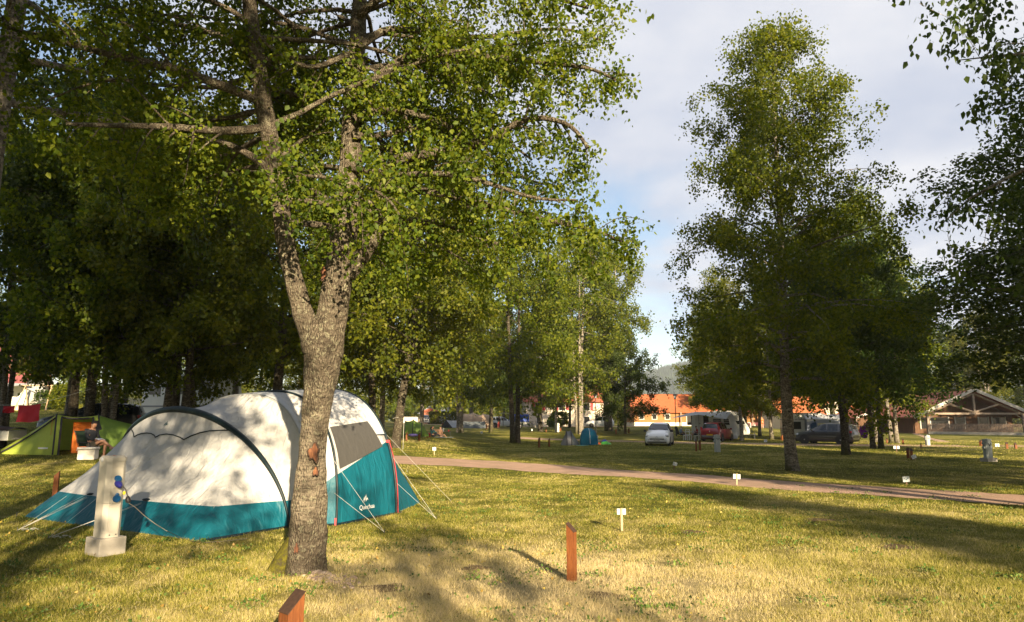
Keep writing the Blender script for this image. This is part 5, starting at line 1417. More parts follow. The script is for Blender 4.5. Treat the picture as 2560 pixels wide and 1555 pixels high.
def buildings():
    WHITE_W = simple('white_plinth', (.66, .63, .58), .8)
    g = GY(1740, 132)
    r = gable_house('sanitary_building', 'long honey boarded building with a bright orange tiled roof behind the white minivan', g, R(0), 27, 9, 2.7, 5.9, BOARD_L, TILE_O, WHITE_W)
    windows(r, (-12.2, -9.8, -7.4), -4.5, 1.7, .9, 1.0, DARK_IN, WHITE_W); windows(r, (-3.2, -1.6, .4, 2.6, 4.6), -4.5, 1.25, 1.3, 2.3, DARK_IN, WHITE_W)
    for k in range(8):
        mb = MB(); mb.box((-5 + k * 2.2, -5.0, 1.25), (.18, .18, 2.5)); mb.build('porch_post', TIMBER, r)
    g = GY(2055, 120)
    r = gable_house('chalet', 'small chalet with an orange roof and a white gable seen between the trunks', g, R(80), 9, 7, 2.8, 6.0, RENDER_, TILE_O)
    windows(r, (-2, 1.5), -3.5, 1.5, 1.0, 1.2, DARK_IN, WHITE_W)
    g = GY(1962, 112)
    r = gable_house('chalet', 'orange roofed chalet hidden behind the left end of the white caravan', g, R(10), 7, 6, 2.6, 5.2, RENDER_, TILE_O)
    windows(r, (-1.6, 1.2), -3.0, 1.4, .9, 1.1, DARK_IN, WHITE_W)
    g = GY(1408, 126); RS = simple('red_shutters', (.40, .015, .02), .6)
    r = gable_house('house', 'cream house with red shutters behind the white birch clump', g, R(4), 15, 8, 4.6, 8.0, RENDER_, TILE_R)
    windows(r, (-5.2, -1.0, 3.4), -4.0, 3.4, 1.2, 1.3, DARK_IN, WHITE_W, RS); windows(r, (-5.0, 3.4), -4.0, 1.1, 1.1, 1.2, DARK_IN, WHITE_W)
    mb = MB(); mb.box((-5.2, -4.2, 2.55), (1.5, .35, .25)); mb.build('window_box', simple('window_box_wood', (.2, .08, .05), .8), r)
    g = GY(-40, 78)
    r = gable_house('house', 'house with a maroon tiled roof at the far left edge', (g.x, g.y, g.z), R(18), 12, 9, 3.2, 7.4, RENDER_, tile_mat('maroon_tiles', (.22, .06, .06)))
    windows(r, (-2, 1, 4), -4.5, 1.6, 1.0, 1.2, DARK_IN, WHITE_W)
    d = GY(12, 70)
    dish = thing('satellite_dish', 'white satellite dish on a pole in front of the maroon roof', 'satellite dish', d)
    mb = MB(); mb.tube([(0, 0, 0), (0, 0, 3.6)], .03, 6); mb.build('pole', GREYP, dish); mb = MB(); mb.lathe([(.02, 0), (.25, .04), (.42, .13)], (0, -.05, 3.8), 16, Matrix.Rotation(R(70), 4, 'X')); mb.build('dish', WHITE_CAR, dish)
    # white party pavilions
    for px_, Yd, s, lab in ((1078, 160, 1.0, 'white peaked pavilion tent left of the clipped hedge'), (1112, 172, .95, 'white peaked pavilion tent right behind the clipped hedge'), (1124, 160, .9, 'white low pavilion tent beside the dark birch stems')):
        g = GY(px_, Yd); t = thing('pavilion', lab, 'pavilion', g, R(12))
        t.scale = (s,) * 3
        for sx in (-1, 1):
            for sy in (-1, 1):
                mb = MB(); mb.tube([(sx * 2.4, sy * 2.4, 0), (sx * 2.4, sy * 2.4, 2.3)], .05, 6); mb.build('pole', GREYP, t)
        rows = []
        for i in range(7):
            f = i / 6; rad = 2.6 * (1 - f) ** 1.5 + .02; z = 2.2 + 2.1 * f
            rows.append([(rad * a, rad * b, z) for a, b in ((-1, -1), (0, -1), (1, -1), (1, 0), (1, 1), (0, 1), (-1, 1), (-1, 0))])
        mb = MB(); mb.grid(rows, False, closed=True); mb.build('roof', F_WHITE, t)
        mb = MB(); mb.grid([[(x, -2.4, z) for x in np.linspace(-2.4, 2.4, 6)] for z in (0, 1.1, 2.25)]); mb.grid([[(2.4, y, z) for y in np.linspace(-2.4, 2.4, 6)] for z in (0, 1.1, 2.25)]); mb.build('walls', F_WHITE, t)
    g0, g1 = GY(1010, 140), GY(1065, 140)
    w = thing('low_wall', 'pale low wall left of the white pavilions', 'wall', (g0 + g1) / 2)
    Lw = (g1 - g0).length; mb = MB(); mb.box((0, 0, .5), (Lw, .3, 1.4)); mb.build('masonry', RENDER_, w); mb = MB(); mb.box((0, 0, 1.23), (Lw + .1, .42, .08)); mb.build('coping', CONC, w)
    g = GY(1096, 138); w = thing('brick_shed', 'small red brown shed beside the clipped hedge', 'shed', g)
    mb = MB(); mb.box((-1.2, 0, 1.1), (3.4, 2.4, 2.6)); mb.build('walls', simple('shed_brick', (.26, .10, .06), .9), w); mb = MB(); mb.prism([(-1.9, 2.42), (1.9, 2.42), (0, 3.1)], 2.8, Matrix.Translation((-1.2, 0, 0))); mb.build('roof', TILE_R, w)
    # pale picket fence on the left
    g0, g1 = GY(330, 62), GY(430, 62); f = thing('picket_fence', 'pale picket fence behind the left hand trunks', 'fence', g0); mb = MB(); mr = MB()
    dv = g1 - g0; Ln = dv.length
    for i in range(int(Ln / .16)):
        p = dv * (i * .16 / Ln); mb.box((p.x, p.y, p.z + .55), (.09, .025, 1.1), math.atan2(dv.y, dv.x))
    for z in (.3, .85): mr.tube([(0, .04, z), (dv.x, dv.y + .04, dv.z + z)], .03, 4)
    mb.build('pickets', simple('pale_pickets', (.45, .42, .36), .8), f); mr.build('rails', TIMBER, f)
buildings()
def hedge(name, label, at, size, n, leaf, seed, cat='hedge', ball=False, mat=None):
    rng = np.random.default_rng(seed)
    p = rng.uniform(-1, 1, (n, 3))
    if ball: p /= np.maximum(.05, np.linalg.norm(p, axis=1))[:, None]; p *= rng.uniform(.7, 1.03, (n, 1)) * (1 + .10 * np.sin(p[:, :1] * 6 + p[:, 2:3] * 5))
    else:
        a = rng.integers(0, 3, n); p[np.arange(n), a] = np.sign(p[np.arange(n), a]) * rng.uniform(.86, 1.03, n)
    p[:, 2] = (p[:, 2] + 1) / 2
    p *= np.array(size) * np.array([.5, .5, 1])
    V, F = leaf_cloud(rng, p, leaf, 0.0)
    r = thing(name, label, cat, at)
    link('foliage', np_mesh('foliage', V, F, mat or LEAF_FAR), r)
    mb = MB()
    for k in range(5): mb.tube([((k - 2) * size[0] * .12, 0, -.05), ((k - 2) * size[0] * .2, .05 * k, size[2] * .75)], .02, 5)
    mb.build('stems', BARK_DARK, r)
    return r
g = GY(1113, 126); hedge('hedge', 'clipped green hedge in front of the white pavilions', g, (5.0, 1.2, 2.2), 5000, .22, 1)
g = GY(178, 58); hedge('bush', 'tall bright green bush behind the swing frame', g, (1.9, 1.8, 2.4), 3500, .12, 2, 'bush', True)
g = GY(142, 60); hedge('bush', 'low reddish green bush left of the tall bright one', g, (2.6, 2.0, 1.8), 3000, .12, 3, 'bush', True, LEAF_DARK)
g = GY(280, 52); hedge('bush', 'bright bush behind the white twin birches', g, (3.2, 2.0, 2.2), 3500, .12, 4, 'bush', True)
g = GY(1395, 112); hedge('bush', 'round green bush against the cream house', g, (3.4, 2.4, 2.6), 3000, .2, 5, 'bush', True)
g = GY(1382, 110); hedge('bush', 'low yellow green bush left of the round one', g, (2.4, 2.0, 1.3), 2000, .2, 6, 'bush', True)
# ------------------------------------------------------------------ posts, signs, hookup bollards
def wood_post_mat():
    n = NT('stained_post'); v = n.coord('Object', (1, 1, .12)); a = n.noise(v, 34, 6, .7, 1.2); b = n.noise(n.coord(), 5, 4)
    n.col(n.mix(n.ramp(b, [(.4, (0, 0, 0)), (.7, (.5, .5, .5))]), n.ramp(a, [(.3, (.09, .026, .008)), (.55, (.19, .062, .017)), (.75, (.27, .10, .03))]), (.12, .04, .014)))
    n.set(.65, 0, .3); n.bump(a, .35, .008)
    return n.m
POSTW = wood_post_mat()
POST_TOP = simple('post_end_grain', (.045, .022, .012), .75, 0, .4, 40)
def post(at, H_, w, rz, label, group=None):
    t = thing('wooden_post', label, 'post', at, rz, group)
    hw = w / 2
    mb = MB(); zl, zh = H_ - w * 1.05, H_
    v = [(-hw, -hw, -.1), (hw, -hw, -.1), (hw, hw, -.1), (-hw, hw, -.1), (-hw, -hw, zl), (hw, -hw, zh), (hw, hw, zh), (-hw, hw, zl)]
    mb.add(v, [(0, 1, 5, 4), (1, 2, 6, 5), (2, 3, 7, 6), (3, 0, 4, 7), (3, 2, 1, 0)])
    mb.build('shaft', POSTW, t)
    mb = MB(); o = .004; mb.add([(-hw - o, -hw - o, zl + .001), (hw + o, -hw - o, zh + .001), (hw + o, hw + o, zh + .001), (-hw - o, hw + o, zl + .001), (-hw - o, -hw - o, zl + .008), (hw + o, -hw - o, zh + .008), (hw + o, hw + o, zh + .008), (-hw - o, hw + o, zl + .008)], [(0, 1, 2, 3), (7, 6, 5, 4), (0, 4, 5, 1), (1, 5, 6, 2), (2, 6, 7, 3), (3, 7, 4, 0)]); mb.build('sloped_top', POST_TOP, t)
    return t
g = G(1430, 1453); post(g, .615, .086, R(152), 'orange brown post standing alone on the dry lawn in the foreground')
post(Vector((-1.49, 4.86, 0)), .60, .118, R(48), 'dark topped brown post cut by the bottom edge below the forked birch')
g = G(136, 1252); post(g, .60, .09, R(20), 'brown post at the far left between the big tent and the green tent')
def px_post(px, yb, yt, label, w=.10, rz=.4):
    g = G(px, yb); top = P(px, yt, g.y); return post(g, max(.3, top.z - g.z), w, rz, label, 'pitch corner posts')
for px, yb, yt, lab, w in ((1348, 1119, 1094, 'left post of the pair left of the grey pup tent', .11), (1373, 1117, 1096, 'right post of the pair left of the grey pup tent', .10),
                        (1016, 1102, 1080, 'sunlit orange post in front of the green dome tent, nearer the leaning tree', .11), (1048, 1102, 1082, 'sunlit orange post in front of the green dome tent, nearer the picnickers', .11),
                        (1741, 1128, 1099, 'left one of two dark posts in front of the red minivan', .10), (1750, 1126, 1100, 'right one of two dark posts in front of the red minivan', .10),
                        (2271, 1146, 1119, 'dark post left of the tilted white marker in the right hand shade', .11), (2280, 1149, 1121, 'dark post with the tilted white marker leaning on it', .11),
                        (2218, 1108, 1095, 'short post at the left foot of the birch trio', .12), (2258, 1111, 1097, 'short post right of the birch trio', .12), (2303, 1120, 1108, 'thin dark stake left of the slim grey bollard', .06),
                        (2452, 1115, 1100, 'sunlit orange post left of the large grey bollard', .14), (2518, 1122, 1105, 'dark post right of the large grey bollard, nearer to it', .12), (2540, 1122, 1107, 'dark post at the right edge, right of its twin', .12),
                        (1048, 1061.5, 1054.5, 'dark post on the far roadside above the green dome tent', .2), (1106, 1066, 1055, 'dark post on the lawn left of the beige tents', .18), (1540, 1085, 1071, 'dark post left of the small round tree trunk', .14), (1572, 1083.5, 1071, 'dark post right of the small round tree trunk', .14),
                        (1365, 1080, 1069, 'orange post left of the white hookup pillar', .14), (1401, 1078, 1068.5, 'dark post right of the white hookup pillar', .14), (1216.5, 1074, 1060, 'post at the right end of the beige tunnel tents', .12), (1955, 1101, 1086, 'dark post at the left end of the white caravan', .14)):
    px_post(px, yb, yt, lab, w, rz=.2 + (px % 7) * .2)

STAKE = simple('marker_stake', (.42, .30, .18), .8, 0, .2, 20); STAKE_D = simple('dark_stake', (.14, .08, .05), .8); PLATE = simple('marker_plate', (.50, .53, .55), .5)
def marker(px, yb, yt, label, w, hh, face=-1, tilt=0.0, stake=None, n=1, turn=0.0, double=False):
    """small pitch marker: plate on a stake. face -1: printed side towards the camera; +1: plate seen from behind, stake in front"""
    g = G(px, yb); top = P(px, yt, g.y).z - g.z
    t = thing('pitch_marker', label, 'marker', g, 0, 'pitch markers', rot=(0, tilt, turn))
    mb = MB(); mb.box((0, 0, top / 2 - .02), (.034, .018, top + .04)); mb.build('stake', stake or STAKE, t)
    for k in ((-1, 1) if double else (0,)):
        y = -.016 if face < 0 else .016
        mb = MB(); mb.box((k * w * .7, y, top - hh * .62), (w, .010, hh), bev=.003); pl = mb.build('plate', PLATE, t)
        if face < 0 and not double:
            mb = MB()
            for i in range(3): mb.box((-w * .28 + i * w * .26, y - .007, top - hh * (.5 + .18 * (i % 2))), (w * .15, .003, hh * .26))
            mb.build('marking', simple('marker_blue', (.08, .16, .22), .6), pl)
    return t
marker(1555, 1327, 1270, 'white marker plate seen from behind on a bare stake in the sunny lawn', .145, .095, 1)
marker(1842, 1212, 1184, 'white marker seen from behind beside the gravel path', .20, .13, 1, R(4))
marker(1684, 1174, 1154, 'tilted bluish marker beyond the gravel path', .15, .12, -1, R(16), STAKE_D)
marker(2267, 1212, 1189, 'white marker in the sun patch just beyond the gravel path at right', .19, .15, -1, R(-5), STAKE_D)
marker(2289, 1151, 1135, 'white marker leaning left against a dark post in the shade', .22, .17, -1, R(-24))
marker(1085.5, 1138, 1117, 'pale blue marker on the lawn in front of the picnickers', .17, .15, -1)
marker(1204, 1087, 1078, 'small marker in front of the beige tunnel tents', .25, .2, -1)
marker(1914, 1109, 1098, 'small white marker left of the white caravan', .24, .20, -1)
marker(2242, 1131, 1114, 'dark stake with two little white plates near its foot right of the twin trunks', .14, .16, -1, 0, STAKE_D, double=True)
marker(2494, 1117, 1108, 'white marker right of the large grey bollard', .28, .24, 1)
marker(1493, 1110, 1088, 'sunlit wooden marker behind the teal tent', .18, .16, 1)
marker(1330, 1083, 1072, 'thin marker right of the thick double trunked tree', .16, .2, -1, 0, STAKE_D)

BOL_W = simple('bollard_cream', (.48, .45, .39), .45, 0, .05, 3); BOL_G = simple('bollard_grey', (.30, .33, .33), .5, 0, .05, 3); BLUE = simple('socket_blue', (.008, .085, .24), .35); BLUE_D = simple('plug_blue', (.02, .02, .20), .4); CABLE = simple('black_cable', (.014, .012, .016), .5); GREYC = simple('grey_cable', (.13, .115, .09), .6)
LENS = simple('white_lens', (.48, .50, .53), .25)
def octo(w, d, c):
    return [(-w / 2 + c, -d / 2), (w / 2 - c, -d / 2), (w / 2, -d / 2 + c), (w / 2, d / 2 - c), (w / 2 - c, d / 2), (-w / 2 + c, d / 2), (-w / 2, d / 2 - c), (-w / 2, -d / 2 + c)]
def column(mb, w, d, c, z0, z1, s1=1.0):
    o = octo(w, d, c); n = len(o)
    vs = [(x, y, z0) for x, y in o] + [(x * s1, y * s1, z1) for x, y in o]
    mb.add(vs, [tuple(range(n - 1, -1, -1)), tuple(range(n, 2 * n))] + [(i, (i + 1) % n, (i + 1) % n + n, i + n) for i in range(n)])
def hookup_near():
    g = G(262, 1384); t = thing('hookup_bollard', 'cream electric hookup pillar with blue sockets on a concrete block beside the big tent', 'hookup pillar', g, R(-34))
    mb = MB(); mb.box((0, 0, .07), (.39, .34, .30), bev=.012); mb.build('concrete_block', CONC, t)
    zb = .22; zt = P(280, 1140, g.y).z - g.z - .02
    zm = zb + (zt - zb) * .43
    mb = MB(); column(mb, .29, .25, .05, zb, zm - .002); mb.build('lower_case', BOL_W, t)
    mb = MB(); column(mb, .292, .252, .05, zm + .002, zt - .05); mb.build('upper_case', BOL_W, t)
    mb = MB(); column(mb, .31, .27, .055, zt - .048, zt, .98); column(mb, .30, .26, .055, zt + .0005, zt + .028, .82); mb.build('cap', BOL_W, t)
    mb = MB(); mb.box((.148, 0, (zm + zt) / 2 - .05), (.012, .135, zt - zm - .14), bev=.003); pn = mb.build('socket_panel', BOL_W, t)
    mb = MB(); mb.box((.148, 0, (zm + zb) / 2 - .01), (.010, .125, zm - zb - .06), bev=.003); mb.build('service_panel', BOL_W, t)
    mb = MB(); mb.lathe([(.034, 0), (.034, .012), (.02, .02)], (-.02, -.128, zt - .022), 12, Matrix.Rotation(R(90), 4, 'X')); mb.build('lens', LENS, t)
    mb = MB(); mb.prism([(-.03, 0), (.03, 0), (0, -.022)], .004, Matrix.Translation((.06, -.02, zt + .0305)) @ Matrix.Rotation(R(-90), 4, 'X')); mb.build('red_mark', RED_WEB, t)
    mx = Matrix.Rotation(R(90), 4, 'Y')
    zs = zt - .33; zs2 = zs - .20
    for z in (zs, zs2):
        mb = MB(); mb.box((.158, 0, z), (.012, .10, .13), bev=.004); mb.build('socket_plate', BOL_W, t)
    # open lid above a plugged in lead, and a closed lid below
    mb = MB(); mb.lathe([(.046, 0), (.048, .012), (.040, .02)], (.165, 0, zs + .055), 16, Matrix.Rotation(R(58), 4, 'Y')); mb.build('socket_lid', BLUE, t)
    mb = MB(); mb.lathe([(.040, 0), (.044, .03), (.042, .06), (.030, .095), (.018, .115)], (.16, 0, zs + .005), 16, Matrix.Rotation(R(115), 4, 'Y')); mb.build('plug', BLUE_D, t)
    mb = MB(); mb.lathe([(.048, 0), (.050, .020), (.044, .032)], (.165, 0, zs2), 16, mx); mb.ball((.185, 0, zs2 + .055), (.02, .025, .022), 8); mb.build('socket_lid', BLUE, t)
    for z in (zb + .035,):
        for y in (-.04, .04):
            mb = MB(); mb.lathe([(.009, 0), (.009, .006)], (.153, y, z), 8, mx); mb.build('screw', GREYP, t)
    # adaptor lead and extension cable lying over to the tent
    inv = (Matrix.Translation(t.location) @ Matrix.Rotation(t.rotation_euler.z, 4, 'Z')).inverted()
    def W_(px, py, Y): return P(px, py, Y)
    Y0 = g.y
    lead = thing('extension_lead', 'black adaptor lead plugged into the cream pillar with a thin cable running to the tent', 'cable', g)
    pw = (Matrix.Translation(t.location) @ Matrix.Rotation(t.rotation_euler.z, 4, 'Z')) @ Vector((.27, 0, zs - .045))
    z1 = lambda x, y: (x / 2.994, 900 + y / 2.994)
    a1 = P(*z1(940, 970), Y0 - .12); a2 = P(*z1(955, 1020), Y0 - .12); a3 = P(*z1(962, 1070), Y0 - .12)
    mb = MB(); mb.tube([pw - g, (pw.lerp(a1, .5) + Vector((0, 0, .02))) - g, a1 - g, a2 - g], .010, 8); mb.build('adaptor_cord', CABLE, lead)
    mb = MB(); mb.tube([a2 - g, a2.lerp(a3, .3) - g, a2.lerp(a3, .7) - g, a3 - g], [.016, .030, .034, .022], 12); mb.build('coupling', CABLE, lead)
    mb = MB(); tg = P(*z1(930, 995), Y0 - .14) - g; mb.lathe([(.019, 0), (.019, .004)], tg, 14, Matrix.Rotation(R(90), 4, 'X') @ Matrix.Scale(1.3, 4, (0, 1, 0))); mb.build('yellow_tag', simple('yellow_tag', (.55, .48, .03), .5), lead)
    pts = [a3] + [P(*z1(x, y), Y0 + dy) for x, y, dy in ((1010, 1100, -.05), (1080, 1165, 0.0), (1160, 1225, .03), (1250, 1280, .05))] + [G(*z1(1340, 1345)) + Vector((0, 0, .04)), G(*z1(1440, 1375)) + Vector((0, 0, .035)), G(*z1(1540, 1384)) + Vector((0, 0, .035)), G(*z1(1700, 1372)) + Vector((0, 0, .035)), G(*z1(1850, 1352)) + Vector((0, 0, .03))]
    mb = MB(); mb.tube([p - g for p in pts], .0042, 6); mb.build('cable', GREYC, lead)
hookup_near()
def hookup(px, yb, yt, label, mat, w=.42, block=False, rz=.2):
    g = G(px, yb); top = P(px, yt, g.y).z - g.z
    t = thing('hookup_bollard', label, 'hookup pillar', g, rz, 'hookup pillars on the lawn')
    z0 = 0
    if block:
        mb = MB(); mb.box((0, 0, .05), (w * 1.5, w * 1.3, .22), bev=.01); mb.build('concrete_block', CONC, t); z0 = .14
    mb = MB(); column(mb, w, w * .8, w * .16, z0, top - .03); mb.build('case', mat, t)
    mb = MB(); column(mb, w * 1.06, w * .86, w * .17, top - .028, top, .95); mb.build('cap', mat, t)
    mb = MB(); mb.lathe([(w * .16, 0), (w * .16, .02)], (0, 0, top + .001), 12); mb.build('lens', LENS, t)
    for s in (-1, 1):
        for z in (.62, .82):
            mb = MB(); mb.box((s * (w / 2 + .03), 0, top * z), (.07, .12, .10), bev=.02); mb.build('socket_lid', mat, t)
    mb = MB()
    for k in range(3): mb.box((-.07 + .065 * k, -w * .4 - .004, top - .20 - .05 * (k % 2)), (.045, .006, .055))
    mb.build('marking', INK, t)
hookup(1794, 1130, 1087, 'pale grey hookup pillar right of the red minivan', BOL_G, .31)
hookup(2472, 1154, 1098, 'large grey hookup pillar on a concrete block in the right hand shade', BOL_G, .32, True)
hookup(2320, 1113.5, 1088, 'slim grey hookup pillar in front of the walk to the wooden hall', BOL_G, .30)
hookup(1393, 1080, 1058, 'sunlit white hookup pillar in front of the house with red shutters', BOL_W, .50)
hookup(1341, 1070.5, 1061, 'far sunlit white hookup pillar left of the nearer one', BOL_W, .55)

# ------------------------------------------------------------------ smaller tents
LIME = fabric('lime_flysheet', (.42, .52, .075), .6, .25, .4); OLIVE = fabric('green_flysheet', (.16, .26, .04), .6, .22, .4); ORANGE = fabric('orange_inner', (.62, .15, .012), .65, .3, .4); SLEEVE = fabric('dark_grey_sleeve', (.035, .033, .038), .6, 0, .2); GREYF = fabric('grey_pup_fabric', (.20, .20, .21), .6, .15, .4); TEALF = fabric('bright_teal_fabric', (.003, .115, .20), .55, .15, .4); BEIGE = fabric('beige_canvas', (.46, .33, .235), .75, .2, .35); SLATE = fabric('slate_ridge_canvas', (.10, .115, .125), .7, .15, .3)
def loop_tent(name, label, hoops, mats, group=None, sleeves=True, origin=None, door=None, rows=8, N=21, sl=SLEEVE):
    """tent lofted through hoops: each (right_foot, left_foot, height) on the ground"""
    o = origin or hoops[0][0]
    root = thing(name, label, 'tent', o, 0, group)
    arcs = []
    for Rf, Lf, hg, n in hoops:
        mid = (Rf + Lf) / 2; half = (Rf - Lf) / 2; A = []
        for i in range(N):
            a = PI * i / (N - 1); cx, sx = math.cos(a), math.sin(a)
            A.append(mid + half * math.copysign(abs(cx) ** (2 / n), cx) + Vector((0, 0, hg * abs(sx) ** (2 / n))) - o)
        arcs.append(A)
    for k, (A, B) in enumerate(zip(arcs[:-1], arcs[1:])):
        rr = []
        for i in range(rows + 1):
            f = i / rows; s = 1 - .06 * math.sin(PI * f)
            row = []
            for p, q in zip(A, B):
                m = p.lerp(q, f); m.z *= s; row.append(m)
            rr.append(row)
        mb = MB()
        if door and door[0] == k:
            j0, j1, i0, i1 = door[1:]
            for i in range(rows):
                for j in range(N - 1):
                    if j0 <= j < j1 and i0 <= i < i1: continue
                    mb.add([rr[i][j], rr[i][j + 1], rr[i + 1][j + 1], rr[i + 1][j]], [(0, 1, 2, 3)], True)
            edge = [rr[i0][j] for j in range(j0, j1 + 1)] + [rr[i][j1] for i in range(i0 + 1, i1 + 1)] + [rr[i1][j] for j in range(j1 - 1, j0 - 1, -1)]
            me = MB(); me.tube(edge, .035, 6); me.build('door_trim', sl, root)
        else: mb.grid(rr)
        mb.build('flysheet', mats[k % len(mats)], root, weld=.002)
    if sleeves:
        for A in arcs[1:-1] if len(arcs) > 2 else arcs:
            if max(p.z for p in A) > .2:
                mb = MB(); mb.tube([p * 1.0 + Vector((0, 0, .012)) for p in A], .028, 7); mb.build('pole_sleeve', sl, root)
    return root, arcs
def tunnel_tent():
    n1 = G(131, 1138)                       # near foot of the first hoop
    ax = Vector((.86, .51, 0)).normalized(); dp = Vector((-.55, .83, 0)).normalized()
    n2 = n1 + ax * 1.32
    tip = G(4, 1135); far_tip = tip + dp * 1.5 - ax * .2
    h0 = (tip, far_tip, .10, 2.0); h1 = (n1, n1 + dp * 2.0, 1.42, 2.2); h2 = (n2, n2 + dp * 2.0, 1.40, 2.2)
    n3 = n2 + ax * 2.5 + dp * .35; h3 = (n3, n3 + dp * 1.2, .80, 2.1)
    root, arcs = loop_tent('tunnel_tent', 'lime green tunnel tent with its door open on an orange inner tent', [h0, h1, h2, h3], [LIME, LIME, OLIVE], origin=n1, door=(1, 0, 8, 1, 7))
    # dark edging strip running down the sloping front panel
    A1, A0 = arcs[1], arcs[0]
    for z1_, s0 in ((7, 3), (9, 6)):
        pass
    pts = [A1[7].lerp(A0[2], f) + Vector((0, -.03, .03)) + Vector((0, 0, -.06)) * math.sin(PI * f) for f in np.linspace(0, 1, 14)]
    mb = MB(); mb.tube(pts, .03, 6); mb.build('zip_strip', SLEEVE, root)
    pts = [A1[7].lerp(A1[3], f) + Vector((-.10, -.05, .0)) for f in np.linspace(0, 1, 6)]
    mb = MB(); mb.tube(pts, .006, 5); mb.build('orange_cord', ORANGE, root)
    mb = MB(); q = A1[1].lerp(A0[1], .18) + Vector((0, -.045, .02)); mb.box(q, (.42, .012, .05), math.atan2((A0[1] - A1[1]).y, (A0[1] - A1[1]).x)); mb.build('white_print', W_PRINT, root)
    # inner tent
    c = (ax * .55 + dp * .75)
    mb = MB(); rows = []
    for i in range(6):
        f = i / 5; rows.append([c + ax * (f * .75) + dp * (1.0 * (1 - math.cos(PI * j / 12)) * .5 - .35) + Vector((0, 0, 1.15 * math.sin(PI * j / 12) ** .7)) for j in range(13)])
    mb.grid(rows); mb.add(rows[0], [tuple(range(13))]); mb.build('inner_tent', ORANGE, root)
    mb = MB(); rows = []
    for i in range(8):
        z = 1.20 - 1.0 * i / 7; rows.append([ax * (1.10 + .06 * math.sin(j * 1.3 + i)) + ax * (j * .07) + dp * (.16 + .05 * math.sin(j * 2.0)) + Vector((0, 0, z)) for j in range(5)])
    mb.grid(rows); mb.build('rolled_door', SLEEVE, root)
    mb = MB(); rows = [[ax * (.05 + 1.25 * i / 5) + dp * (.25 + 1.5 * j / 5) + Vector((0, 0, .02)) for j in range(6)] for i in range(6)]; mb.grid(rows); mb.build('groundsheet', SLEEVE, root)
    return n1, n2, ax, dp
W_PRINT = simple('white_print', (.75, .75, .75), .6)
TT1, TT2, TAX, TDP = tunnel_tent()
def dome_tent():
    c = G(1030, 1091.5); u = Vector((1, .05, 0)).normalized(); v = Vector((-.1, 1, 0)).normalized()
    f = lambda a, b: c + u * a + v * b
    loop_tent('dome_tent', 'green dome tent behind two orange posts and the leaning tree', [(f(-1.05, 0), f(-1.0, .8), .12, 2), (f(-.55, -.35), f(-.55, 1.6), 1.15, 2.2), (f(.05, -.35), f(.05, 1.7), 1.25, 2.2), (f(.70, -.2), f(.7, 1.5), 1.02, 2.2), (f(1.25, .3), f(1.25, .9), .12, 2)], [LIME, OLIVE, OLIVE, OLIVE], rows=5)
dome_tent()
def pup_tent():
    c = G(1424, 1113); f = lambda a, b: c + Vector((a, b, 0))
    r, arcs = loop_tent('pup_tent', 'small grey pup tent left of the teal pop up tent', [(f(-.62, -.15), f(-.55, 1.2), .10, 2), (f(-.2, -.35), f(-.2, 1.1), 1.0, 1.7), (f(.12, -.35), f(.14, 1.1), 1.06, 1.8), (f(.72, .15), f(.8, 1.0), .12, 2)], [GREYF, GREYF, SLATE], rows=5)
pup_tent()
def popup_tent():
    c = G(1471, 1112); d = 2975.0 / (1112 - 1052)
    r = thing('popup_tent', 'bright teal pop up tent right of the grey pup tent', 'tent', c, R(8))
    rows = []
    base = [(-.66, -.25), (0, -.52), (.68, -.22), (.55, .6), (-.5, .62)]
    apex = Vector((-.02, .05, 1.22))
    for k in range(len(base)):
        a, b = base[k], base[(k + 1) % len(base)]
        rr = []
        for i in range(7):
            t = i / 6; row = []
            for j in range(7):
                s = j / 6; x, y = a[0] + (b[0] - a[0]) * s, a[1] + (b[1] - a[1]) * s
                bul = math.sin(PI / 2 * (1 - t)) ** .62; z = apex.z * (1 - (1 - t) ** 1.75)
                row.append((apex.x + (x - apex.x) * bul, apex.y + (y - apex.y) * bul, z))
            rr.append(row)
        mb = MB(); mb.grid(rr); mb.build('panel', TEALF, r)
    pts = [(apex.x + (0 - apex.x) * math.sin(PI / 2 * (1 - t)) ** .62, apex.y + (-.53 - apex.y) * math.sin(PI / 2 * (1 - t)) ** .62 - .012, apex.z * (1 - (1 - t) ** 1.75)) for t in np.linspace(.05, .85, 10)]
    mb = MB(); mb.tube(pts, .014, 5); mb.build('zip', W_PRINT, r)
popup_tent()
def rumpled(name, label, at, size, mat, seed, cat):
    rg = np.random.default_rng(seed); mb = MB(); rows = []
    for i in range(9):
        rows.append([(size[0] * (i / 8 - .5), size[1] * (j / 8 - .5), max(.01, size[2] * math.sin(PI * i / 8) ** .6 * math.sin(PI * j / 8) ** .6 * rg.uniform(.35, 1.1))) for j in range(9)])
    mb.grid(rows); o = mb.build(name, mat, None, loc=at); return tag(o, label, cat)
rumpled('towel', 'turquoise towel spread on the grass before the teal pop up tent', G(1456, 1114), (.9, .5, .04), simple('turquoise_cloth', (.06, .32, .30), .8), 2, 'towel')
rumpled('inflatable', 'green and blue heap of deflated swim toys right of the teal tent', G(1514, 1111), (.85, .55, .26), simple('green_vinyl', (.08, .42, .03), .3), 3, 'inflatable')
rumpled('swim_bag', 'blue bag on top of the green swim toys', G(1512, 1110) + Vector((0, .1, .14)), (.45, .4, .22), simple('blue_vinyl', (.03, .06, .40), .35), 4, 'bag')
rumpled('orange_towel', 'orange cloth at the left end of the green swim toys', G(1497, 1111), (.40, .35, .16), simple('orange_cloth', (.50, .10, .02), .7), 5, 'towel')
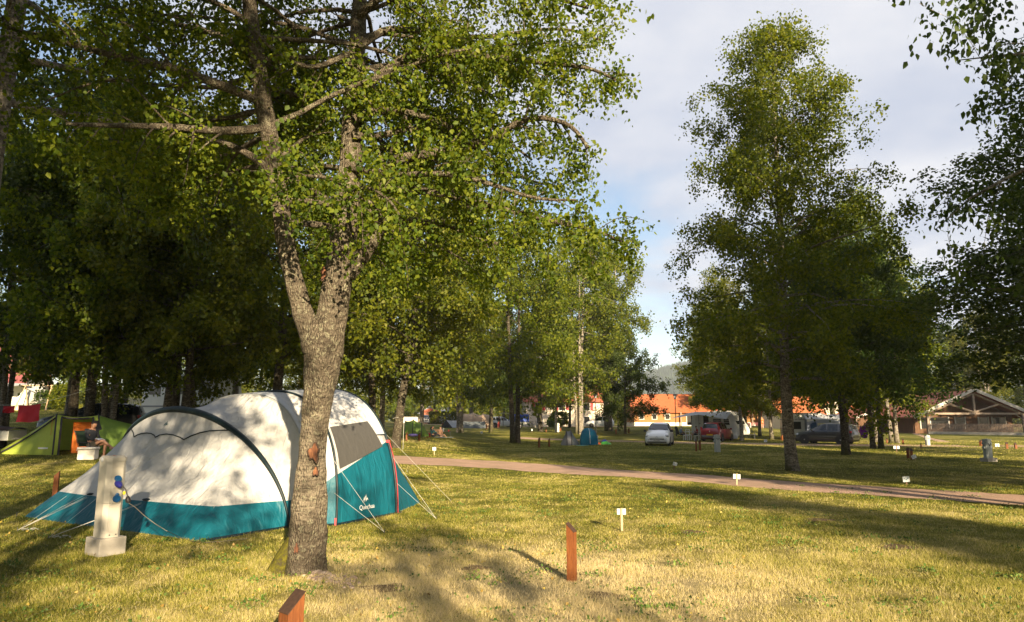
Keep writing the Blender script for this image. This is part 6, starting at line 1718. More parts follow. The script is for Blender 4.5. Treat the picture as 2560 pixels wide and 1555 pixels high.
def far_tents():
    c = G(1186, 1069.5); f = lambda a, b: c + Vector((a, b, 0))
    loop_tent('tunnel_tent', 'beige tunnel tent, the left and larger of the two', [(f(-2.4, .6), f(-2.4, 2.8), .2, 2), (f(-1.6, -.2), f(-1.6, 3.0), 2.0, 2.1), (f(-.2, -.4), f(-.2, 3.2), 2.15, 2.1), (f(1.0, -.2), f(1.0, 3.0), 1.8, 2.1)], [BEIGE], rows=5, sl=BEIGE)
    c = G(1208, 1070); f2 = lambda a, b: c + Vector((a, b, 0))
    loop_tent('tunnel_tent', 'beige tunnel tent, the right and nearer of the two', [(f2(-.9, 1.6), f2(-.5, 3.4), 1.3, 2), (f2(-.3, -.6), f2(.2, 2.8), 2.05, 2.1), (f2(.9, -.5), f2(1.2, 2.4), 1.95, 2.1), (f2(1.5, .1), f2(1.6, 1.6), .2, 2)], [BEIGE], rows=5, sl=BEIGE)
    def ridge(label, px, py, L, Wd, Ht, rz, mat):
        at = G(px, py); r = thing('ridge_tent', label, 'tent', at, rz)
        mb = MB(); mb.grid([[(x, -Wd / 2, 0), (x, -Wd * .22, Ht * .5), (x, 0, Ht - .06 * math.sin(PI * (x / L + .5))), (x, Wd * .22, Ht * .5), (x, Wd / 2, 0)] for x in np.linspace(-L / 2, L / 2, 7)], False); mb.build('flysheet', mat, r)
        for s in (-1, 1):
            mb = MB(); x = s * L / 2; mb.add([(x, -Wd / 2, 0), (x + s * .06, 0, Ht), (x, Wd / 2, 0)], [(0, 1, 2)]); mb.build('door', simple('dark_door', (.03, .032, .035), .8), r)
            mb = MB(); mb.tube([(x, 0, 0), (x, 0, Ht + .04)], .02, 5); mb.build('pole', GREYP, r)
    ridge('low slate grey ridge tent in front of the beige tunnel tents', 1184, 1070.5, 3.2, 1.9, .95, R(14), SLATE)
    ridge('pale grey ridge tent left of the birch stems', 1130, 1069, 2.6, 2.0, 1.0, R(60), simple('pale_ridge', (.30, .32, .35), .7))
    # blue tarpaulin trailer, pale tarp
    g = G(1298, 1071); r = thing('tarp_trailer', 'trailer under a bright blue tarpaulin behind the thick double trunk', 'trailer', g, R(6))
    mb = MB(); mb.box((0, 0, .72), (2.6, 1.5, .42), bev=.02); mb.build('box', simple('trailer_white', (.62, .62, .60), .5), r)
    mb = MB(); mb.grid([[(x, y * 1.0, .95 + 1.05 * (1 - abs(y / .82) ** 6) ** .5 if abs(y) < .82 else .93) for y in np.linspace(-.82, .82, 11)] for x in np.linspace(-1.34, 1.34, 9)]); mb.add([(-1.34, -.82, .94), (-1.34, .82, .94), (-1.34, .7, 1.95), (-1.34, -.7, 1.95)], [(0, 1, 2, 3)]); mb.add([(1.34, -.82, .94), (1.34, .82, .94), (1.34, .7, 1.95), (1.34, -.7, 1.95)], [(0, 1, 2, 3)]); mb.build('tarpaulin', fabric('blue_tarp', (.02, .075, .42), .5, .1, .4), r)
    for s in (-1, 1): wheel(r, 0, s * .86, .32, .2, s)
    g = G(1256, 1071); r = thing('tarp_shelter', 'pale tarp shelter stretched over the white car beside the beige tents', 'shelter', g, 0)
    mb = MB(); mb.grid([[(-1.6 + 3.4 * i / 6, -1.2 + 2.6 * j / 5, 1.75 + .45 * math.sin(PI * i / 6) - .08 * math.sin(PI * j / 5)) for j in range(6)] for i in range(7)]); mb.build('tarp', F_WHITE, r)
    for x, y, z in ((-1.6, -1.2, 1.75), (1.8, -1.2, 1.75), (.1, -1.2, 2.2), (.1, 1.4, 2.2)):
        mb = MB(); mb.tube([(x, y, 0), (x, y, z)], .03, 5); mb.build('pole', GREYP, r)
    mb = MB(); mb.grid([[(1.0 + .06 * math.sin(j), -.9 + .3 * i, 1.8 - .24 * j) for j in range(7)] for i in range(4)]); mb.build('striped_cloth', simple('rust_cloth', (.40, .11, .04), .8), r)
far_tents()
# ------------------------------------------------------------------ washing lines
def cloth(name, label, cx, cy, px0, px1, yt, yb, Y, mat, cat='towel', dy=0.0, skew=0.0):
    a, b = P(px0, yt, Y), P(px1, yt + skew, Y + dy); z1 = P(px0, yb, Y).z
    rows = []
    for i in range(11):
        f = i / 10; top = a.lerp(b, f)
        rows.append([Vector((top.x, top.y + .05 * math.sin(f * 9 + j * .5) * (j / 8), top.z + (z1 - a.z) * j / 8 * (1 - .02 * math.sin(f * 7)) - .03 * math.sin(PI * f))) for j in range(9)])
    o = rows[5][8]; mb = MB(); mb.grid([[p - o for p in r_] for r_ in rows])
    return tag(mb.build(name, mat, None, recalc=False, loc=o), label, cat), a, b
RED_T = fabric('red_towel', (.46, .020, .035), .85, .15, .4)
_, ra, rb = cloth('towel', 'large red towel hanging on a line behind the green tunnel tent', 0, 0, 46, 102, 1013, 1055, 25.0, RED_T, dy=-.6, skew=-4)
_, rc, rd = cloth('towel', 'red cloth hanging on the line in front of the pale twin trunks', 0, 0, 2, 38, 1014, 1031, 25.4, RED_T)
cloth('jacket', 'dark garment on the line at the left edge beside the red cloth', 0, 0, -14, 9, 1013, 1043, 25.3, SLEEVE, 'garment')
ln = thing('washing_line', 'washing line carrying the red towels at the left edge', 'washing line', (0, 0, 0))
mb = MB(); l0 = P(-30, 1012, 25.3); l1 = GY(247, 26) + Vector((0, 0, 2.3)); mb.tube([l0, rc + Vector((0, 0, .02)), rd + Vector((0, 0, .02)), ra + Vector((0, 0, .02)), rb + Vector((0, 0, .02)), l1], .006, 5); mb.build('cord', ROPE, ln)
mb = MB(); g = GY(-30, 25.3); mb.tube([g, l0 + Vector((0, 0, .2))], .03, 6); mb.build('prop', GREYP, ln)
PURP = fabric('purple_towel', (.14, .012, .22), .85, .15, .4)
_, pa, pb = cloth('towel', 'purple towel hung between two dark trunks right of the grey car', 0, 0, 2149, 2167, 1065, 1093.5, 45.0, PURP, dy=.2, skew=1)
ln = thing('washing_line', 'line holding the purple towel between the dark trunks', 'washing line', (0, 0, 0))
mb = MB(); q0 = P(2118, 1062, 36.5); q1 = P(2178, 1066, 43); mb.tube([q0, pa, pb, q1], .006, 5); mb.build('cord', ROPE, ln)
# rope from the leaning tree down to the ground behind the big tent
ln = thing('tree_rope', 'white rope tied round the leaning mottled tree and hanging to the lawn', 'rope', G(987, 1119))
g = G(987, 1119); a = P(1010, 1052, g.y - .35); mb = MB(); mb.tube([a - g, P(1008, 1100, g.y - .6) - g, P(1007, 1140, g.y - 1.2) - g, G(1018, 1180) - g + Vector((0, 0, .02))], .007, 5); mb.build('cord', ROPE, ln)
tr_ = P(995, 1050, g.y); mb = MB(); mb.tube([tr_ - g + Vector((.27 * math.cos(k * PI / 8), .27 * math.sin(k * PI / 8), .01 * k)) for k in range(17)], .007, 5); mb.build('loop', ROPE, ln)
# ------------------------------------------------------------------ lamp posts
def lamp_post(px, yb, Y, label, Ht, col=None):
    g = GY(px, Y) if yb is None else G(px, yb)
    t = thing('lamp_post', label, 'lamp post', g, 0, 'lamp posts of the camp')
    mb = MB(); mb.tube([(0, 0, 0), (0, 0, .9)], .07, 8); mb.tube([(0, 0, .9), (0, 0, Ht - .5)], .045, 8); mb.build('pole', col or BLACKP, t)
    mb = MB(); mb.lathe([(.05, -.5), (.14, -.42), (.16, -.1)], (0, 0, Ht), 12); mb.build('globe', LENS, t); mb = MB(); mb.lathe([(.24, -.1), (.20, -.02), (.04, .05)], (0, 0, Ht), 12); mb.build('hood', col or BLACKP, t)
lamp_post(1691, 1090, None, 'black lamp post at the left end of the caravan awning', 4.4)
lamp_post(1484, None, 82, 'grey lamp post right of the white birch clump', 4.6, GREYP)
lamp_post(1062, None, 118, 'dark lamp post left of the white pavilions', 5.0)
lamp_post(1127, None, 120, 'dark lamp post at the right end of the clipped hedge', 5.0)
lamp_post(1538, None, 90, 'thin black lamp post left of the small round tree', 4.2)
lamp_post(48, None, 66, 'dark lamp post at the far left behind the pale twin trunks', 4.6)
# swing frame and net posts on the left
g = GY(118, 58); t = thing('swing_frame', 'wooden A shaped swing frame beyond the red towel', 'swing frame', g)
for s in (-1, 1):
    for q in (-1, 1):
        mb = MB(); mb.tube([(s * 1.3, q * .8, 0), (s * 1.1, 0, 2.1)], .05, 6); mb.build('leg', STAKE, t)
mb = MB(); mb.tube([(-1.4, 0, 2.1), (1.4, 0, 2.1)], .05, 6); mb.build('crossbar', STAKE, t)
mb = MB(); mb.box((0, 0, .5), (.4, .18, .03)); sw = mb.build('seat', BLACKP, t)
for s in (-1, 1):
    mb = MB(); mb.tube([(s * .18, 0, .5), (s * .18, 0, 2.1)], .01, 5); mb.build('chain', GREYP, t)
# ------------------------------------------------------------------ people and what they use
def skinned(name, chains, mat, parent, levels=1):
    """one continuous surface grown round connected joints; chains: list of lists of (key, pos, radius)"""
    idx = {}; V = []; Rr = []; E = []
    for ch in chains:
        prev = None
        for key, pos, r in ch:
            if key not in idx: idx[key] = len(V); V.append(pos); Rr.append(r)
            if prev is not None: E.append((prev, idx[key]))
            prev = idx[key]
    me = bpy.data.meshes.new(name); me.from_pydata(V, E, []); me.update()
    ob = bpy.data.objects.new(name, me); COL.objects.link(ob)
    md = ob.modifiers.new('skin', 'SKIN'); md.use_smooth_shade = True
    if not me.skin_vertices: return None
    for i, r in enumerate(Rr):
        sv = me.skin_vertices[0].data[i]; rr = r if isinstance(r, tuple) else (r, r); sv.radius = rr; sv.use_root = (i == 0)
    sb = ob.modifiers.new('sub', 'SUBSURF'); sb.levels = levels; sb.render_levels = levels
    dg = bpy.context.evaluated_depsgraph_get(); dg.update()
    m2 = bpy.data.meshes.new_from_object(ob.evaluated_get(dg)); m2.name = name
    bpy.data.objects.remove(ob); bpy.data.meshes.remove(me)
    m2.materials.clear(); m2.materials.append(mat)
    for p in m2.polygons: p.use_smooth = True
    return link(name, m2, parent)
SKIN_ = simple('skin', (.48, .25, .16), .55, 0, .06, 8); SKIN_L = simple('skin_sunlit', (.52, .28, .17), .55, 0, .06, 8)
HAIR_D = simple('dark_hair', (.022, .014, .010), .6); HAIR_G = simple('grey_hair', (.30, .28, .25), .7); HAIR_Y = simple('fair_hair', (.40, .27, .10), .7)
def person(label, at, rz, J, top, legs_c, hair, skin=SKIN_, long_hair=False, sleeves=True, shorts=True, bare=False, shoes=None, scale=1.0, group=None):
    r = thing('person', label, 'person', at, rz, group); r.scale = (scale,) * 3
    g = lambda k: Vector(J[k])
    hd = g('head'); up = (hd - g('neck')).normalized(); fw = Vector(J.get('look', (1, 0, 0))).normalized(); sd = up.cross(fw).normalized(); fw = sd.cross(up)
    body = [[('pel', g('pel'), (.145, .11)), ('sp', g('pel').lerp(g('chest'), .5), (.135, .105)), ('chest', g('chest'), (.15, .115)), ('nb', g('neck'), .058), ('jaw', hd - up * .05 + fw * .018, .066), ('hc', hd + up * .03, (.082, .094)), ('top', hd + up * .105 - fw * .01, .062)],
            [('hc', hd, .08), ('nose', hd + fw * .108 + up * .005, .014)]]
    for s, nm in ((1, 'l'), (-1, 'r')):
        body.append([('hc', hd, .08), ('ear' + nm, hd + sd * s * .088 - fw * .008, .016)])
        sh, el, wr = g('sh' + nm), g('el' + nm), g('wr' + nm)
        hdv = (wr - el).normalized(); palm = wr + hdv * .07
        body.append([('chest', g('chest'), .15), ('sh' + nm, sh, .066), ('ua' + nm, sh.lerp(el, .5), .050), ('el' + nm, el, .042), ('fa' + nm, el.lerp(wr, .4), .040), ('wr' + nm, wr, .027), ('pa' + nm, palm, (.036, .020))])
        lat = hdv.cross(Vector((0, 0, 1))).normalized() if abs(hdv.z) < .9 else Vector((1, 0, 0)); dn = Vector((0, 0, -1))
        for k in range(4):
            b = palm + lat * (.024 - .016 * k) + hdv * .022; L_ = (.062, .072, .068, .05)[k]
            body.append([('pa' + nm, palm, .03), (f'f{k}a' + nm, b, .0095), (f'f{k}b' + nm, b + hdv * L_ * .55 + dn * .012, .0088), (f'f{k}c' + nm, b + hdv * L_ * .9 + dn * .034, .0075)])
        tb = wr + hdv * .03 + lat * .03 * s
        body.append([('pa' + nm, palm, .03), ('t1' + nm, tb + hdv * .02 + lat * s * .012, .011), ('t2' + nm, tb + hdv * .052 + lat * s * .016 + dn * .012, .009)])
        hp, kn, an, to = g('hip' + nm), g('kn' + nm), g('an' + nm), g('to' + nm)
        body.append([('pel', g('pel'), .14), ('hip' + nm, hp, .098), ('th' + nm, hp.lerp(kn, .5), .078), ('kn' + nm, kn, .058), ('cf' + nm, kn.lerp(an, .35), .056), ('an' + nm, an, .036), ('ft' + nm, an.lerp(to, .5) + Vector((0, 0, -.015)), (.042, .032)), ('to' + nm, to, (.036, .022))])
    skinned('body', body, skin, r, 1)
    if not bare:
        cl = [[('a', g('pel').lerp(g('chest'), .12), (.165, .13)), ('b', g('pel').lerp(g('chest'), .55), (.158, .125)), ('c', g('chest'), (.168, .13)), ('d', g('neck') - up * .02, .075)]]
        for nm in 'lr':
            sh, el, wr = g('sh' + nm), g('el' + nm), g('wr' + nm)
            ch = [('c', g('chest'), .16), ('sh' + nm, sh, .080), ('u' + nm, sh.lerp(el, .55), .064)]
            if sleeves: ch += [('e' + nm, el, .056), ('w' + nm, el.lerp(wr, .86), .042)]
            cl.append(ch)
        skinned('jacket' if sleeves else 'shirt', cl, top, r, 1)
    lg = [[('p', g('pel') + Vector((0, 0, .03)), (.158, .125)), ('p2', g('pel'), (.16, .125))]]
    for nm in 'lr':
        hp, kn, an = g('hip' + nm), g('kn' + nm), g('an' + nm)
        ch = [('p2', g('pel'), .15), ('h' + nm, hp, .115), ('t' + nm, hp.lerp(kn, .62), .096)]
        if not shorts: ch += [('k' + nm, kn, .078), ('c' + nm, kn.lerp(an, .88), .058)]
        lg.append(ch)
    skinned('shorts' if shorts else 'trousers', lg, legs_c, r, 1)
    m = Matrix((( fw.x, sd.x, up.x, 0), (fw.y, sd.y, up.y, 0), (fw.z, sd.z, up.z, 0), (0, 0, 0, 1)))
    mb = MB(); vs = []; n1, n2 = 8, 14
    rows = []
    for i in range(n1):
        a = PI * .56 * i / (n1 - 1)
        row = []
        for j in range(n2):
            q = 2 * PI * j / n2; cut = 1.0 if math.cos(q) < .35 else .62
            aa = a * cut
            row.append(hd + m.to_3x3() @ Vector((math.sin(aa) * math.cos(q) * .100 - .008, math.sin(aa) * math.sin(q) * .090, .035 + math.cos(aa) * .098)))
        rows.append(row)
    mb.grid(rows, True, closed=True)
    if long_hair: mb.tube([hd + up * .02 - fw * .07, hd - up * .10 - fw * .09, hd - up * .22 - fw * .10], [.075, .08, .04], 8)
    mb.build('hair', hair, r)
    EYE = simple('eye_dark', (.02, .015, .012), .3)
    mb = MB()
    for s in (1, -1): mb.ball(hd + fw * .083 + sd * s * .034 + up * .022, .010, 6)
    mb.build('eyes', EYE, r)
    mb = MB(); mb.tube([hd + fw * .082 - up * .045 + sd * .024, hd + fw * .09 - up * .045, hd + fw * .082 - up * .045 - sd * .024], .006, 5); mb.build('mouth', simple('lips', (.30, .10, .08), .5), r)
    if shoes:
        for nm in 'lr':
            an, to = g('an' + nm), g('to' + nm); mb = MB(); mb.tube([an - (to - an).normalized() * .05 + Vector((0, 0, -.03)), an.lerp(to, .5) + Vector((0, 0, -.01)), to + (to - an).normalized() * .03], [.045, .048, .03], 8); mb.build('shoe', shoes, r)
    return r
SEAT = dict(pel=(0, 0, .44), chest=(-.07, 0, .83), neck=(-.03, 0, .99), head=(.02, 0, 1.11), shl=(-.05, .17, .92), shr=(-.05, -.17, .92), ell=(.02, .24, .68), elr=(.02, -.24, .68), wrl=(.26, .10, .62), wrr=(.27, -.08, .62),
            hipl=(.03, .09, .44), hipr=(.03, -.09, .44), knl=(.46, .10, .50), knr=(.46, -.10, .50), anl=(.42, .11, .09), anr=(.42, -.11, .09), tol=(.58, .12, .04), tor=(.58, -.12, .04))
FLOOR = dict(pel=(0, 0, .13), chest=(-.10, 0, .50), neck=(-.05, 0, .66), head=(.0, 0, .78), shl=(-.08, .17, .59), shr=(-.08, -.17, .59), ell=(.10, .26, .40), elr=(-.12, -.26, .34), wrl=(.28, .18, .34), wrr=(-.20, -.28, .08),
             hipl=(.04, .09, .12), hipr=(.04, -.09, .12), knl=(.36, .20, .30), knr=(.38, -.12, .22), anl=(.62, .12, .07), anr=(.66, -.10, .07), tol=(.74, .16, .05), tor=(.78, -.12, .05))
STAND = dict(pel=(0, 0, .95), chest=(0, 0, 1.30), neck=(.0, 0, 1.48), head=(.02, 0, 1.60), shl=(0, .18, 1.42), shr=(0, -.18, 1.42), ell=(-.02, .23, 1.14), elr=(.02, -.23, 1.14), wrl=(.06, .24, .90), wrr=(.14, -.22, .92),
             hipl=(0, .09, .92), hipr=(0, -.09, .92), knl=(.03, .10, .50), knr=(-.02, -.10, .50), anl=(-.02, .10, .08), anr=(-.04, -.10, .08), tol=(.14, .12, .03), tor=(.12, -.12, .03))
def pose(base, **kw):
    d = dict(base); d.update(kw); return d
CL = lambda name, c: simple(name, c, .85, 0, .12, 14)
NAVY = CL('navy_jacket', (.018, .020, .028)); KHAKI = CL('khaki_cloth', (.16, .13, .09)); TEALC = CL('teal_top', (.02, .10, .13)); DKCL = CL('dark_cloth', (.02, .02, .03)); BLUEC = CL('light_blue_shirt', (.20, .30, .40)); REDC = CL('red_cloth', (.34, .03, .03)); ORC = CL('orange_cloth_top', (.55, .14, .03)); GREYC_ = CL('grey_cloth', (.16, .16, .15))
g = G(226, 1146)
RZM = R(-14)
person('man in a dark jacket and shorts reading beside the green tunnel tent, legs crossed', g, RZM,
       pose(SEAT, knr=(.46, -.04, .60), anr=(.66, .16, .36), tor=(.80, .20, .33), knl=(.45, .12, .52), look=(1, -.1, -.08), wrl=(.30, .12, .60), wrr=(.30, -.10, .60)), NAVY, KHAKI, HAIR_D, SKIN_, shoes=CL('sandal', (.35, .20, .16)))
def camp_chair(label, at, rz, mat, frame=BLACKP, sh=.40, back=.95):
    t = thing('folding_chair', label, 'chair', at, rz, 'folding chairs')
    mb = MB(); mb.grid([[(x, y, sh - .03 * math.sin(PI * (x + .24) / .48)) for y in (-.24, 0, .24)] for x in np.linspace(-.24, .24, 6)]); mb.build('seat', mat, t)
    mb = MB(); mb.grid([[(-.25 - .22 * i / 5, y, sh + .06 + (back - sh - .06) * i / 5) for y in (-.24, 0, .24)] for i in range(6)]); mb.build('backrest', mat, t)
    for s in (-1, 1):
        for a, b in (((-.30, s * .25, 0), (.24, s * .25, sh)), ((.26, s * .25, 0), (-.24, s * .25, sh))):
            mb = MB(); mb.tube([a, b], .012, 6); mb.build('leg', frame, t)
        mb = MB(); mb.tube([(-.24, s * .25, sh), (-.48, s * .25, back)], .012, 6); mb.build('back_frame', frame, t)
        mb = MB(); mb.tube([(-.30, s * .26, sh + .2), (.2, s * .26, sh + .2), (.24, s * .26, sh)], .014, 6); mb.build('armrest', frame, t)
    return t
camp_chair('dark folding chair under the reading man', g + Vector((-.02, 0, -.03)), RZM, CL('dark_green_seat', (.012, .03, .016)), sh=.36)
bk = thing('book', 'red edged book in the hands of the seated man', 'book', g + Matrix.Rotation(RZM, 3, 'Z') @ Vector((.31, .01, .625)), RZM)
mb = MB(); mb.box((0, 0, 0), (.20, .27, .012), m=Matrix.Rotation(R(18), 4, 'Y')); mb.build('cover', REDC, bk); mb = MB(); mb.box((0, 0, .012), (.19, .26, .010), m=Matrix.Rotation(R(18), 4, 'Y')); mb.build('pages', W_PRINT, bk)
def coolbox():
    g = G(219, 1149); t = thing('coolbox', 'white coolbox with a lid on the grass before the seated man', 'coolbox', g, R(10))
    mb = MB(); vs = []
    mb.box((0, 0, .16), (.52, .36, .32), bev=.02); mb.build('box', simple('coolbox_white', (.66, .63, .58), .5, 0, .03), t)
    mb = MB(); mb.box((0, 0, .365), (.56, .40, .085), bev=.02); mb.build('lid', simple('coolbox_white', (.66, .63, .58), .5), t)
    mb = MB(); mb.tube([(-.27, -.205, .30), (-.27, -.215, .345), (.27, -.215, .345), (.27, -.205, .30)], .012, 6); mb.build('handle', simple('coolbox_white', (.66, .63, .58), .5), t)
coolbox()
# picnic blanket on the far lawn
g0 = G(1093, 1093.5)
bl = rumpled('picnic_blanket', 'pale picnic blanket on the lawn beside the green dome tent', g0 + Vector((0, .1, 0)), (2.6, 1.5, .04), CL('blanket_cloth', (.30, .34, .36)), 6, 'blanket')
person('woman in a teal top sitting on the picnic blanket left of the bare backed man', G(1081, 1093), R(25), pose(FLOOR, look=(1, -.2, 0), ell=(.12, .24, .44), wrl=(.34, .16, .46), wrr=(.36, -.10, .34), elr=(.12, -.24, .42)), TEALC, DKCL, HAIR_D, SKIN_L, long_hair=True, shorts=False)
person('bare backed man sitting on the picnic blanket with one arm round the woman', G(1101, 1093.5), R(65), pose(FLOOR, shl=(-.08, .18, .60), ell=(-.05, .44, .58), wrl=(.02, .66, .62), look=(.7, .7, 0)), None, GREYC_, HAIR_D, SKIN_L, bare=True)
def small(name, label, cat, at, prof, mat, n=12):
    mb = MB(); mb.lathe(prof, n=n); o = mb.build(name, mat, None, loc=at); return tag(o, label, cat)
rb = thing('cool_bag', 'red cool bag on the grass left of the picnic couple', 'bag', G(1069, 1093), .3)
mb = MB(); mb.box((0, 0, .16), (.42, .30, .32), bev=.04); mb.build('body', REDC, rb); mb = MB(); mb.tube([(-.16, 0, .32), (-.1, 0, .46), (.1, 0, .46), (.16, 0, .32)], .015, 6); mb.build('strap', BLACKP, rb)
small('bottle', 'green glass bottle standing left of the red cool bag', 'bottle', G(1054.5, 1091.5), [(.05, 0), (.055, .02), (.055, .24), (.02, .32), (.02, .42)], simple('green_glass', (.06, .22, .08), .1))
small('bowl', 'pale bowl on the grass between the green bottle and the red bag', 'bowl', G(1061, 1093), [(.10, 0), (.20, .10), (.22, .20), (.20, .20), (.05, .05)], simple('pale_bowl', (.48, .52, .42), .5))
small('ball', 'violet cushion in front of the green dome tent', 'cushion', G(1033, 1092), [(.10, 0), (.36, .05), (.42, .12), (.30, .22), (.05, .25)], CL('violet_cloth', (.16, .12, .36)))
pt = thing('low_table', 'low folding table with cups behind the picnic couple', 'table', G(1113, 1090.5), .1)
mb = MB(); mb.box((0, 0, .40), (1.0, .55, .025)); mb.build('tabletop', CL('table_dark', (.10, .05, .04)), pt)
for sx in (-1, 1):
    for sy in (-1, 1):
        mb = MB(); mb.tube([(sx * .45, sy * .24, 0), (sx * .42, sy * .22, .39)], .014, 5); mb.build('leg', GREYP, pt)
for i, x in enumerate((-.3, -.16)):
    small('bottle', 'tall white bottle on the low picnic table, ' + ('left one' if i == 0 else 'right one'), 'bottle', G(1113, 1090.5) + Vector((x, -.1, .413)), [(.05, 0), (.055, .02), (.055, .22), (.025, .27), (.025, .32)], LENS)
small('cup', 'red cup at the right end of the low picnic table', 'cup', G(1113, 1090.5) + Vector((.3, -.05, .413)), [(.05, 0), (.07, .14), (.055, .14), (.04, .02)], REDC)
# people at the caravan table
gt = G(1730, 1098.5)
tb = thing('camp_table', 'white camping table under the caravan awning', 'table', gt + Vector((0, .6, 0)), math.atan2(CV_D.y, CV_D.x))
mb = MB(); mb.box((0, 0, .71), (1.2, .75, .03), bev=.008); mb.build('tabletop', simple('table_grey', (.35, .36, .37), .5), tb)
for sx in (-1, 1):
    for sy in (-1, 1):
        mb = MB(); mb.tube([(sx * .54, sy * .33, 0), (sx * .50, sy * .30, .70)], .018, 5); mb.build('leg', GREYP, tb)
person('grey haired person in a light blue shirt seated left of the camping table', G(1707, 1098) + Vector((0, .4, 0)), R(15), pose(SEAT), BLUEC, DKCL, HAIR_G, SKIN_L, sleeves=False)
camp_chair('tall backed dark chair under the person in the light blue shirt', G(1706, 1098) + Vector((-.05, .4, 0)), R(15), DKCL, sh=.40, back=1.15)
person('dark haired person in red seated right of the camping table', G(1745, 1098) + Vector((0, .4, 0)), R(170), pose(SEAT, wrl=(.22, .14, .80), ell=(.08, .24, .62)), REDC, DKCL, HAIR_D, SKIN_)
camp_chair('dark folding chair under the person in red', G(1746, 1098) + Vector((.05, .4, 0)), R(170), DKCL, sh=.40, back=.9)
def stool(label, at, rz, back=False):
    t = thing('plastic_stool' if not back else 'plastic_chair', label, 'stool' if not back else 'chair', at, rz)
    WP = simple('white_plastic', (.60, .60, .58), .45)
    mb = MB(); mb.box((0, 0, .44), (.44, .42, .04), bev=.01); mb.build('seat', WP, t)
    for sx in (-1, 1):
        for sy in (-1, 1):
            mb = MB(); mb.box((sx * .19, sy * .18, .21), (.045, .045, .42)); mb.build('leg', WP, t)
    if back:
        mb = MB(); mb.box((-.20, 0, .90), (.04, .42, .06)); mb.box((-.20, .19, .68), (.04, .04, .44)); mb.box((-.20, -.19, .68), (.04, .04, .44)); mb.box((-.20, 0, .72), (.03, .34, .05)); mb.build('backrest', WP, t)
stool('white plastic stool left of the camping table', G(1716, 1100.5), .2)
stool('white plastic chair behind the middle of the camping table', G(1722, 1099.5), R(-80), True)
stool('white plastic stool right of the camping table, behind the two dark posts', G(1743, 1101.5), .1)
person('person in a dark top and red trousers standing at the tarp shelter', G(1247, 1071.5), R(-60), pose(STAND), DKCL, REDC, HAIR_D, SKIN_, shorts=False)
g = GY(1889, 108); person('fair haired person in orange near the red bench by the orange roofed building', (g.x, g.y, g.z), R(-120), pose(STAND), ORC, ORC, HAIR_Y, SKIN_L, shorts=True)
g = GY(1872, 112); t = thing('red_bench', 'red bench and table set beyond the awning caravan', 'bench', g)
mb = MB(); mb.box((0, 0, .72), (2.6, .8, .06)); mb.build('tabletop', REDC, t)
for s in (-1, 1):
    mb = MB(); mb.box((0, s * .75, .45), (2.6, .3, .05)); mb.build('seat', REDC, t)
    mb = MB(); mb.box((s * 1.0, 0, .35), (.08, 1.5, .70)); mb.build('leg', W_PRINT, t)
def bicycle(label, at, rz):
    t = thing('bicycle', label, 'bicycle', at, rz, 'bicycles')
    for x in (-.52, .52):
        mb = MB(); mb.tube([(x + .33 * math.cos(a), 0, .34 + .33 * math.sin(a)) for a in np.linspace(0, 2 * PI, 21)], .02, 5)
        for k in range(8): mb.tube([(x, 0, .34), (x + .32 * math.cos(k * PI / 4), 0, .34 + .32 * math.sin(k * PI / 4))], .004, 4)
        mb.build('wheel', TYRE, t)
    mb = MB()
    for a, b in (((-.52, .34), (-.10, .32)), ((-.10, .32), (-.22, .85)), ((-.22, .80), (.34, .85)), ((.34, .82), (-.10, .32)), ((-.52, .34), (-.20, .76)), ((.52, .34), (.32, .98))): mb.tube([(a[0], 0, a[1]), (b[0], 0, b[1])], .018, 6)
    mb.build('frame', DKCL, t)
    mb = MB(); mb.box((-.24, 0, .92), (.26, .14, .06), bev=.02); mb.build('saddle', BLACKP, t); mb = MB(); mb.tube([(.26, .28, 1.02), (.34, 0, 1.0), (.26, -.28, 1.02)], .014, 6); mb.build('handlebar', BLACKP, t)
bicycle('dark bicycle leaning near the right end of the blue tarpaulin trailer', G(1326, 1070.5), R(60))
bicycle('bicycle parked in the sun right of the one by the blue trailer', G(1335, 1068.5), R(20))
bicycle('bicycle parked right of the awning caravan', G(1876, 1096), R(40))
# ------------------------------------------------------------------ grass blades, stones, fallen leaves
def blade_mat():
    n = NT('grass_blade'); pos = n.world()
    f = dry_mask(n, pos)
    g = n.n('ShaderNodeNewGeometry')
    f2 = n.math('ADD', f, n.math('MULTIPLY', n.math('SUBTRACT', g.outputs['Random Per Island'], 0.5), 0.40))
    c = n.ramp(f2, [(0.36, (0.085, 0.110, 0.010)), (0.50, (0.28, 0.28, 0.024)), (0.63, (0.52, 0.44, 0.13)), (0.84, (0.74, 0.61, 0.36))])
    n.col(c); n.set(0.6, 0, 0.25)
    tr = n.n('ShaderNodeBsdfTranslucent'); n.l(c, tr.inputs['Color'])
    mx = n.n('ShaderNodeMixShader'); mx.inputs[0].default_value = 0.35
    n.l(n.b.outputs[0], mx.inputs[1]); n.l(tr.outputs[0], mx.inputs[2]); n.l(mx.outputs[0], n.out.inputs[0])
    return n.m
def in_poly(x, y, poly):
    c = np.zeros(x.shape, bool); n = len(poly)
    for i in range(n):
        x0, y0 = poly[i]; x1, y1 = poly[(i + 1) % n]
        k = ((y0 > y) != (y1 > y)) & (x < (x1 - x0) * (y - y0) / (y1 - y0 + 1e-12) + x0)
        c ^= k
    return c
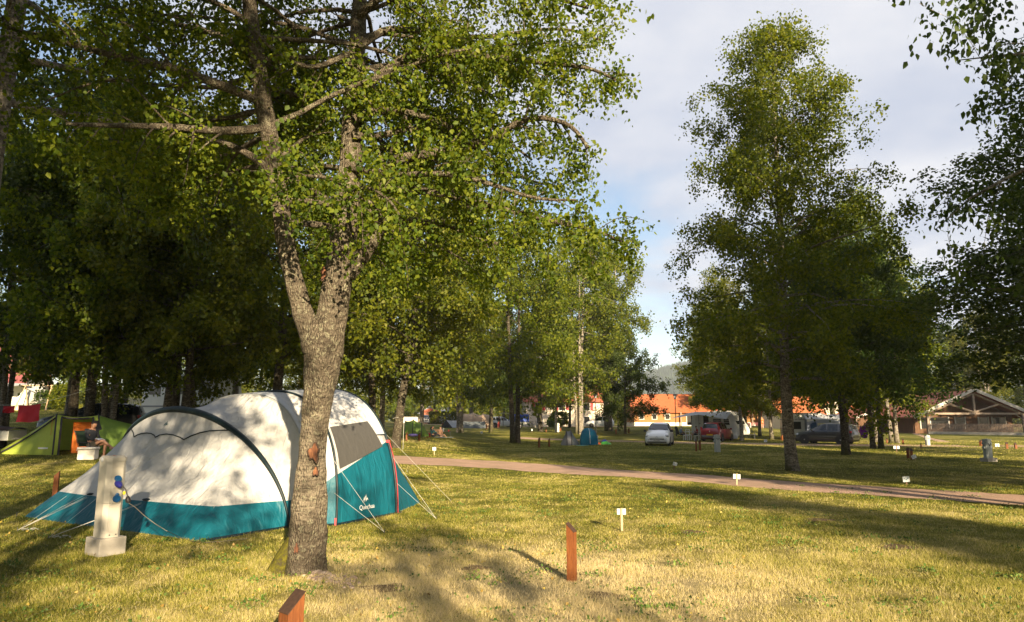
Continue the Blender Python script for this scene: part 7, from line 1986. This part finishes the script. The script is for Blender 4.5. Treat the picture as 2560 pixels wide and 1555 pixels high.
def build_grass():
    rng = np.random.default_rng(77)
    Vs, Fs = [], []
    off = 0
    nx_ = np.array([p.x for p in near]); ny_ = np.array([p.y for p in near]); fx_ = np.array([p.x for p in far_edge]); fy_ = np.array([p.y for p in far_edge])
    for d0, d1, dens, hmin, hmax, w in ((4.6, 7.0, 10500, 0.018, 0.055, 0.0026), (7.0, 9.5, 7000, 0.018, 0.055, 0.0032), (9.5, 14, 3400, 0.016, 0.048, 0.0045), (14, 22, 1300, 0.016, 0.042, 0.0075), (22, 36, 330, 0.018, 0.042, 0.015), (36, 62, 70, 0.02, 0.045, 0.03)):
        width = 0.80 * d1
        k = int(dens * (d1 - d0) * 2 * width)
        y = rng.uniform(d0, d1, k); x = rng.uniform(-1, 1, k) * width
        m = np.abs(x) < 0.80 * y + 0.3
        # tufty: thin out by a slow field
        fld = np.sin(x * 3.1 + 1.7 * np.sin(y * 2.3)) * np.sin(y * 2.7 + 1.3 * np.sin(x * 1.9)) + 0.6 * np.sin(x * 9.1 + y * 4) * np.sin(y * 8.3 - x * 3)
        m &= rng.uniform(-1.7, 0.7, k) < fld
        m &= ~((y < np.interp(x, fx_, fy_) + 0.05) & (y > np.interp(x, nx_, ny_) - 0.05) & (x > nx_[0]))
        m &= ~in_poly(x, y, TENT_FOOT)
        m &= (x - TRUNK_AT[0]) ** 2 + (y - TRUNK_AT[1]) ** 2 > 0.36 ** 2
        x, y, fl = x[m], y[m], fld[m]; k = len(x)
        z = H(x, y)
        hh = rng.uniform(hmin, hmax, k) * (1 + 0.25 * np.clip(fl, -1, 1.5)); a = rng.uniform(0, 2 * PI, k); b = rng.uniform(0, 2 * PI, k)
        tall = rng.random(k) < 0.012; hh = np.where(tall, hh * 2.0, hh)
        ww = w * rng.uniform(0.7, 1.3, k) * 0.5
        ln = hh * rng.uniform(0.1, 0.9, k)
        base = np.stack([x, y, z - 0.004], -1); dx = np.stack([np.cos(a) * ww, np.sin(a) * ww, 0 * a], -1)
        tip = base + np.stack([np.cos(b) * ln, np.sin(b) * ln, hh], -1)
        V = np.stack([base - dx, base + dx, tip], 1).reshape(-1, 3)
        F = np.arange(k * 3).reshape(-1, 3) + off; off += k * 3
        Vs.append(V); Fs.append(F)
    me = np_mesh('grass', np.concatenate(Vs), np.concatenate(Fs), blade_mat())
    tag(link('grass', me), 'short half dry grass covering the pitches', 'grass', None, 'stuff')
    # loose straw lying flat
    k = 16000
    y = 5 + 9 * rng.random(k) ** 1.5; x = rng.uniform(-0.8, 0.8, k) * y
    m = ~in_poly(x, y, TENT_FOOT); x, y = x[m], y[m]; k = len(x); z = H(x, y)
    a = rng.uniform(0, 2 * PI, k); L_ = rng.uniform(0.03, 0.13, k); w = 0.0016
    d = np.stack([np.cos(a) * L_, np.sin(a) * L_, rng.uniform(-0.2, 0.3, k) * L_], -1); s = np.stack([-np.sin(a) * w, np.cos(a) * w, 0 * a], -1)
    b0 = np.stack([x, y, z + rng.uniform(0.012, 0.045, k)], -1)
    V = np.stack([b0 - s, b0 + s, b0 + d + s, b0 + d - s], 1).reshape(-1, 3)
    n = NT('straw'); g = n.n('ShaderNodeNewGeometry'); n.col(n.ramp(g.outputs['Random Per Island'], [(0, (0.20, 0.17, 0.06)), (0.5, (0.42, 0.34, 0.16)), (1, (0.55, 0.46, 0.25))])); n.set(0.7)
    tag(link('loose_straw', np_mesh('loose_straw', V, np.arange(k * 4).reshape(-1, 4), n.m)), 'loose dry straw scattered over the lawn', 'straw', None, 'stuff')
    # pinkish stones heaped at the foot of the birch and litter
    mb = MB(); rg = random.Random(4)
    for i in range(150):
        t = rg.gauss(0, 1); 
        px_ = 742 + rg.random() ** 0.8 * 150 + rg.gauss(0, 8); py_ = 1432 + (px_ - 742) * 0.16 + rg.gauss(0, 8)
        q = G(px_, py_); r = rg.uniform(0.010, 0.030) * (1.3 if px_ < 830 else 0.9)
        m = Matrix.Rotation(rg.uniform(0, 6), 4, 'Z') @ Matrix.Rotation(rg.uniform(-.4, .4), 4, 'X')
        mb.ball(q + Vector((0, 0, r * 0.35)), (r * rg.uniform(0.9, 1.5), r * rg.uniform(0.7, 1.1), r * 0.7), 6, m)
    n = NT('pink_stone'); g = n.n('ShaderNodeNewGeometry'); n.col(n.ramp(g.outputs['Random Per Island'], [(0, (0.16, 0.11, 0.085)), (0.5, (0.27, 0.20, 0.165)), (1, (0.36, 0.29, 0.24))])); n.set(0.85); n.bump(n.noise(n.coord(), 60, 4), 0.4, 0.01)
    tag(mb.build('stones', n.m), 'pinkish pebbles heaped at the foot of the forked birch', 'stones', None, 'stuff')
    k = 900
    y = 5 + 14 * rng.random(k); x = rng.uniform(-0.8, 0.35, k) * y
    m = ~in_poly(x, y, TENT_FOOT); x, y = x[m], y[m]; z = H(x, y) + rng.uniform(0.015, 0.04, len(x))
    V, F = leaf_cloud(rng, np.stack([x, y, z], -1), 0.028, -0.05, 1.3, True)
    n = NT('fallen_leaf'); g = n.n('ShaderNodeNewGeometry'); n.col(n.ramp(g.outputs['Random Per Island'], [(0, (0.10, 0.06, 0.02)), (0.5, (0.30, 0.19, 0.04)), (1, (0.45, 0.33, 0.05))])); n.set(0.6)
    tag(link('fallen_leaves', np_mesh('fallen_leaves', V, F, n.m)), 'yellow and brown fallen birch leaves on the grass', 'leaves', None, 'stuff')
def build_weeds():
    rng = np.random.default_rng(9); P_ = []; 
    for c in range(420):
        y = 5 + 14 * rng.random() ** 1.2; x = rng.uniform(-0.78, 0.78) * y
        if in_poly(np.array([x]), np.array([y]), TENT_FOOT)[0]: continue
        m = int(rng.uniform(8, 46)); s = rng.uniform(0.05, 0.20)
        q = rng.normal(0, s, (m, 2)); P_.append(np.stack([x + q[:, 0], y + q[:, 1], H(x + q[:, 0], y + q[:, 1]) + rng.uniform(0.012, 0.04, m)], -1))
    V, F = leaf_cloud(rng, np.concatenate(P_), 0.024, -0.35, 1.3, True)
    n = NT('clover_leaf'); g = n.n('ShaderNodeNewGeometry'); n.col(n.ramp(g.outputs['Random Per Island'], [(0, (0.035, 0.075, 0.012)), (0.6, (0.07, 0.13, 0.02)), (1, (0.16, 0.18, 0.04))])); n.set(0.6, 0, 0.2)
    tag(link('clover', np_mesh('clover', V, F, n.m)), 'low clover and weeds growing in tufts among the grass', 'weeds', None, 'stuff')
    # a few bare scuffs of soil
    k = [(2240, 1367, .28), (960, 1470, .22), (1190, 1420, .18), (1730, 1330, .2), (2050, 1300, .22), (1510, 1490, .2)]
    mb = MB()
    for px_, py_, r in k:
        q = G(px_, py_); N = 26; ring = []
        for j in range(N):
            a = 2 * PI * j / N; f = r * (1 + .25 * math.sin(3 * a + px_) + .15 * math.sin(7 * a + py_)); x, y = q.x + f * math.cos(a), q.y + f * .8 * math.sin(a); ring.append((x, y, h(x, y) + .006))
        mb.add([(q.x, q.y, q.z + .030)] + ring, [(0, 1 + j, 1 + (j + 1) % N) for j in range(N)], True)
    n = NT('bare_soil'); a = n.noise(n.world(), 45, 6, .75); n.col(n.ramp(a, [(.3, (.07, .045, .025)), (.6, (.19, .135, .085)), (.8, (.30, .23, .15))])); n.set(.95, 0, .1); n.bump(a, 1.0, .05)
    tag(mb.build('bare_soil', n.m), None, None, None, 'structure')
far_edge = FAR_EDGE
TRUNK_AT = (G(758, 1428).x, G(758, 1428).y)
build_grass()
build_weeds()
# ------------------------------------------------------------------ the air: thin even haze over the valley
def build_haze():
    m = bpy.data.materials.new('haze_air'); m.use_nodes = True; nt = m.node_tree; nt.nodes.clear()
    o = nt.nodes.new('ShaderNodeOutputMaterial'); v = nt.nodes.new('ShaderNodeVolumePrincipled')
    v.inputs['Color'].default_value = (0.80, 0.87, 1.0, 1); v.inputs['Density'].default_value = HAZE_D; v.inputs['Anisotropy'].default_value = 0.0
    nt.links.new(v.outputs[0], o.inputs['Volume'])
    mb = MB(); x0, x1, y0, y1, z0, z1 = -3300, 3300, -3300, 3500, -4, 195
    mb.box(((x0 + x1) / 2, (y0 + y1) / 2, (z0 + z1) / 2), (x1 - x0, y1 - y0, z1 - z0))
    ob = mb.build('haze', m); ob['kind'] = 'stuff'; ob['label'] = 'thin evening haze in the valley air'
HAZE_D = 0.00018
build_haze()
